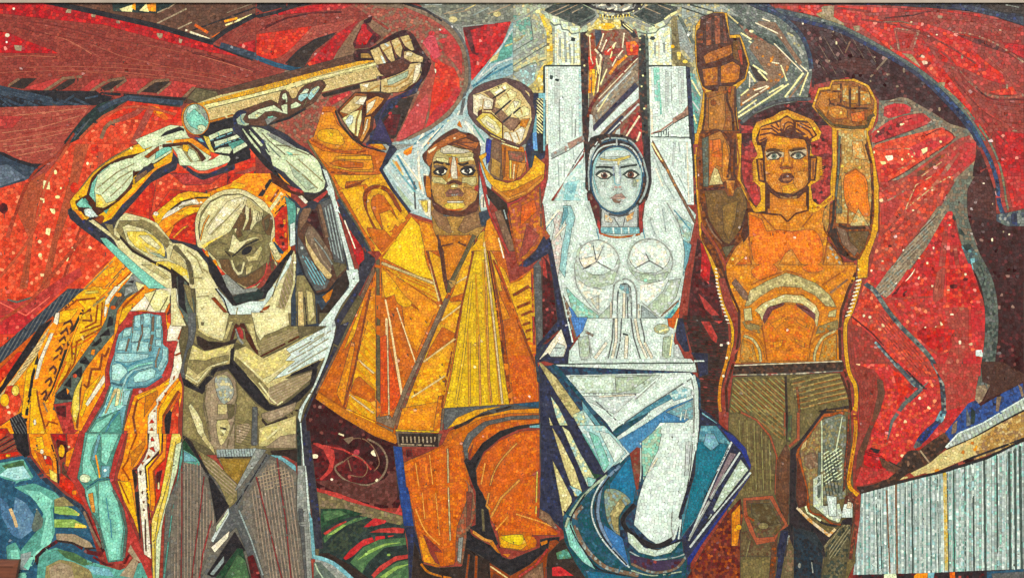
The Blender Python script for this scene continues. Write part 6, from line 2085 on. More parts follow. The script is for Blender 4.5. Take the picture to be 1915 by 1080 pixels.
run('''
@O coat_man/outline
@Z 6.6
@T 560 200 4
p a4bcbc,98b0b4,b0c4c0 | 620,480 720,330 900,270 1000,230 1200,60 1400,100 1450,500 1400,900 1000,850 820,790
@O sunrays
p bccccc,c8d4cc,aac4c4 | 640,460 720,350 880,280 960,230 1180,60 1230,80 1190,160 1060,220 940,340 930,400 970,500 940,520 940,660 980,690 985,830 860,780
l OL 16 | 700,400 780,510
l WC 14 | 740,350 900,560
l BLD 14 | 730,360 880,620
l BLM 12 | 690,420 870,640
p OR | 770,340 850,290 840,350 800,370
l WC 18 | 890,330 900,600
l WG 12 | 950,250 860,420
l COL 20 | 720,410 760,480
l COL 12 | 900,560 910,620
l WC 14 | 1060,160 920,300
l WG 10 | 1150,90 1020,230
l COL 14 | 990,230 960,280
l BLD 8 | 1080,140 930,310
p OL | 890,700 975,690 985,830 930,780
p GM | 720,580 860,740 800,740
l WG 16 | 660,460 860,720
l GY 12 | 860,560 870,780
l WC 16 | 900,520 930,660
p WG | 1230,90 1310,150 1390,260 1400,330 1350,350 1340,260 1260,190 1190,170
l WC 12 | 1240,110 1360,290
l TQD 10 | 1290,120 1390,270
p CO | 1180,140 1200,100 1220,160
@O coat_man/coat
p CARD | 180,0 270,0 300,110 400,230 480,300 660,350 600,470 700,640 820,800 880,840 1000,870 1040,1080 540,1080 420,860 290,650 230,500 100,330 60,260 110,220
p CAO | 170,40 250,40 290,130 400,240 480,320 340,330 220,310 100,240
pc CAY | 150,180 280,170 340,260 300,290 150,250
p f0d040 | 225,195 255,200 250,225 230,222
l RU 12 | 90,250 250,330 420,345 500,330
p CAO | 60,260 180,330 330,350 540,360 560,490 430,480 230,460 130,350
p CAY | 260,370 540,365 545,400 280,395
p CARD | 220,420 300,400 480,420 480,460 300,460
l CAY 16 | 230,440 400,480 550,480
p CARD | 500,310 650,350 590,460 555,470 545,360
l RU 12 | 230,490 400,500 560,500
p CAY | 250,505 400,510 550,510 620,500 660,560 500,580 340,620 300,600
p CARD | 350,560 480,550 560,520 400,600 340,610
p CAY | 300,620 480,590 500,700 560,840 660,1080 560,1080 440,860
l CARD 26 | 310,640 470,920 580,1080
l RU 20 | 340,610 470,570
p CAY | 500,580 640,540 720,660 820,800 740,900 700,860
lc RU 30 | 700,1060 600,960 540,840 495,720 500,640 560,600 640,610 690,660 760,790
lc CAY 36 | 680,1050 590,900 530,780 525,690 570,635 630,650 680,720 790,860
p CARD | 545,700 580,650 630,660 700,760 740,850 690,900 660,960 600,880 550,770
p CAY | 600,800 680,770 740,850 700,920 640,960
l K 10 | 640,340 490,300
p CAO | 525,290 580,230 660,325 600,325
p CAY | 560,280 580,240 640,310
l N 24 | 500,290 580,210 720,320 610,470 700,620 830,790
l N 40 | 700,290 640,430
l KB 16 | 270,30 310,130 400,240 490,300
l OD 18 | 60,250 150,400 230,520 290,660 430,880 540,1080
l NG 26 | 290,690 420,900 520,1080
@O bent_man/outline
p WT | 50,330 130,400 200,520 270,680 310,800 260,760 200,600 150,480
@O coat_man/coat
@T 580 440 4
p CARD | 500,200 540,130 620,0 830,-20 960,0 1040,430 1260,-10 1340,-20 1420,-20 1500,360 1690,230 1700,900 1710,1240 1550,1260 1000,1290 960,1480 640,1480 60,1180 60,1160
p CAY | 430,-40 620,-20 580,100 540,150
p CARD | 420,-60 560,-40 620,30 580,100 540,140 440,0
p e6c022*4,d8ac1c*2,f0d040 | 540,170 640,30 760,-140 830,-60 870,200 930,340 800,300
l CAO 14 | 640,30 560,120
l SK 22 | 535,205 930,360
p CAY | 530,215 930,370 975,520 640,300
l CARD 6 | 640,290 960,430
l CARD 6 | 650,320 960,480
l CARD 6 | 560,230 940,400
p CAO | 530,230 640,300 975,530 980,560 880,640 760,500 640,420 540,470 530,300
pc CAY | 540,260 620,330 700,440 780,520 640,480 560,460
p CARD | 530,480 640,440 760,500 900,640 780,900 730,1080 530,1080
p CAO | 680,480 820,560 940,570 800,880 720,780
pc CAY | 640,420 760,500 720,540 650,500
l e8d2a4,dcc496 10 | 650,540 790,950
l e8d2a4,dcc496 12 | 565,480 600,650 690,1240
l e8d2a4,dcc496 14 | 572,620 585,1080 592,1340
p c8581c*3,b8481a*2,d86a28 | 525,760 570,740 660,1080 690,1240 600,1320 530,1340
l e8d2a4,dcc496 12 | 600,650 690,1180
l e8d2a4,dcc496 14 | 578,620 592,1340
@Z 6.6
p CAO | 490,310 500,1080 500,1400 280,1300 320,1080 440,480
p CAY | 440,620 495,720 495,1400 270,1300 300,1180 380,820
h CAO 12 52 47 | 440,520 495,720 495,1390 270,1290 330,1060
p CARD | 330,1080 370,1050 490,1160 490,1260 300,1180
l e8d2a4,dcc496 16 | 360,930 490,1040
l e8d2a4,dcc496 16 | 295,1190 480,1330
p CARD | 460,420 320,1080 240,1310 60,1190 180,1000 300,760
p CAY | 440,400 330,760 250,860 400,480
p CAO | 320,760 340,820 250,1280 200,1180
l RU 14 | 470,320 330,1030 250,1290
l BRL 32 | 490,240 380,480 230,800 40,1180
l OD 28 | 508,180 512,700 515,1390
p TP | 500,1360 600,1340 640,1400 620,1480 500,1410
p RB*1,BRL*3 | 1040,440 990,560 870,840 640,1360 640,1480 720,1320 860,960 1010,600 1060,470
l TP 34 | 1020,470 940,660 720,1140 620,1400
p CO | 60,1170 230,1280 300,1300 640,1480 660,1540 640,1560 480,1500 240,1360 40,1220
l COD 10 | 60,1165 270,1300 630,1450
l CAY 10 | 270,1300 490,1400
p CAY | 870,100 960,60 1030,430 990,510 930,330
l SK 14 | 860,30 930,340 975,530
l RU 16 | 840,-10 950,380 990,520
p CARD | 840,-20 950,-20 990,180 900,120
p CAY | 1060,440 1260,-20 1200,290 1150,480 1040,620 880,920 1000,580
p CARD | 1040,470 1150,430 1160,490 1050,500
p CAY | 1060,420 1200,50 1240,-20 1180,300 1070,380
p CAY*2,CAO | 1140,500 1040,1080 990,1300 960,1470 640,1460 700,1320 780,1100 960,660
p CARD | 990,680 1100,740 1060,780 900,900 840,980 900,840
p CAO | 690,1290 960,1240 950,1460 650,1450
p CARD*1,CAO | 960,1200 1000,1190 970,1470 920,1470
l SK 12 | 985,635 1150,510
l SK 12 | 850,945 1090,770
l SK 10 | 1090,360 1190,300
l SK 14 | 760,1210 1010,1050
l e8c83a 12 | 640,1455 970,1470
p d8b424*3,c8a41e*2,e6c63c | 1260,-10 1310,-40 1490,1260 1000,1290 1050,1080 1150,480
@Z 6
l c08a1e 9 | 1240,290 1260,620 1270,1270
l c08a1e 9 | 1290,200 1320,800 1340,1260
l c08a1e 9 | 1180,700 1190,1280
l a8701a 8 | 1330,300 1390,900 1420,1250
l e8c050 20 | 1210,350 1150,900 1090,1260
l e0b050 16 | 1195,800 1195,1270
l COL 16 | 1265,740 1275,1270
l COL 16 | 1310,180 1340,1080 1360,1260
l e8d2a4,dcc496 18 | 1300,50 1370,600 1420,1080 1440,1260
h OLD 3 16 88 | 1350,200 1375,600 1360,600 1340,220
l b0741a 5 | 1240,300 1250,900
l CODD 10 | 1310,0 1390,500 1500,1260
l RU 22 | 1340,60 1430,600 1500,1255
l RU 14 | 1250,0 1140,500 1020,1080 985,1290
p CARD | 1400,400 1450,420 1680,950 1700,1240 1520,1260 1440,640
p CAO | 1330,0 1420,440 1500,620 1440,640 1380,300
p CAY | 1330,60 1400,200 1440,420 1410,420
p b85a20*3,a84c1c*2,c87030*2 | 1480,900 1640,900 1690,1060 1700,1240 1530,1260
l RU 16 | 1370,180 1500,500 1690,980
l b04c1c 14 | 1390,220 1480,400
@O coat_man/sleeve
p CAY | 1400,200 1460,260 1500,360 1580,330 1660,250 1690,500 1660,880 1640,830
l RU 24 | 1520,450 1640,380
l RU 22 | 1550,540 1650,500
l RU 20 | 1580,600 1660,565
l RU 20 | 1590,670 1650,650
l RU 18 | 1610,720 1660,700
l RU 16 | 1620,780 1650,770
l RT 18 | 1660,250 1680,900
p GY | 1670,230 1730,160 1740,700 1700,960 1690,800
p DR2*2,DR | 1740,150 1790,200 1850,500 1860,650 1740,790 1735,400
p RT | 1735,170 1760,160 1780,330 1740,300
p N | 1760,20 1800,20 1860,350 1915,640 1880,690 1760,790 1690,900 1690,830 1850,640 1810,300
p NG | 1680,900 1780,770 1700,940 1730,1100 1700,1100
@O coat_man/head
@T 560 200 4
p SKD | 990,560 1340,700 1390,900 1250,1080 1170,1330 1130,1370 1050,1100 1000,900 985,790
@T 580 440 4
p CO | 960,0 1220,0 1180,100 1060,330 1020,340 980,130
l BM 16 | 980,80 1070,60
l BM 16 | 1110,50 1170,80 
l BM 30 | 945,0 985,120 1010,330 1035,430
l OD 32 | 1230,0 1150,170 1050,360 1035,430
l COD 8 | 1000,0 1080,40
@T 560 200 4
p NK | 985,790 1000,760 1080,790 1250,790 1340,760 1390,900 1340,900 1240,950 1180,920 1120,950 1040,900
p CO | 1050,980 1150,960 1150,1020 1060,1040
p CO | 1200,970 1280,950 1240,1030 1200,1020
p GY | 1070,780 1240,790 1230,820 1080,820
l SK 18 | 1130,850 1150,930 1180,860
p SKD | 1100,820 1240,820 1180,930 1140,930
p NG | 1340,790 1420,770 1460,860 1360,900
p CAO | 1400,850 1430,830 1540,1080 1400,1080 1380,960
p CAY | 1390,920 1370,1080 1270,1080
p CAO | 890,850 990,880 1040,1000 1040,1080 940,1080
@T 760 230 5.685
p WC | 180,540 245,560 240,570 190,580
pc BM | 170,350 200,310 300,200 400,120 520,60 580,95 700,120 780,200 790,330 780,560 770,900 700,960 560,1000 380,970 290,900 270,800 240,810 200,700 185,570 240,560 250,480 200,430
p CO | 210,560 260,570 270,800 220,790 200,690
p SKD | 280,330 320,290 500,240 700,300 730,420 760,540 770,700 750,800 640,910 600,940 440,930 380,890 300,840 270,700 270,500
p OL | 290,330 370,280 500,250 660,290 720,330 710,400 560,420 530,370 480,360 460,420 330,410 280,440
p d4d0bc,c8c4ae | 370,270 450,235 560,270 680,290 690,310 600,330 400,330 360,310
p YL | 380,330 590,340 540,360 440,355 
p CR | 310,375 400,370 450,400 450,430 330,410
p CR | 560,370 700,360 730,400 660,410 560,425
p a86438*2,b87044,9a5a34 | 220,300 300,230 450,140 560,95 640,130 650,150 480,210 420,250 330,290 290,370 270,440 240,470 210,400
p a86438*2,b87044,9a5a34 | 480,215 640,160 720,200 780,210 740,290 620,270
l BM 10 | 500,205 720,215
l BM 8 | 430,225 600,190
l BM 10 | 540,215 760,290
p SKL | 230,300 330,250 300,290 240,330
o SKL | 515,165 14,10
l KB 26 | 272,440 320,415 400,436 465,442
l KB 26 | 545,440 600,450 680,420 740,425
p TP | 290,450 400,455 440,470 300,490
p TP | 590,480 690,440 740,450 730,480
p K | 290,530 330,490 400,475 440,500 420,550 380,570 300,550
p WC | 315,520 350,500 420,500 430,520 390,550 340,540
o K | 375,515 34,32
p K | 570,510 620,470 690,470 740,510 710,560 640,570 590,545
p WC | 585,515 630,490 690,490 705,520 650,545 600,535
o K | 648,512 32,32
o GY | 655,508 8,8
lc K 12 | 285,530 330,488 400,473 442,500
lc K 12 | 568,510 620,468 690,468 742,512
p b06a38*2,a05c30 | 450,370 490,370 480,560 440,600 470,470 
p b06a38*2,a05c30 | 530,370 550,380 540,470 580,560 540,580
p e4dcc8,d8d0b8 | 490,365 520,360 540,460 550,600 480,600 470,500
p SK | 440,600 480,590 470,630 440,640
p BM | 430,640 490,605 550,610 590,650 570,665 510,640 450,660
o BM | 446,645 18,16
o BM | 578,645 16,16
p CR | 480,660 550,650 555,690 470,690
p OL | 270,570 380,580 440,640 420,660 330,640 280,650
p OL | 590,580 750,570 750,650 700,680 640,640 590,640
p b08a54*2,a07a48,bc9660 | 280,660 400,670 440,720 400,750 420,810 380,890 300,840 270,740
p b88c54*2,a87c48,c49c64 | 600,680 700,690 760,760 740,830 640,900 600,820 620,760
p RT | 710,690 770,650 775,730 740,740
p 7a5648*2,6a4a3e | 395,760 460,700 510,710 560,690 620,750 600,790 540,775 460,790 410,790
p 94685a*2,86604e | 450,720 560,710 580,750 440,755
p GYL | 450,760 560,755 540,775 470,780
p WC | 430,830 620,830 600,850 440,855
p YL | 440,850 610,850 630,890 570,930 440,920 400,880
l ORD 14 | 420,915 500,930 600,915
l BM 14 | 290,860 400,930 560,950 700,900 760,830
p WC | 130,820 240,810 265,820 265,1020 200,980
p YL | 140,830 230,820 230,950 200,960
p WC | 780,780 830,745 860,890 800,950
l GY 10 | 820,790 820,900
@O coat_man/right_arm
@T 560 200 4
p BRL | 1440,240 1510,250 1530,560 1440,530 1410,460
p SKD | 1440,380 1510,420 1500,540 1430,500
p CO | 1510,280 1680,300 1700,480 1600,560 1520,550
p BRL*2,a05a4c | 1560,330 1680,340 1680,420 1570,400
p COL | 1640,420 1700,420 1660,520 1620,540
l YL 18 | 1580,400 1580,540
l COD 14 | 1540,300 1530,540
l e8d2a4,dcc496 12 | 1610,430 1600,540
l RT 8 | 1690,330 1710,440
p 2c3c9c*3,3850b0,24307c | 1400,230 1440,250 1430,400 1400,440 1390,320
p N | 1690,310 1720,200 1760,80 1740,-100 1840,-100 1840,380 1740,440 1720,470
p NG | 1740,340 1800,340 1760,450 1720,460
@O sunrays
p BLM | 1760,100 1790,0 1790,-100 1840,-100 1840,330 1760,330 1740,250
p 6a9cd0*2,5a8cc0,80b0dc | 1745,200 1790,180 1790,320 1750,320
p K | 1775,-60 1825,-60 1825,350 1785,350 1775,200
p CR | 1780,60 1800,60 1800,80 1780,80
@Z 4
h CR 7 18 45 | 1775,-60 1825,-60 1825,200 1775,200
@Z 6.6
@O coat_man/fist
@T 480 0 4
pc 5a4040*2,4c3434,6a5048 | 1580,740 1620,680 1760,610 1870,600 1960,610 2060,680 2070,760 2040,900 2010,1000 1960,1070 1830,1060 1700,980 1590,860
p SK | 1620,700 1700,710 1770,760 1755,820 1680,800 1680,850 1640,880 1600,850 1600,780
p SKL | 1640,710 1700,720 1760,760 1740,800 1690,780 1640,740
o WC | 1715,770 26,28
l BM 8 | 1620,790 1680,800
p CODD | 1600,800 1670,810 1660,860 1610,840
@T 560 200 4
p YL | 1280,20 1310,60 1350,80 1400,50 1460,80 1510,150 1510,250 1440,220 1350,150
p SKL | 1360,110 1400,70 1460,100 1500,190 1490,220 1430,180
p WT | 1380,110 1420,90 1480,160 1480,200
p BRL*2,a07858 | 1410,40 1480,60 1560,0 1620,20 1660,80 1580,170 1520,120
p WC | 1520,190 1570,170 1660,110 1730,80 1700,200 1660,280 1600,260 1510,250
l SKD 10 | 1570,190 1600,250
l SKD 8 | 1630,140 1670,240
p SK | 1640,110 1700,80 1710,130 1660,130
p CR | 1510,250 1660,290 1640,320 1520,280
l BM 10 | 1270,40 1360,160 1440,230 1510,262 1650,305
@T 480 0 4
p CR | 1740,670 1860,610 1900,640 1880,690 1830,680 1760,710
p CR | 1780,750 1830,700 1890,690 1930,700 1890,760 1830,800
p WC | 1850,790 1900,750 1960,740 1960,800 1900,820
p BM | 1770,810 1830,810 1860,840 1920,830 1910,880 1850,910 1790,870
p BRL | 1860,860 1960,840 1940,940 1890,960
p SK | 1900,640 1960,650 2040,700 2050,780 2000,770 1940,720
p WC | 1960,730 2030,760 2040,860 2000,880 1960,820
p CO | 1960,860 2040,850 2010,950 1980,960
l K 8 | 1840,810 1930,730
l K 8 | 1880,880 1990,770
l BM 8 | 1900,960 2010,860
l BM 8 | 1780,740 1860,650
@O coat_man/sleeve
@T 560 200 4
pc RT | 1340,400 1380,520 1440,680 1560,720 1700,650 1800,560 1830,430 1850,500 1830,620 1700,760 1560,830 1430,700 1360,560
p CAY | 1340,370 1400,340 1405,365 1370,400 1400,470 1460,540 1560,570 1660,540 1740,450 1760,360 1840,430 1830,540 1740,620 1630,690 1560,710 1480,640 1400,540
p CO | 1480,640 1600,620 1740,550 1830,500 1800,580 1700,660 1560,720
l d09048 22 | 1440,600 1560,690 1700,640 1820,540
p KB | 1400,590 1560,730 1560,830 1600,1000 1610,1080 1560,1000 1480,760 1410,680
l WGD 10 | 1530,770 1550,840
p BRL | 1460,780 1510,770 1600,1010 1640,1080 1560,1080
p CO*2,RBL*2,b8603c | 1560,740 1640,710 1800,590 1815,760 1830,900 1880,970 1760,1080 1640,1190 1620,1080
p RBL | 1700,880 1800,960 1700,1100 1640,1140
p ORD | 1660,740 1760,690 1780,780 1650,900
l BRL 12 | 1800,600 1810,900
lc RT 22 | 1370,560 1420,780 1500,960 1570,1100
l RU 12 | 1560,800 1640,1190
l WC 10 | 1490,980 1530,1130
p N | 1640,1190 1760,1090 1830,960 1890,1080 1700,1200
@O coat_man/trousers
@T 580 680 4
p GY | 1000,330 1500,300 1710,280 1720,330 1500,370 1200,420 1000,500
p BLN | 1500,300 1715,280 1715,330 1600,320
p TP | 640,500 660,620 960,620 990,520 1010,340 990,330 970,520
p KB | 660,520 960,520 960,620 670,610
@Z 5
h GB 12 30 85 | 690,540 950,545 930,590 680,590
l GB 10 | 680,600 930,610
@Z 6.6
p CARD | 990,600 1040,500 1250,400 1500,360 1715,370 1715,440 1400,470 1240,560 1170,700 1200,900 1240,1080 740,1080 690,740 900,650
p CAY | 1020,490 1100,400 1240,340 1460,310 1300,360 1140,440
p KB | 1060,480 1260,380 1500,310 1520,320 1280,400 1090,490
p CAO | 1240,400 1500,340 1715,330 1715,370 1500,370 1300,400 1120,490 1060,540 1000,600
p CARD | 1000,600 1100,520 1300,420 1200,520 1140,600 1130,680 1060,620
p RB | 690,620 780,630 900,640 720,730
p DR2 | 720,640 760,640 770,690 720,700
p c0641e*3,b05620*2,d07c2e*2,a04c20 | 700,760 900,670 1000,610 1140,650 1180,900 1250,1080 740,1080
p GY | 1140,600 1180,520 1300,430 1500,390 1720,380 1720,410 1500,420 1330,460 1220,560 1180,640 1190,740 1160,720
p c0641e*3,b05620*2,d07c2e*2,a04c20 | 1230,560 1400,450 1715,410 1715,460 1500,480 1360,560 1250,660 1190,720
p K | 1200,720 1290,590 1420,500 1560,460 1720,440 1720,460 1560,490 1430,550 1300,660 1240,780 1260,900 1340,1080 1290,1080 1200,860 1150,720 1170,700
p BLM | 1640,460 1720,450 1720,480 1640,480
p c0641e*3,b85a20*2,d07c2e,a04c20*1.4 | 1240,790 1300,670 1420,570 1580,500 1720,490 1720,1080 1340,1080 1250,900
p RBL | 1560,900 1720,780 1720,1000 1600,1040
p BRL*2,a05038 | 1160,860 1220,940 1240,1080 1150,1080
l SK 16 | 1030,630 1040,1080
l COL 8 | 895,680 930,1000 950,1080
l COL 8 | 790,740 840,1080
lc COL 16 | 1550,590 1430,720 1360,860 1325,1080
l COL 12 | 1310,740 1280,900
l COL 18 | 1570,865 1470,960 1390,1080
l YL 12 | 1700,800 1690,1080
@Z 6.6
p 28407c*3,34508c*2,223468 | 620,610 690,620 740,1080 680,1080
@T 580 810 4
p 28407c*3,34508c*2,223468 | 670,400 735,400 780,690 700,690
p N | 700,690 780,690 850,960 840,1080 740,1080 730,800
p KB | 780,800 850,960 860,1080 760,1080
p c0641e*3,b05620*2,d07c2e*2,a04c20 | 735,400 1180,350 1200,560 1180,720 1080,980 940,1000 840,950 800,760
p CAO | 810,760 860,780 920,900 980,990 850,960
p RB | 840,740 1000,890 930,880 970,970 960,1000 900,900
p CARD | 1000,860 1090,840 1080,980 1000,990 
l SK 14 | 1035,400 1050,800
l COL 8 | 840,440 860,640
lc COL 10 | 790,560 860,720 970,830
l COL 8 | 940,440 970,760
p BRL*2,a05038 | 1100,700 1200,420 1240,600 1190,740 1160,980 1090,970 1090,820
p GYL | 1110,780 1150,770 1130,970 1100,950
p 7a4438*2,6a3a30 | 1170,430 1220,440 1200,680 1170,700
p K | 1240,400 1290,440 1340,560 1350,660 1400,800 1430,860 1240,740 1190,700 1240,680
l OD 22 | 1290,560 1300,730
p KB | 840,970 960,1000 1140,990 1170,780 1190,700 1260,900 1260,1080 840,1080
lc CO 20 | 830,970 880,1030 960,1060 1060,1080
p c0641e*3,b85a20*2,d07c2e,a04c20*1.4 | 1290,400 1720,300 1700,620 1860,740 1850,760 1680,760 1400,720 1350,640
l COL 18 | 1340,440 1320,540 1350,570
l COL 20 | 1570,345 1430,480 1350,630
l YL 14 | 1700,280 1690,600
l COL 12 | 1540,600 1700,650 1810,690
l COL 12 | 1480,620 1390,720
p BRL | 1720,560 1790,600 1850,700 1860,730 1710,630
@O coat_man/shoe
p CARD | 1400,720 1640,740 1700,800 1690,850 1600,880 1500,870 1420,850
p CAY | 1410,760 1580,750 1640,820 1580,870 1430,850
pc d8c030 | 1430,770 1590,755 1580,830 1500,820
p CO*1,CARD | 1590,760 1680,770 1700,820 1640,870
p K | 1170,720 1230,770 1400,860 1440,920 1500,940 1620,890 1720,850 1720,790 1760,780 1870,770 1860,820 1780,880 1560,1040 1500,1060 1340,950 1170,850
l COL 26 | 1215,730 1300,790 1370,810
p CO | 1370,800 1430,900 1400,890 1340,820
p CO | 1440,900 1500,900 1480,925
p CO | 1720,810 1780,790 1780,820 1730,840
p KB | 1160,850 1340,950 1520,1070 1560,1080 1140,1080
l RU 20 | 1190,900 1170,1080
l RU 26 | 1245,910 1240,1080
p RU | 1340,960 1500,1060 1640,980 1780,860 1790,800 1840,790 1870,810 1780,900 1760,1080 1350,1080
l SK 10 | 1350,990 1480,1080
l RT 22 | 1560,1070 1690,980 1780,860
p BRL | 1580,1080 1740,960 1750,1080
p 6a3c2c*2,5a3024 | 1380,1040 1440,1080 1360,1080
''')
run('''
@O coat_man/fist
@Z 6
@T 561 0 2.883
pc 5a4444*2,4c3838,6a5250 | 908,600 922,508 960,465 1050,432 1130,426 1200,475 1258,560 1268,640 1238,745 1180,795 1090,758 970,695 912,625
p SK | 928,590 940,512 1030,480 1110,446 1190,498 1246,580 1250,650 1218,745 1180,785 1090,748 980,682
p 8a6c58*2,7a5c4a,9a7c64 | 990,500 1050,485 1060,540 1050,580 1085,590 1125,632 1185,642 1192,664 1140,712 1095,672 1055,622 1030,600 1045,545
p CR | 1022,492 1110,448 1136,474 1052,522
p CR | 1058,548 1135,482 1172,502 1165,526 1085,588
p CR | 1105,602 1166,530 1196,546 1190,572 1125,630
p CR | 1146,618 1210,570 1242,592 1236,622 1182,642
p WC | 1050,500 1105,465 1115,478 1060,510
p WC | 1150,545 1185,550 1160,590
l SKD 6 | 1085,470 1105,492
l SKD 6 | 1115,505 1130,540
l SKD 6 | 1190,588 1200,620
l K 8 | 1042,532 1110,488
l K 9 | 1048,622 1138,544
l K 9 | 1092,664 1190,580
l CODD 6 | 1150,710 1188,660
p SKL | 932,512 975,508 1048,540 1040,590 992,592 975,574 962,602 968,640 934,612
o WC | 1014,562 22,22
l SKD 5 | 990,535 985,590
p BM | 958,602 982,590 986,640 960,640
l CODD 6 | 1048,540 1040,592 990,594
p YL | 948,645 985,610 1030,614 1092,672 1092,752 1020,712 965,662
p CR | 972,648 1008,622 1058,662 1086,704 1066,730 1000,684
p WC | 1000,650 1045,676 1058,708 1010,676
l CODD 6 | 985,608 1032,612 1094,670 1094,750
p WC | 1102,712 1150,716 1198,684 1216,702 1190,782 1098,748
l SKD 6 | 1130,716 1150,765
l SKD 6 | 1165,708 1185,760
p CO,COL | 1192,644 1242,640 1218,692 1182,682
l BM 5 | 1098,750 1192,786
''')
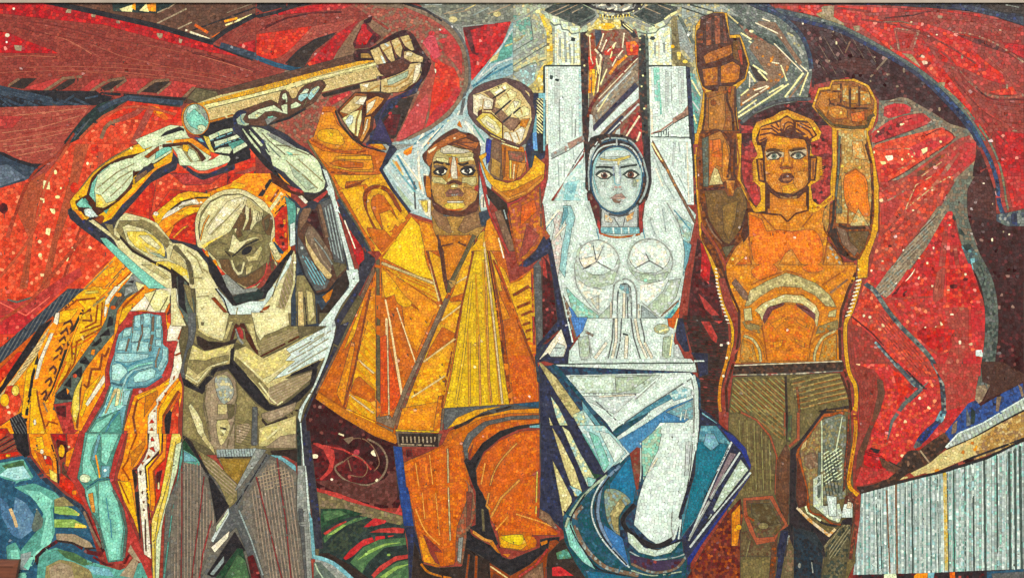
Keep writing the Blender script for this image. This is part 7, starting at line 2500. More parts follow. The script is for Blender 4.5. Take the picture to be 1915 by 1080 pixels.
run('''
@O flames
@Z 6.6
@T 320 340 4
p RO | -160,-60 900,-60 900,560 -160,560
p OR | 440,20 560,-60 900,-60 900,600 780,600 560,300 560,60
p DR2 | 300,-40 450,-40 400,60 300,60
p RC | -100,-60 430,-60 420,30 230,80 0,60 -150,260
p RT | 0,-60 400,-60 300,20 100,30 
p OR | -140,250 60,90 250,90 480,0 700,-40 760,-40 700,100 300,110 180,240 0,520
p Y | -140,250 60,90 140,70 300,90 300,120 150,120 60,170 0,220 -100,330
o WC | -110,240 22,18
p WC | -90,300 -20,220 60,180 100,140 200,130 260,160 200,170 100,190 40,230
l K 12 | 0,210 80,150 200,120 280,122
l OLD 10 | 60,190 160,170 240,180
p Y | 40,240 140,190 240,190 200,230 100,260
p RO | -80,560 40,300 200,230 190,300 190,480 150,520
l OR 16 | 20,420 90,350 130,330
l OR 14 | -60,330 100,250
l RU 8 | -60,400 80,280 190,230
p Y | 440,40 470,0 560,20 560,60 460,50
p OR | 660,140 760,10 800,40 720,170
p K | 650,110 740,-20 770,-10 740,20 690,110
l RU 16 | 720,190 810,60
l CRB 14 | 735,215 830,80
l OD 10 | 760,225 850,110
l CRB 12 | 750,215 840,90
l KB 10 | 780,240 870,150
p RO | 770,280 830,190 870,180 880,500 840,530 780,440
o DR2 | 830,330 16,16
o DR2 | 830,420 16,14
o DR2 | 840,465 12,16
o OR | 850,300 14,24
o OR | 860,400 12,24
p BLN | 770,440 850,530 830,550 760,470
@O bent_man/right_arm
@T 0 270 4
p 2e2e3a*3,3a3a44*2,24242c,30386a*.4 | 510,490 560,460 1310,60 1340,120 1320,190 1130,290 1000,440 880,570 840,600 1500,760 1560,860 1620,1000 1680,1077 1300,1077 840,800 600,620 520,550
p Y | 525,430 560,380 620,320 680,230 750,160 850,90 1000,10 1120,-40 1300,-60 1300,60 1290,130 1180,190 1100,250 1030,340 930,440 840,560 770,590 700,540 650,570 540,490
l OD 8 | 600,340 700,210 830,110 1000,20
l OR 12 | 1280,130 1160,190 1080,280 1000,370 900,460 800,560
p CODD | 560,430 650,380 690,250 770,170 900,100 1080,60 1200,0 1300,-10 1290,60 1180,140 1090,180 1000,250 990,330 900,420 790,500 700,560 600,510
p MG | 690,350 730,230 830,150 960,105 1080,95 1130,130 1000,200 1000,260 960,330 880,410 790,470 720,460
l OLD 7 | 730,330 880,210 1080,110
l OLD 7 | 770,370 900,250 990,200
l OLD 7 | 830,390 930,300 990,230
p TQ | 670,380 690,290 760,200 900,110 740,230 710,340 720,440
p MG | 1000,95 1130,30 1220,-40 1300,-60 1300,20 1180,100 1080,190 1010,210
p RU | 1080,95 1180,20 1260,-20 1240,10 1110,110
p MG | 1110,120 1250,20 1290,0 1290,60 1150,150
p TQ | 1170,60 1290,-10 1290,40 1160,120
p 2e2e3a*3,3a3a44*2,24242c,30386a*.4 | 1000,260 1080,170 1150,150 1160,180 1040,270
p BRL | 1020,240 1100,190 1110,220 1010,300
p YL | 720,370 760,380 800,440 900,410 780,480 720,470
p TQ | 570,450 620,400 680,460 700,480 600,475
p TQD | 640,400 670,440 620,430
p WT | 625,480 690,480 740,540 680,550 640,530
l K 8 | 620,470 620,520 660,555 720,550
p OR | 540,480 610,500 660,560 620,570
p RU | 700,560 770,520 790,560 760,600
p TQD | 780,500 820,480 800,520
@O bent_man/hand
p MG | 1295,30 1360,10 1480,20 1530,100 1530,130 1600,110 1640,80 1720,90 1730,130 1650,165 1540,200 1480,200 1350,110
p 2e2e3a*3,3a3a44*2,24242c,30386a*.4 | 1300,60 1350,130 1480,220 1540,230 1700,160 1760,130 1760,190 1520,270 1440,230 1330,140
l OLD 7 | 1360,50 1420,100 1500,140
l OLD 7 | 1380,20 1450,60 1510,120
p YL | 1360,0 1420,0 1440,30 1380,30
p CODD | 1430,-30 1560,60 1560,130 1530,110 1490,30
p OR | 1440,-40 1580,40 1580,100 1530,60
p K | 1580,60 1740,60 1860,10 1880,60 1740,130 1720,90 1650,75
o MG | 1670,110 55,24
@T 320 130 5.984
p MG | -400,790 0,620 150,640 200,760 330,830 420,900 460,990 340,1080 100,1080 60,900 -100,830 -300,900
p K | -60,700 100,640 150,660 160,690 20,730 -200,840 
p MG | -260,800 0,720 130,680 190,760 30,770 -200,850
p OR | 0,790 240,770 420,880 450,980 330,900 220,820 -100,830 -300,890 
p CODD | -100,840 200,810 330,910 400,1000 350,1040 290,920 160,850 -100,880
p OLD | 60,870 200,840 300,930 350,1030 200,1040 120,980
p MG | 180,880 270,910 330,1020 250,1040 190,960
p Y | 130,840 220,850 190,930 130,900
p MG | 50,880 120,880 240,1060 400,1040 560,980 660,990 670,1040 480,1080 160,1080 80,1000
p 2e2e3a*3,3a3a44*2,24242c,30386a*.4 | 260,760 340,760 460,880 470,920 420,900 330,830
p BLM | 300,780 340,770 380,820 330,810
p K | 300,740 420,640 700,570 860,860 880,900 680,980 560,960 460,930 400,800
p YL | 360,740 430,760 460,860 500,940 450,930 400,840
p MG | 420,745 520,700 690,630 710,690 560,740 440,800
p MG | 480,810 630,770 790,710 800,760 640,810 500,870
p TQD | 640,830 820,780 860,850 690,900 650,860
p MG | 690,890 840,810 860,860 700,950
p MG | 480,930 540,880 670,860 690,900 660,950
l BLM 8 | 480,880 640,820 800,770
l BLM 8 | 440,800 560,760 710,700
l TQD 8 | 530,710 550,760
l TQD 8 | 630,780 650,830
p K | 690,980 880,900 900,1000 660,1080 620,1080
@O bent_man/head
@T 320 340 4
pc CRB | 180,330 200,230 260,140 350,80 440,55 540,60 620,100 700,150 750,220 775,280 780,400 760,440 720,580 700,700 640,790 560,800 420,700 330,600 250,510 200,480
p 7c7450*2,6e6644,8a8260 | 205,340 225,230 300,140 400,95 520,90 610,130 690,210 750,250 765,300 750,400 740,600 690,720 640,780 560,790 460,720 360,600 250,490 215,430
@O bent_man/hair
p CRB | 212,360 222,270 290,160 390,105 520,95 600,130 690,215 690,280 650,290 590,370 575,340 550,200 440,380 250,500 225,450
p OL | 570,120 690,220 670,300 600,330 590,200 560,180
p CRB,WC | 270,370 330,270 420,150 500,120 560,110 540,180 440,260 350,340 290,400
l COL 16 | 220,440 250,320 290,250
p YL | 225,480 300,440 430,380 300,460 250,500
l OLD 7 | 300,400 420,280 520,170
l OLD 7 | 270,340 380,190
p 6a5238*2,5a442e | 440,380 560,170 555,260 580,220 600,190 610,280 590,360 545,370 520,350 540,400 500,430 470,340
p CRB | 560,200 590,200 585,290 545,370 535,360 560,280
p CRB | 610,200 690,240 680,290 640,310 600,370 590,350 610,280
h OD 5 14 80 | 640,220 700,240 680,310 640,310
@O bent_man/head
pc 6a5238*2,5a442e | 680,290 740,240 765,300 750,390 720,400 690,340
p OD | 700,290 735,270 735,330 710,380
p OLD | 280,470 420,390 470,350 440,500 400,510 440,560 330,560 290,530
l OD 12 | 290,480 360,450 420,470
p OLD | 600,370 680,390 700,440 620,470 690,560 640,660 540,710 520,690 570,600 480,550
p CRB | 440,500 460,400 480,345 500,350 480,400 500,430 520,450 620,410 670,415 570,450 480,540 430,520
p OD | 460,555 560,470 640,440 600,500 560,540
o K | 570,515 46,26 -35,0
l K 10 | 460,560 560,475 660,430
p OL | 560,560 620,540 670,480 690,500 650,590 580,600
p 6a5238*2,5a442e | 360,580 440,580 460,640 500,700 560,710 640,660 720,600 710,690 640,770 550,790 460,730 380,650
p OD | 480,650 520,610 560,640 600,650 580,700 510,720
l CRB 20 | 455,585 475,650 505,690 530,680 550,600
p OL | 560,640 620,620 600,680 560,700
l 6a5238*2,5a442e 10 | 510,730 580,720 640,690
p RT | 550,800 640,760 700,700 720,600 730,640 690,740 610,790
l OD 8 | 330,575 450,570
p OR | 250,520 275,510 290,560 270,570
p OR | 305,590 335,575 355,620 340,645 315,625
l KB 8 | 410,520 450,560
p CRB | 730,460 760,440 830,560 800,600 790,640
h OD 6 16 60 | 740,520 760,500 810,620 770,640
p 6a5238*2,5a442e | 745,600 770,580 770,660 750,680
@O bent_man/torso
p OD | 180,600 520,840 960,700 1280,720 1440,880 1280,1200 1120,1440 1000,1760 980,2040 80,2040 100,1440 60,1200 120,880
p CRB | -30,470 100,480 190,520 270,620 290,680 330,780 400,850 470,920 560,900 700,870 740,800 900,520 920,490 940,560 930,760 900,870 900,1080 190,1080 190,900 170,700 130,540
p K | 290,560 350,640 420,760 470,870 470,930 320,740 280,620
p K | 740,700 820,600 930,470 920,520 860,640 760,780 700,880 480,925 450,870 650,820 700,770
p KG | 460,860 560,820 660,800 700,830 680,880 490,910
p GYL | 380,700 420,690 540,800 660,790 640,820 460,850 420,790
p MG | 0,470 100,480 200,530 270,620 280,680 200,650 140,560 60,500
l OLD 8 | 60,490 150,600 180,760
p WT | 300,740 470,930 600,890 700,890 720,830 800,730 900,540 910,600 820,740 740,880 620,1030 580,1000 450,1000
p OLD | 840,760 920,540 915,760 880,880 850,950 800,940
h GB 10 26 70 | 840,760 920,540 915,760 880,880 850,950 800,940
l OD 8 | 870,590 800,740 760,860
p CRB | 200,880 300,860 380,940 440,1010 430,1080 200,1080
p RU | 300,870 330,860 440,990 440,1010 400,980
l K 9 | 320,780 400,880 440,1000
p RU | 640,1010 700,930 750,920 740,940 670,1000 620,1040
p CRB | 610,1080 640,1030 740,950 830,950 870,1010 880,1080
o OD | 235,1056 16,16
o OD | 805,1006 14,12
p OLD | 440,1080 450,1020 580,1010 610,1080
p K | 490,1080 500,1045 550,1045 560,1080
l OD 7 | 190,780 240,790
l OLD 7 | 200,860 330,850
l OLD 7 | 500,940 490,1000
@T 0 270 4
@O bent_man/upper_arm
p CRB | 660,570 700,560 840,670 880,570 940,510 1100,550 1180,590 1300,740 1360,740 1480,800 1560,900 1570,960 1640,1080 1300,1080 1220,1070 940,870 850,710
p TQ | 750,700 800,700 950,830 1050,920 1200,1040 1260,1080 1120,1080 960,930 800,770
p OLD | 780,590 850,600 860,680 920,720 880,720 840,680
p OLD | 900,570 1080,570 1170,620 1280,740 1250,780 1200,720 1100,640 960,600 920,620 960,740 1150,870 1100,850 960,770 870,640
p YL | 950,650 1080,650 1150,680 1230,760 1250,850 1150,840 1020,770 960,700
p CRB | 1040,680 1120,680 1210,770 1190,790 1100,740
p OL | 1080,760 1160,800 1250,850 1130,830
p GM | 1100,800 1200,820 1250,860 1200,850
p GY | 1220,740 1250,790 1255,855 1235,850 1240,790
p YL | 960,760 1150,880 1250,870 1400,920 1420,1010 1300,950 1150,900 
p OL | 1270,860 1300,770 1400,900 1400,940
l KB 20 | 900,690 1000,800 1150,880 1250,930 1420,1050
p OL | 1060,900 1150,900 1280,1000 1240,1010
p KB | 1280,920 1400,1010 1430,1080 1290,1080
l OD 34 | 1300,760 1400,850 1430,950 1440,1050
p CRB | 1320,750 1420,780 1540,890 1560,940 1500,930 1620,1080 1480,1080 1440,900
l OLD 8 | 1400,790 1480,860 1520,960
l OLD 8 | 1520,930 1560,960
l OLD 8 | 1440,1000 1520,1000
l K 14 | 1480,790 1560,850 1640,1000 1700,1080
l OLD 8 | 1050,560 1150,600 1290,740
@O bent_man/torso
@T 320 340 4
p CRB | 0,800 40,790 50,920 120,1080 0,1080
p GN | 40,700 120,750 180,900 190,1080 130,1080 60,940
p K | 50,690 100,730 110,920 130,1000 60,920
p OLD | 90,760 150,780 180,1000 130,900
@T 320 600 4
p GY | 130,-60 190,-60 200,60 170,170 130,220 100,340 110,430 90,450 70,380 100,250 130,130
p OLD | 185,-40 950,-60 960,140 660,290 560,190 480,160 260,230 170,160 190,60
p CRB | 195,-64 440,-64 400,130 380,150 280,120 210,60
o OD | 238,20 15,14
l OL 14 | 205,60 280,110 390,140
p KB | 190,100 280,150 400,160 500,130 480,170 270,235 200,180
p OL | 390,140 440,0 470,0 420,140
p CODD | 480,20 550,15 580,80 650,200 660,270 610,210 560,130 550,60 510,40 490,60 470,140 440,150
p RT | 490,50 520,40 545,80 550,160 515,120
p GYL | 480,60 490,50 520,130 555,170 540,180 500,140
p OL | 560,20 620,20 650,180 680,240 640,210
p CRB | 600,-64 880,-64 890,30 780,80 700,110 670,150 640,100
p OLD | 670,160 890,60 950,60 960,110 660,250
h GB 5 18 -22 | 670,160 890,60 950,60 960,110 660,250
l CODD 14 | 655,275 760,220 960,115
p OL | 160,180 260,225 480,165 460,220 440,320 320,340 200,490 110,430 130,300
p OLD | 140,290 240,290 440,250 430,310 300,330 200,400 130,340
l CRB 18 | 110,400 200,460 300,340 430,300
p OL,d8cc86 | 165,175 260,230 460,175 420,230 260,300 180,290
p OL | 480,220 560,190 690,280 860,200 1000,120 1150,60 1240,0 1200,220 1140,290 900,400 850,430 1000,440 860,590 800,630 740,610 640,480 470,300
p OL,d8cc86 | 500,210 570,200 690,290 850,220 900,300 740,420 690,430 560,320
l CRB 12 | 540,300 700,450 860,330
p CRB | 690,430 800,380 840,390 720,470
p OLD | 480,260 560,330 680,450 730,500 720,560 620,450 480,310
p WT | 860,210 1000,130 1130,60 1240,0 1210,200 1160,270 1000,340 880,400 760,440 850,360 930,300 850,300 900,250
l OLD 6 | 870,250 1000,180 1150,90
l OLD 6 | 900,290 1050,210 1180,130
l OLD 6 | 880,380 1050,270 1190,190
l OLD 6 | 960,230 1080,150 1200,70
l GYL 6 | 900,340 1050,240
p GB | 730,500 860,440 1100,360 1050,430 950,520 860,590 800,630 740,600
h OLD 5 20 -25 | 730,500 860,440 1100,360 1050,430 950,520 860,590 800,630 740,600
l CRB 12 | 660,460 750,580 800,625 840,600
p K | 1130,285 900,395 880,420 1090,355
p K | 80,420 110,430 200,500 320,350 440,320 450,210 480,190 470,290 640,480 740,620 800,640 880,600 1040,470 1060,360 1100,350 1080,470 960,600 860,650 720,670 640,610 520,480 430,360 340,380 240,545 100,490
p OLD | 100,480 240,545 340,385 430,365 520,480 640,620 720,670 860,650 990,580 940,700 950,960 640,960 600,1080 380,1080 330,980 90,850 90,700
p GB | 260,480 340,400 430,370 490,450 500,560 480,740 480,960 300,960 270,760 240,640
pc GYL,OL,WGD | 330,430 400,400 460,460 470,560 400,620 350,560
p OL | 350,620 430,620 420,700 350,700
p OD | 420,620 480,620 470,720 430,740
p OLD | 500,520 620,620 660,700 600,760 480,720
l OD 10 | 270,480 250,600 280,760 300,900
l OD 10 | 490,470 500,560 470,660 480,740 440,860 420,950
pc OL | 345,750 430,740 440,830 380,930 350,860
l K 10 | 370,795 420,805
p CRB | 365,810 420,810 400,850
l OD 8 | 340,740 440,730
p GB | 490,780 580,760 600,800 560,870 520,920 490,900
h OD 5 20 15 | 480,740 610,740 600,960 470,960
p CRB | 130,640 150,615 200,680 240,760 250,830 310,940 290,950 200,830 160,720
p OL | 240,830 320,940 340,1010 230,880
p GB | 680,690 780,660 900,620 940,600 930,660 840,720 740,760 680,720
l KB 20 | 680,730 720,780 850,730 950,660
p GY | 610,640 650,640 650,930 600,930
p OL | 660,800 860,730 940,700 940,920 660,940
p OL,d8cc86 | 650,920 700,790 830,780 780,850
l CRB 16 | 720,880 810,800
p GB | 820,860 940,840 940,950 700,950
p KB | 90,850 160,900 250,1080 200,1080 100,950
@O bent_man/trousers
@T 320 810 4
p GY,6e6a60*2 | 90,200 400,300 700,140 940,260 1010,1090 -60,1090 -40,560 60,300
p 706a60*3,625c54*2,7c7468*2,6a6a66 | 90,210 210,205 260,300 420,560 440,560 320,830 210,1080 0,1080 0,560 60,300
p TQD | 95,110 140,120 230,220 210,240 95,210
p BLM | 95,130 140,150 200,210 95,210
p GRD | 90,40 120,60 230,210 130,140 90,120
p OLD | 200,120 330,200 500,390 500,560 440,560 360,380 260,260
h GB 8 22 40 | 230,200 330,200 500,390 480,480 400,420
p WGD | 340,120 640,110 620,170 350,175
h GY 5 20 80 | 340,120 640,110 620,170 350,175
p b8942e*0,8a7038*2,7a6030,9a8048 | 365,185 605,185 560,300 500,380 400,280
l K 7 | 345,180 620,172
l K 24 | 110,30 220,200 300,340 430,550
p K | 280,330 430,550 340,670
h 948474 8 24 90 | 70,230 220,220 300,520 330,640 210,1080 20,1080
p 706a60*3,625c54*2,7c7468*2,6a6a66 | 540,500 720,200 800,170 940,280 940,560 1010,1080 700,1080 620,760 540,560
p BLM | 740,160 800,150 940,240 940,290 840,210
p KB | 740,130 950,110 950,220 860,170 760,160
p GYL | 640,110 720,120 520,400 470,440 500,380
h 948474 8 24 82 | 600,440 720,230 820,220 920,320 930,560 980,1080 740,1080 650,760
h GB 6 26 -15 | 640,330 760,230 880,270 920,400 700,420
p GY | 480,520 720,150 740,170 560,420 500,560 
p GY | 300,830 430,560 480,520 520,580 700,1080 640,1080 490,700 400,780
l WGD 18 | 510,570 600,790 690,1060
l K 9 | 490,530 720,160
p K | 480,730 400,850 270,1050 320,1080 440,1000 560,870
p GRD | 330,1080 500,850 540,860 600,1080
p GR | 400,1080 500,900 560,940 590,1080
p DR2 | 570,920 620,900 680,1080 600,1080
p WG | 430,555 440,600 320,810 300,800
p MG | 340,690 440,560 430,600 340,740
p WC | 445,720 300,850 330,890 430,780
p WGD | 400,910 290,1050 320,1060 400,960
l 8e3e3e,7c3434 13 | 85,110 85,560 78,1080
l 8e3e3e,7c3434 13 | 250,320 230,500 180,900 158,1080
l 8e3e3e,7c3434 12 | 305,650 240,900 215,1080
l 8e3e3e,7c3434 14 | 640,320 700,560 780,880 830,1080
l 8e3e3e,7c3434 14 | 795,180 830,450 860,640 900,1080
p TQD | -40,1080 60,240 90,40 90,200 0,620 -60,1080
@O bent_man/outline
p GYL | 950,140 985,100 1000,260 1040,560 1080,920 1050,940 1060,1080 1010,1080 990,900 940,560
p GY | 950,560 990,560 1020,1080 1000,1080
p WT | 980,90 1000,90 1030,420 1080,900 1050,940 1020,560 1000,260
p BLM | 1030,560 1060,640 1085,920 1055,940
l 2e2e3a*3,3a3a44*2,24242c,30386a*.4 60 | 1010,-20 1040,240 1080,560 1110,860
p K | 945,-20 975,-10 985,100 960,150 945,110
l WT 16 | 980,-60 985,60 1010,230
@T 320 600 4
p WT | 1250,-20 1200,220 1090,480 1000,640 970,760 950,720 960,660 1060,500 1150,280 1210,100 1210,0
l K 10 | 1240,80 1170,300 1000,700
p KG | 940,720 970,760 980,1080 945,1080
l WT 16 | 975,760 990,930 1000,1080
p 2e2e3a*3,3a3a44*2,24242c,30386a*.4 | 1240,40 1340,0 1240,220 1100,500 1010,720 1040,1080 1000,1080 975,760 1090,490 1210,220
@O bent_man/left_arm
@T 320 340 4
p NG | 850,80 940,150 980,200 1140,110 1190,100 1280,300 1340,700 1400,740 1300,860 1200,1020 1130,1080 900,1080 900,870 930,760 940,600 930,480 940,200
p BR | 960,240 1080,170 1130,160 1140,300 1200,500 1300,560 1320,660 1260,720 1190,820 1100,850 1060,800 1000,680 940,560 950,300
p DR | 1010,300 1080,170 1130,350 1150,440 1070,340
p TP | 1000,400 1040,310 1100,380 1190,520 1210,560 1200,700 1080,560
p SK | 1000,380 1030,460 1120,600 1210,700 1180,740 1080,620 1010,480
p BRL | 990,200 1060,190 1020,290 960,380 960,270
p OD | 1200,580 1300,560 1320,640 1240,720
l GYL 16 | 1070,420 1150,520 1210,620
l GB 12 | 1080,460 1130,580 1200,660
p GY | 1110,160 1200,120 1280,420 1310,620 1220,600 1180,400
h WGD 8 22 78 | 1140,200 1210,160 1280,420 1290,600 1200,520
l BRL 30 | 1110,170 1170,420
p GY | 950,400 1000,480 1060,600 1130,700 1190,740 1160,800 1080,820 1020,720 950,580
h BLM 7 20 60 | 980,540 1060,600 1160,720 1150,780 1060,760
o WG | 980,495 14,14
l K 16 | 940,520 1000,700 1090,840 1180,820 1260,720
p OLD | 940,700 1000,700 1080,840 1090,1060 960,1080 930,860
l OD 9 | 940,780 940,1080
l K 10 | 1000,860 1020,1080
p SK | 950,820 990,820 1000,1080 950,1080
p OL | 1010,800 1060,830 1080,1000 1030,1060
p CO | 1130,860 1210,800 1230,830 1160,910
p KB | 1230,760 1310,660 1340,760 1200,980 1130,1060 1100,1060 1090,880 1130,960 1180,900
p OD | 1110,980 1180,980 1130,1080 1110,1060
l CRB 30 | 900,480 905,300 900,150
p TQD | 850,100 930,160 940,200 930,470 890,490 870,200
p WT | 890,320 930,300 935,470 890,490
p MG | 940,190 970,200 945,260
@O bent_man/outline
p WT | 1140,-40 1200,0 1240,180 1290,360 1350,560 1400,740 1290,880 1180,1020 1120,1080 1240,1080 1180,1080 1200,1020 1330,790 1340,690 1310,560 1210,170
p WT | 1310,660 1400,650 1410,740 1280,920 1200,1080 1100,1080 1340,780
p 2e2e3a*3,3a3a44*2,24242c,30386a*.4 | 1440,500 1450,420 1270,170 1250,200 1360,440 1540,580 1430,800 1260,1080 1200,1080 1410,740 1400,640 1450,560
p RS | 1290,290 1440,500 1450,580 1400,630 1360,520
l WC 8 | 1300,290 1380,500
@O bent_man/left_arm
@T 320 130 5.984
p 2e2e3a*3,3a3a44*2,24242c,30386a*.4 | 700,500 760,450 1000,520 1120,640 1300,730 1420,830 1540,900 1700,1080 1760,1300 1600,1600 1380,1340 1120,1080 880,870 690,680
p K | 780,640 880,640 1020,960 1140,1080 1300,1300 1050,1080 860,860
p MG | 780,650 810,660 1000,900 1020,960 900,830
p MG | 870,660 1040,850 1010,870 880,720
p MG | 890,640 1000,650 1110,700 1180,790 1440,890 1540,930 1640,1010 1680,1080 1700,1180 1560,1340 1420,1240 1140,1080 1110,960 1040,800
p GYL | 980,660 1050,680 1200,750 1430,890 1250,840 1140,780
l OD 9 | 960,650 1100,800 1430,1080
l OD 11 | 1180,850 1300,860 1550,960
l GN 12 | 1040,790 1200,960 1400,1140
p OL | 1340,940 1460,960 1540,1060 1500,1080 1420,1020
p MG | 1060,890 1120,960 1100,970
p TQ | 1290,920 1360,940 1440,1060 1380,1020
l OLD 8 | 1200,1000 1320,1120 1400,1200
@T 320 270 4
p MG | 830,80 980,80 1120,200 1160,280 1150,330 1100,370 1000,360 880,250 790,140
p CODD | 740,200 880,300 1000,360 1000,400 880,360 760,290
p RT | 860,300 1000,350 980,370 900,350
p GM | 880,140 1000,230 1090,320 1020,350 920,240
l OLD 7 | 860,120 1100,330
l OLD 7 | 950,110 1140,280
p WT | 1130,180 1170,200 1220,330 1240,440 1210,430 1180,330
p KB | 980,380 1100,370 1160,330 1180,400 1060,420 1000,440
p RT | 1060,420 1170,340 1180,360 1100,440
p WC | 950,390 980,380 1030,430 1010,450
''')
run('''
@O bent_man/hand
@T 320 130 5.984
p BR | 130,380 220,280 520,240 1300,30 2100,-180 2600,-340 2650,-200 1760,40 500,420
p OD | 180,330 290,205 400,230 520,250 540,330 300,380
@O bar
p OL | 280,390 520,300 1915,0 2540,-140 2640,20 1915,200 440,600 430,560
p CAY | 300,385 520,330 1000,195 1700,10 2540,-190 2560,-160 1700,60 900,290 360,410
h OD 3 14 60 | 300,385 520,330 1000,195 1700,10 2540,-190 2560,-160 1700,60 900,290 360,410
p CR | 370,400 900,280 1700,70 2560,-140 2570,-110 1700,110 900,330 400,450
l OD 10 | 420,445 900,325 1500,175 1915,65 2560,-90
p SK | 420,460 900,340 1800,100 2560,-80 2620,0 1915,190 1000,420 700,490 440,560
h OLD 3 14 70 | 420,460 900,340 1800,100 2560,-80 2620,0 1915,190 1000,420 700,490 440,560
p CO | 430,575 700,500 710,520 440,610
p K | 440,600 700,535 720,600 690,660 440,700 380,720
p BR | 1690,270 1915,210 2600,30 2640,60 2540,110 1780,300
p KB | 1690,280 2620,30 2610,80 1700,320
@O bar/end
oc CO | 280,560 158,182 -14,0
oc GM | 284,562 140,176 -14,0
p TQ | 170,480 260,440 400,560 430,600 340,700 220,640 170,560
p b8d4c4*2,c4dccc | 200,420 260,390 330,460 260,450 150,560
p GYL | 290,390 340,400 410,500 400,580 330,470
o MG | 345,660 50,40 20,0
@O bent_man/left_arm
p BR | 800,450 1120,340 1200,380 1230,250 1280,225 1320,260 1360,330 1400,330 1430,240 1500,180 1620,130 1700,120 1750,180 1690,260 1620,370 1500,440 1320,540 1060,640 860,630 740,600
p K | 1320,530 1500,430 1520,450 1330,560 1100,630 1060,620
p SK | 1320,260 1400,210 1440,200 1400,310 1370,330
p MG | 860,520 980,450 1080,420 1160,400 1250,470 1230,410 1300,380 1240,320 1250,280 1290,260 1310,320 1310,510 1160,470 1060,480 960,560 870,560
l OD 8 | 960,480 1020,500
o CR | 963,522 22,20
p CODD | 1240,360 1290,330 1290,380 1250,400
p MG | 1340,400 1400,360 1470,400 1420,430 1340,450
p BL | 1430,300 1500,220 1550,215 1520,320 1460,370 1420,340
p MG | 1430,290 1520,215 1555,225 1530,270
p BL | 1520,300 1580,230 1650,185 1670,210 1600,310 1560,350
p MG | 1570,250 1650,185 1670,205 1600,290
l OD 9 | 1580,200 1490,420
p GYL | 1050,560 1130,520 1200,540 1080,630
p TQ | 1080,530 1140,520 1160,540 1090,560
p N | 700,520 740,470 800,450 860,480 800,520 740,600 700,640 690,560
p GM | 730,560 800,500 850,490 810,560 840,600 900,610 840,640 750,620
l BLD 8 | 780,510 790,580 830,620
@O coat_man/hand
@T 480 0 4
pc DR | 740,380 860,360 1000,270 1100,230 1170,260 1230,360 1300,470 1280,560 1200,660 1100,690 1000,700 920,680 900,580 960,560 880,460 740,460
p SKD | 780,440 780,400 840,400 870,440
p SK | 850,380 920,350 975,470 935,505 890,480
p SK | 920,340 1000,310 1040,460 1010,470 980,440
p SK | 1005,310 1060,280 1095,360 1080,440 1040,400
p SK | 1070,280 1140,262 1185,380 1160,385 1110,350
l WT 16 | 935,420 960,480
l WG 14 | 960,330 990,350
l SKD 10 | 940,390 1010,350
l SKD 9 | 1030,370 1080,330
l SKD 9 | 1110,320 1160,300
l BM 12 | 920,350 980,470
l BM 12 | 1000,305 1050,440
l BM 12 | 1065,285 1110,370
p BM | 890,490 1000,470 1080,440 1150,480 1130,520 1040,560 960,575 930,560
p SK | 1100,390 1140,380 1200,410 1250,430 1245,470 1160,470 1100,440
p SKL | 1120,390 1170,400 1160,430 1115,420
l BM 8 | 1100,380 1100,440 1160,475
p SK | 1150,480 1230,470 1240,540 1210,610 1080,690 990,700 930,690 930,600 1050,560 1130,520
p SKL | 1190,490 1235,480 1220,560 1180,630 1165,620
p GM | 980,600 1140,530 1130,580 1010,640 975,640
l SKD 10 | 950,650 1040,650 1130,600 1180,520
p SKD | 1080,660 1160,620 1120,680 1050,700
p SK | 770,630 930,600 925,690 780,690
l SKD 12 | 830,690 920,640
p WC | 790,640 840,630 830,660
p N | 1180,640 1250,580 1200,700 1090,740 1040,730 960,780 880,880 900,960 940,930 1010,1080 840,1080 850,1000
p DR | 1290,420 1240,600 1180,690 1270,560 1310,480
p 3a3458*2,2e2848 | 860,1050 960,760 1050,720 1200,650 1150,720 1000,760 930,880 960,940 1020,1080
@O coat_man/wrist
p CODD | 600,830 740,690 830,690 1010,700 960,780 880,880 870,980 790,1080 730,1040
p COD | 610,830 740,695 830,705 800,790 790,830 800,1000 780,1060
p SK | 620,840 740,720 830,720 780,800 730,840 700,860
p WC | 730,780 790,725 830,730 800,790
p CR | 640,890 720,840 790,820 790,900 760,1030 700,980
p WT | 660,910 700,860 730,870 720,920 690,960
l SKD 14 | 780,820 750,900 740,1020
p COL | 820,760 900,720 960,740 870,850 820,870
p SKL | 830,780 900,740 870,810 820,860
l CODD 9 | 850,870 880,840 970,740
p COL | 810,880 860,870 850,960 790,1070 770,1050 800,980
p SKL | 825,890 840,890 830,960 790,1030
''')
# ------------------------------------------------------------------ tesserae: a centroidal cell for each piece of glass
rng = np.random.default_rng(7)
lab = LAB.ravel()
print("shapes", len(shapes), "t", round(time.time() - T0, 1))
flat = np.arange(LH * LW)
X = (flat % LW).astype(np.float32); Y = (flat // LW).astype(np.float32)

# how far the row direction turns with the outlines: blurred edge normals
def blur(a, r):
    for ax in (0, 1):
        c = np.cumsum(np.concatenate([np.repeat(np.take(a, [0], ax), r + 1, ax), a, np.repeat(np.take(a, [-1], ax), r, ax)], ax), ax, dtype=np.float32)
        n = a.shape[ax]
        a = (np.take(c, range(2 * r + 1, 2 * r + 1 + n), ax) - np.take(c, range(0, n), ax)) / (2 * r + 1)
    return a
ex = np.zeros((LH, LW), np.float32); ey = np.zeros((LH, LW), np.float32)
ex[:, 1:] = (LAB[:, 1:] != LAB[:, :-1]); ey[1:] = (LAB[1:] != LAB[:-1])
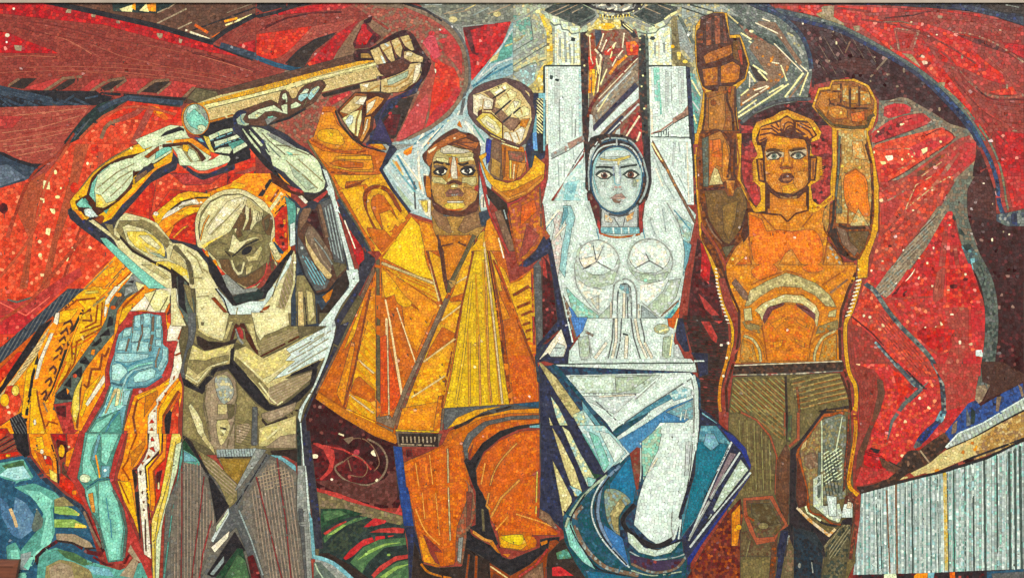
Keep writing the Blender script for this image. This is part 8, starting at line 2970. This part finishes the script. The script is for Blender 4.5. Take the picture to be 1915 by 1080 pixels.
# smooth label steps first so that slanted outlines give slanted normals
hashv = rng.random(len(shapes)).astype(np.float32)[LAB]
g = blur(blur(hashv, 2), 2)
gx = np.gradient(g, axis=1); gy = np.gradient(g, axis=0)
c2, s2 = gx * gx - gy * gy, 2 * gx * gy                 # doubled angle, so opposite normals agree
for r_ in (3, 7, 14):
    c2 = c2 + 0; cb, sb = blur(c2, r_), blur(s2, r_)
    c2, s2 = c2 + cb * 1.0, s2 + sb * 1.0
TH = (np.arctan2(s2, c2) / 2).astype(np.float32).ravel()   # normal of the nearest outline

# seeds: spread along a Z-order walk of every shape
def spread_bits(v):
    v = v.astype(np.uint64)
    v = (v | (v << np.uint64(16))) & np.uint64(0x0000FFFF0000FFFF)
    v = (v | (v << np.uint64(8))) & np.uint64(0x00FF00FF00FF00FF)
    v = (v | (v << np.uint64(4))) & np.uint64(0x0F0F0F0F0F0F0F0F)
    v = (v | (v << np.uint64(2))) & np.uint64(0x3333333333333333)
    return (v | (v << np.uint64(1))) & np.uint64(0x5555555555555555)
mort = spread_bits(X.astype(np.int64)) | (spread_bits(Y.astype(np.int64)) << np.uint64(1))
order = np.lexsort((mort, lab))
ls = lab[order]
starts = np.flatnonzero(np.r_[True, ls[1:] != ls[:-1]]); ends = np.r_[starts[1:], len(ls)]
per = np.bincount(LAB[:, 1:][ex[:, 1:] > 0], minlength=len(shapes)) + np.bincount(LAB[:, :-1][ex[:, 1:] > 0], minlength=len(shapes)) \
    + np.bincount(LAB[1:][ey[1:] > 0], minlength=len(shapes)) + np.bincount(LAB[:-1][ey[1:] > 0], minlength=len(shapes))
narrow = np.zeros(len(shapes), bool)
seeds, sidx, ssz = [], [], []
for a, b in zip(starts, ends):
    sid = ls[a]
    if sid == 0: continue
    area = b - a
    d = shapes[sid][3] * S * (1.12 if any(k in SMASHED for k in shapes[sid][0].replace('*', ',').split(',')) else 1)
    wbar = 2 * area / max(per[sid] * .8, 1)
    narrow[sid] = wbar < 3.2 * S
    n = max(1, int(round(area / (d * min(d, max(wbar, 1.5) * 1.15)))))
    k = a + ((np.arange(n) + rng.uniform(.2, .8, n)) * area / n).astype(int)
    seeds.append(order[k]); sidx.append(np.full(n, sid)); ssz.append(np.full(n, d))
seeds = np.concatenate(seeds); sidx = np.concatenate(sidx); ssz = np.concatenate(ssz)
px, py = X[seeds].copy(), Y[seeds].copy()
N = len(px)
print("tesserae", N, "t", round(time.time() - T0, 1))

def assign(rad, final=False):
    ix, iy = np.rint(px).astype(np.int32), np.rint(py).astype(np.int32)
    th = TH[np.clip(iy, 0, LH - 1) * LW + np.clip(ix, 0, LW - 1)]
    th = th + jit
    ct, st = np.cos(th), np.sin(th)
    best = np.full(LH * LW, 1e9, np.float32)
    own = np.full(LH * LW, -1, np.int32)
    inv = 1 / ssz.astype(np.float32)
    offs = sorted(((dx * dx + dy * dy, dx, dy) for dx in range(-rad, rad + 1) for dy in range(-rad, rad + 1) if dx * dx + dy * dy <= rad * rad))
    sq_ = sq.astype(np.float32)
    for r2, dx, dy in offs:
        x, y = ix + dx, iy + dy
        ok = (x >= 0) & (x < LW) & (y >= 0) & (y < LH)
        k = np.flatnonzero(ok)
        id_ = y[k] * LW + x[k]
        m = lab[id_] == sidx[k]
        k = k[m]; id_ = id_[m]
        fx, fy = x[k] - px[k], y[k] - py[k]
        u = np.abs(fx * ct[k] + fy * st[k]); v = np.abs(fy * ct[k] - fx * st[k])
        dd = sq_[k] * np.maximum(u, v * asp[k]) + (1 - sq_[k]) * np.hypot(u, v)
        m = dd < best[id_]
        id2 = id_[m]
        best[id2] = dd[m]; own[id2] = k[m]
    return own, th
jit = rng.normal(0, .07, N).astype(np.float32)
asp = rng.choice([.8, .9, 1.0], N).astype(np.float32)
rough = np.array([0] + [1 if any(k in SMASHED for k in sh[0].replace('>', ',').replace('*', ',').split(',')) else 0 for sh in shapes[1:]])
sq = np.where(rough[sidx] > 0, .15, .85)
RAD = 15
for it in range(4):
    own, th = assign(RAD)
    m = own >= 0
    o = own[m]
    cnt = np.bincount(o, minlength=N).astype(np.float32)
    good = cnt > 0
    mx = np.bincount(o, X[m], N); my = np.bincount(o, Y[m], N)
    px[good] = (mx[good] / cnt[good]); py[good] = (my[good] / cnt[good])
    # a centroid that fell outside its own shape goes back to the nearest owned pixel
    ii = np.clip(np.rint(py), 0, LH - 1).astype(int) * LW + np.clip(np.rint(px), 0, LW - 1).astype(int)
    bad = np.flatnonzero((lab[ii] != sidx) & good)
    if len(bad):
        sel = np.flatnonzero(m)[np.isin(o, bad)]
        oo = own[sel]
        d2 = (X[sel] - px[oo]) ** 2 + (Y[sel] - py[oo]) ** 2
        q = np.lexsort((d2, oo)); oq = oo[q]
        first = q[np.flatnonzero(np.r_[True, oq[1:] != oq[:-1]])]
        px[own[sel[first]]] = X[sel[first]]; py[own[sel[first]]] = Y[sel[first]]
# the figures keep an open joint where one tone meets another, and their patches are laid darker along that line
fig = np.array([q.split('/')[0] in ('bent_man', 'coat_man', 'woman', 'bare_man', 'raised_arm', 'bar', 'flames') for q in parts])[PRT]
tone = np.zeros((len(shapes), 3), np.float32)
for k_, sh in enumerate(shapes):
    if sh:
        c_, w_ = mix_of(sh[0]); tone[k_] = (c_ * np.diff(np.r_[0, w_])[:, None]).sum(0) ** .45
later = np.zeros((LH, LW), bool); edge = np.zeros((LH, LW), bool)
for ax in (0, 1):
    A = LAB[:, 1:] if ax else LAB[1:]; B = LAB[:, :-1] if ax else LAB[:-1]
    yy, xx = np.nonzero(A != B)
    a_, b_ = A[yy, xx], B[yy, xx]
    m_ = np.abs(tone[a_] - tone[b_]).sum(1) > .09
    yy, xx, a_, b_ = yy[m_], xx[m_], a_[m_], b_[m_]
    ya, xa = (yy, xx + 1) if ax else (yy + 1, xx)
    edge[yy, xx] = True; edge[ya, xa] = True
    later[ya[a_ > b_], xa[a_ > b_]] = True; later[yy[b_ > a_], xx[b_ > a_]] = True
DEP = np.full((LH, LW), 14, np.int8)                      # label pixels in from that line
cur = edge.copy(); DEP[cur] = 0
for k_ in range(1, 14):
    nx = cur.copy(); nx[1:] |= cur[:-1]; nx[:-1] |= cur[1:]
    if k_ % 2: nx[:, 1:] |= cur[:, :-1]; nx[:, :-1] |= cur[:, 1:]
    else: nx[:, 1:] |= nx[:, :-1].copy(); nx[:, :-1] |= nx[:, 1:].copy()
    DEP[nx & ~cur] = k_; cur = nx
lab = np.where(later & fig & ~narrow[LAB], 0, LAB).ravel()
own, th = assign(RAD + 2)
print("cells", "t", round(time.time() - T0, 1))

# outline of each cell: its farthest pixels in eight directions, turned with the cell
m = np.flatnonzero(own >= 0)
q = m[np.argsort(own[m], kind='stable')]
oq = own[q]
st_ = np.flatnonzero(np.r_[True, oq[1:] != oq[:-1]])
cid = oq[st_]
cnt = np.diff(np.r_[st_, len(oq)])
rep = np.repeat(np.arange(len(cid)), cnt)
fx, fy = X[q] - px[oq], Y[q] - py[oq]
K = 8
hull = np.zeros((len(cid), K, 2), np.float32)
for k in range(K):
    a = th[cid] + R(22.5 + 45 * k)
    pr = fx * np.cos(a)[rep] + fy * np.sin(a)[rep]
    mxv = np.maximum.reduceat(pr, st_)
    hit = np.flatnonzero(pr >= mxv[rep] - 1e-5)
    first = hit[np.flatnonzero(np.r_[True, rep[hit][1:] != rep[hit][:-1]])]
    hull[:, k, 0] = X[q[first]]; hull[:, k, 1] = Y[q[first]]
cen = hull.mean(1)
# slivers one pixel wide get a little body
rel = hull - cen[:, None]
rl = np.hypot(rel[..., 0], rel[..., 1]) + 1e-6
grow = np.array([[math.cos(a), math.sin(a)] for a in [R(22.5 + 45 * k) for k in range(K)]], np.float32)
cth, sth = np.cos(th[cid]), np.sin(th[cid])
gd = np.stack([grow[None, :, 0] * cth[:, None] - grow[None, :, 1] * sth[:, None], grow[None, :, 0] * sth[:, None] + grow[None, :, 1] * cth[:, None]], -1)
hull_base = hull + gd * .45
hull_top = hull + gd * np.where(cnt < 24, .6, .08)[:, None, None].astype(np.float32)
ok = cnt >= 2
print("hulls", ok.sum(), "t", round(time.time() - T0, 1))

# colours
col = np.zeros((len(cid), 3))
rnd = rng.random(len(cid))
csid = sidx[cid]
o2 = np.argsort(csid, kind='stable'); cs = csid[o2]
b0 = np.flatnonzero(np.r_[True, cs[1:] != cs[:-1]]); b1 = np.r_[b0[1:], len(cs)]
for a, b in zip(b0, b1):
    ids = o2[a:b]
    ma, mb, ang, _ = shapes[cs[a]]
    ca, wa = mix_of(ma)
    c = ca[np.minimum(np.searchsorted(wa, rnd[ids]), len(ca) - 1)]
    if ang is not None:
        t = cen[ids, 0] * math.cos(R(ang)) + cen[ids, 1] * math.sin(R(ang))
        t = (t - t.min()) / max(np.ptp(t), 1e-6)
        cb, wb = mix_of(mb)
        c2_ = cb[np.minimum(np.searchsorted(wb, rnd[ids]), len(cb) - 1)]
        tt = np.clip(t + rng.normal(0, .12, len(ids)), 0, 1)[:, None]
        c = c * (1 - tt) + c2_ * tt
    col[ids] = c
val = np.exp(rng.normal(0, .095, (len(cid), 1)))
ry, rx = np.clip(np.rint(py[cid]), 0, LH - 1).astype(int), np.clip(np.rint(px[cid]), 0, LW - 1).astype(int)
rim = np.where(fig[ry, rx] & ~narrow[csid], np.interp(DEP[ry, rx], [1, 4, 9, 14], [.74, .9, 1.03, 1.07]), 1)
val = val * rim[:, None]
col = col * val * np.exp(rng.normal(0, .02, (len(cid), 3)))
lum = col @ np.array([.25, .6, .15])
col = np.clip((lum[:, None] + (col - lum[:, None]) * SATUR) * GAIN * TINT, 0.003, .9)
# ------------------------------------------------------------------ materials
def mat(name):
    m = bpy.data.materials.new(name); m.use_nodes = True
    nt = m.node_tree
    return m, nt, nt.nodes["Principled BSDF"]

def glass_mat():
    m, nt, b = mat("smalti")
    a = nt.nodes.new("ShaderNodeAttribute"); a.attribute_name = "tint"
    n = nt.nodes.new("ShaderNodeTexNoise"); n.inputs["Scale"].default_value = 90; n.inputs["Detail"].default_value = 4
    tc = nt.nodes.new("ShaderNodeTexCoord")
    nt.links.new(tc.outputs["Object"], n.inputs["Vector"])
    mr = nt.nodes.new("ShaderNodeMapRange"); mr.inputs[3].default_value = .86; mr.inputs[4].default_value = 1.14
    nt.links.new(n.outputs[0], mr.inputs[0])
    mx = nt.nodes.new("ShaderNodeMix"); mx.data_type = 'RGBA'; mx.blend_type = 'MULTIPLY'; mx.inputs[0].default_value = 1
    nt.links.new(a.outputs["Color"], mx.inputs[6]); nt.links.new(mr.outputs[0], mx.inputs[7])
    nt.links.new(mx.outputs[2], b.inputs["Base Color"])
    n2 = nt.nodes.new("ShaderNodeTexNoise"); n2.inputs["Scale"].default_value = 14
    nt.links.new(tc.outputs["Object"], n2.inputs["Vector"])
    r = nt.nodes.new("ShaderNodeMapRange"); r.inputs[1].default_value = .35; r.inputs[2].default_value = .65; r.inputs[3].default_value = .22; r.inputs[4].default_value = .5
    nt.links.new(n2.outputs[0], r.inputs[0]); nt.links.new(r.outputs[0], b.inputs["Roughness"])
    b.inputs["Specular IOR Level"].default_value = .28
    bp = nt.nodes.new("ShaderNodeBump"); bp.inputs["Strength"].default_value = .2; bp.inputs["Distance"].default_value = .002
    nt.links.new(n.outputs[0], bp.inputs["Height"]); nt.links.new(bp.outputs[0], b.inputs["Normal"])
    return m

def plain(name, c1, c2, scale, rough=.85, stretch=None):
    m, nt, b = mat(name)
    tc = nt.nodes.new("ShaderNodeTexCoord"); mp = nt.nodes.new("ShaderNodeMapping")
    if stretch: mp.inputs["Scale"].default_value = stretch
    n = nt.nodes.new("ShaderNodeTexNoise"); n.inputs["Scale"].default_value = scale; n.inputs["Detail"].default_value = 6
    cr = nt.nodes.new("ShaderNodeValToRGB")
    cr.color_ramp.elements[0].position = .3; cr.color_ramp.elements[1].position = .7
    cr.color_ramp.elements[0].color = (*lin(c1), 1); cr.color_ramp.elements[1].color = (*lin(c2), 1)
    nt.links.new(tc.outputs["Object"], mp.inputs[0]); nt.links.new(mp.outputs[0], n.inputs["Vector"])
    nt.links.new(n.outputs[0], cr.inputs[0]); nt.links.new(cr.outputs[0], b.inputs["Base Color"])
    b.inputs["Roughness"].default_value = rough
    bp = nt.nodes.new("ShaderNodeBump"); bp.inputs["Strength"].default_value = .4; bp.inputs["Distance"].default_value = .003
    nt.links.new(n.outputs[0], bp.inputs["Height"]); nt.links.new(bp.outputs[0], b.inputs["Normal"])
    return m
SMALTI = glass_mat()
GROUT = plain("grout", '2a241e', '40382e', 40)

def mesh_obj(name, verts, faces, m, parent=None, kind=None):
    me = bpy.data.meshes.new(name)
    me.from_pydata([tuple(v) for v in verts], [], faces)
    me.materials.append(m); me.update()
    o = bpy.data.objects.new(name, me); C.objects.link(o)
    if parent: o.parent = parent
    if kind: o["kind"] = kind
    return o

def box(x0, x1, y0, y1, z0, z1):
    v = [(x, y, z) for x in (x0, x1) for y in (y0, y1) for z in (z0, z1)]
    return v, [(0, 1, 3, 2), (4, 6, 7, 5), (0, 4, 5, 1), (2, 3, 7, 6), (0, 2, 6, 4), (1, 5, 7, 3)]
# ------------------------------------------------------------------ the mural
LABELS = PART_LABELS
root = bpy.data.objects.new("mosaic_mural", None); C.objects.link(root)
root.location = (0, 0, 0)
root["label"] = "large glass mosaic mural of four raised-arm figures before red banners"
root["category"] = "mosaic mural"
bed = mesh_obj("mortar_bed", *box(-.02, W * PX + .02, -.0028, .03, -.02, H * PX - .012), GROUT, root)

base_z = 0.0
TH_ = 0.0045                                  # how far a tessera stands out of the bed
cenp = cen
own_part = PRT[np.clip(np.rint(py[cid]), 0, LH - 1).astype(int), np.clip(np.rint(px[cid]), 0, LW - 1).astype(int)]
tilt = rng.normal(0, .03, (len(cid), 2)); lift = rng.normal(0, .0004, len(cid)) + np.where(narrow[csid], .0009, 0)
loose = rng.random(len(cid)) < .03
tilt[loose] = rng.normal(0, .19, (loose.sum(), 2)); lift[loose] += .0011
made = {}
def part_obj(path):
    """'man/coat' -> the part 'man' under the mural and its sub-part 'coat' (an Empty for a part that only holds sub-parts)"""
    if path in made: return made[path]
    bits = path.split('/')
    par = root if len(bits) == 1 else part_obj(bits[0])
    name = NAMES.get(path, bits[-1].rstrip('0123456789'))
    o = bpy.data.objects.new(name, None); C.objects.link(o); o.parent = par
    if path in LABELS: o["label"] = LABELS[path]
    made[path] = o
    return o

def geometry(ids):
    """verts of the given cells: an eight-sided cap and the foot it slopes down to"""
    top, bot = hull_top[ids], hull_base[ids]
    n = len(ids)
    def world(h, y):
        return np.stack([h[..., 0] / S * PX, y, (H - h[..., 1] / S) * PX], -1)
    d = (top - cen[ids][:, None]) / S * PX
    yt = -(TH_ + lift[ids][:, None] + (d * tilt[ids][:, None]).sum(-1))
    return np.concatenate([world(bot, np.full((n, K), -.002)), world(top, yt)], 1).astype(np.float32)

_loops = np.array([i for k in range(8) for i in (k, (k + 1) % 8, (k + 1) % 8 + 8, k + 8)] + list(range(8, 16)))
_sizes = np.array([4] * 8 + [8])
def link_mesh(name, ids):
    n = len(ids)
    v = geometry(ids)
    me = bpy.data.meshes.new(name)
    me.vertices.add(n * 16); me.vertices.foreach_set("co", v.ravel())
    loops = (_loops[None] + 16 * np.arange(n)[:, None]).ravel()
    starts = np.concatenate([[0], np.cumsum(np.tile(_sizes, n))[:-1]])
    me.loops.add(len(loops)); me.loops.foreach_set("vertex_index", loops.astype(np.int32))
    me.polygons.add(9 * n); me.polygons.foreach_set("loop_start", starts.astype(np.int32))
    me.polygons.foreach_set("use_smooth", np.zeros(9 * n, bool))
    at = me.attributes.new("tint", 'FLOAT_COLOR', 'POINT')
    c = np.concatenate([col[ids], np.ones((n, 1))], 1)
    at.data.foreach_set("color", np.repeat(c, 16, 0).astype(np.float32).ravel())
    me.materials.append(SMALTI)
    me.update(calc_edges=True)
    return me

area = cnt / S / S
ok &= own_part > 0
BIG = np.zeros(len(cid), bool)
cand = np.flatnonzero(ok & (area > 44))
BIG[cand[np.argsort(-area[cand])[:290]]] = True
bare = set()
for pid, path in enumerate(parts):
    if pid == 0: continue
    ids = np.flatnonzero(ok & (own_part == pid) & ~BIG)
    big = np.flatnonzero(ok & (own_part == pid) & BIG)
    if not len(ids) and not len(big): continue
    bits = path.split('/')
    holder = part_obj(bits[0])
    if len(bits) == 1:                       # tesserae straight under a part
        o = bpy.data.objects.new("tesserae", link_mesh("tesserae", ids)); C.objects.link(o); o.parent = holder
    else:
        name = NAMES.get(path, bits[1].rstrip('0123456789'))
        o = bpy.data.objects.new(name, link_mesh(name, ids)); C.objects.link(o); o.parent = holder
        if path in LABELS: o["label"] = LABELS[path]
    o["kind"] = "stuff"
    for b in big:
        t = bpy.data.objects.new("tessera", link_mesh("tessera", np.array([b]))); C.objects.link(t); t.parent = holder

# ------------------------------------------------------------------ what stands round the mural
WALL = plain("plaster", 'a89c88', 'b8ac98', 6)
wall = mesh_obj("wall", *box(-4, W * PX + 4, .03, .4, -3, H * PX + 1.2), WALL, None, "structure")
TRIM = plain("trim_paint", '8c8070', '9a8e7e', 9, .6)
LEDGE = .02                                  # how far the ledge over the mosaic stands out
zl = H * PX / 2 + (H * PX / 2 - .022) * (-CAMY - LEDGE) / -CAMY
mesh_obj("ceiling_ledge", *box(-4, W * PX + 4, -LEDGE, .03, zl, H * PX + .9), TRIM, None, "structure")

WOOD = plain("brown_wood", '4a2412', '6a3820', 7, .5, (1, 1, 6))
def corner_box():
    r_ = bpy.data.objects.new("wooden_board", None); C.objects.link(r_)
    r_["label"] = "brown wooden board corner in front of the mosaic near its lower edge"
    r_["category"] = "wooden board"
    # face with bevelled rim: a slab whose top edge lies flat and whose right edge slopes back in
    def P_(u, v, y): return (u * PX * .985 + W * PX / 2 * .015, y, (H - v) * PX * .985 + H * PX / 2 * .015)
    out = [(-260, 1046), (37, 1046), (28, 1092), (-40, 1405), (-260, 1405)]
    inn = [(-260, 1057), (26, 1057), (12, 1092), (-56, 1405), (-260, 1405)]
    n = len(out); v, f = [], []
    for pts, y in ((out, -.10), (out, -.145), (inn, -.15), (inn, -.14)):
        v += [P_(a, b, y) for a, b in pts]
    for lay in range(3):
        for k in range(n):
            a, b = lay * n + k, lay * n + (k + 1) % n
            f.append((a, a + n, b + n, b))
    f.append(tuple(range(3 * n, 4 * n))); f.append(tuple(range(n))[::-1])
    mesh_obj("frame", v, f, WOOD, r_)
corner_box()
# the pavement below the picture
GROUND = plain("paving", '6a655c', '7c766c', 5)
mesh_obj("ground", [(-60, -60, -1.3), (60, -60, -1.3), (60, 60, -1.3), (-60, 60, -1.3)], [(0, 1, 2, 3)], GROUND, None, "structure")
print("built", "t", round(time.time() - T0, 1))
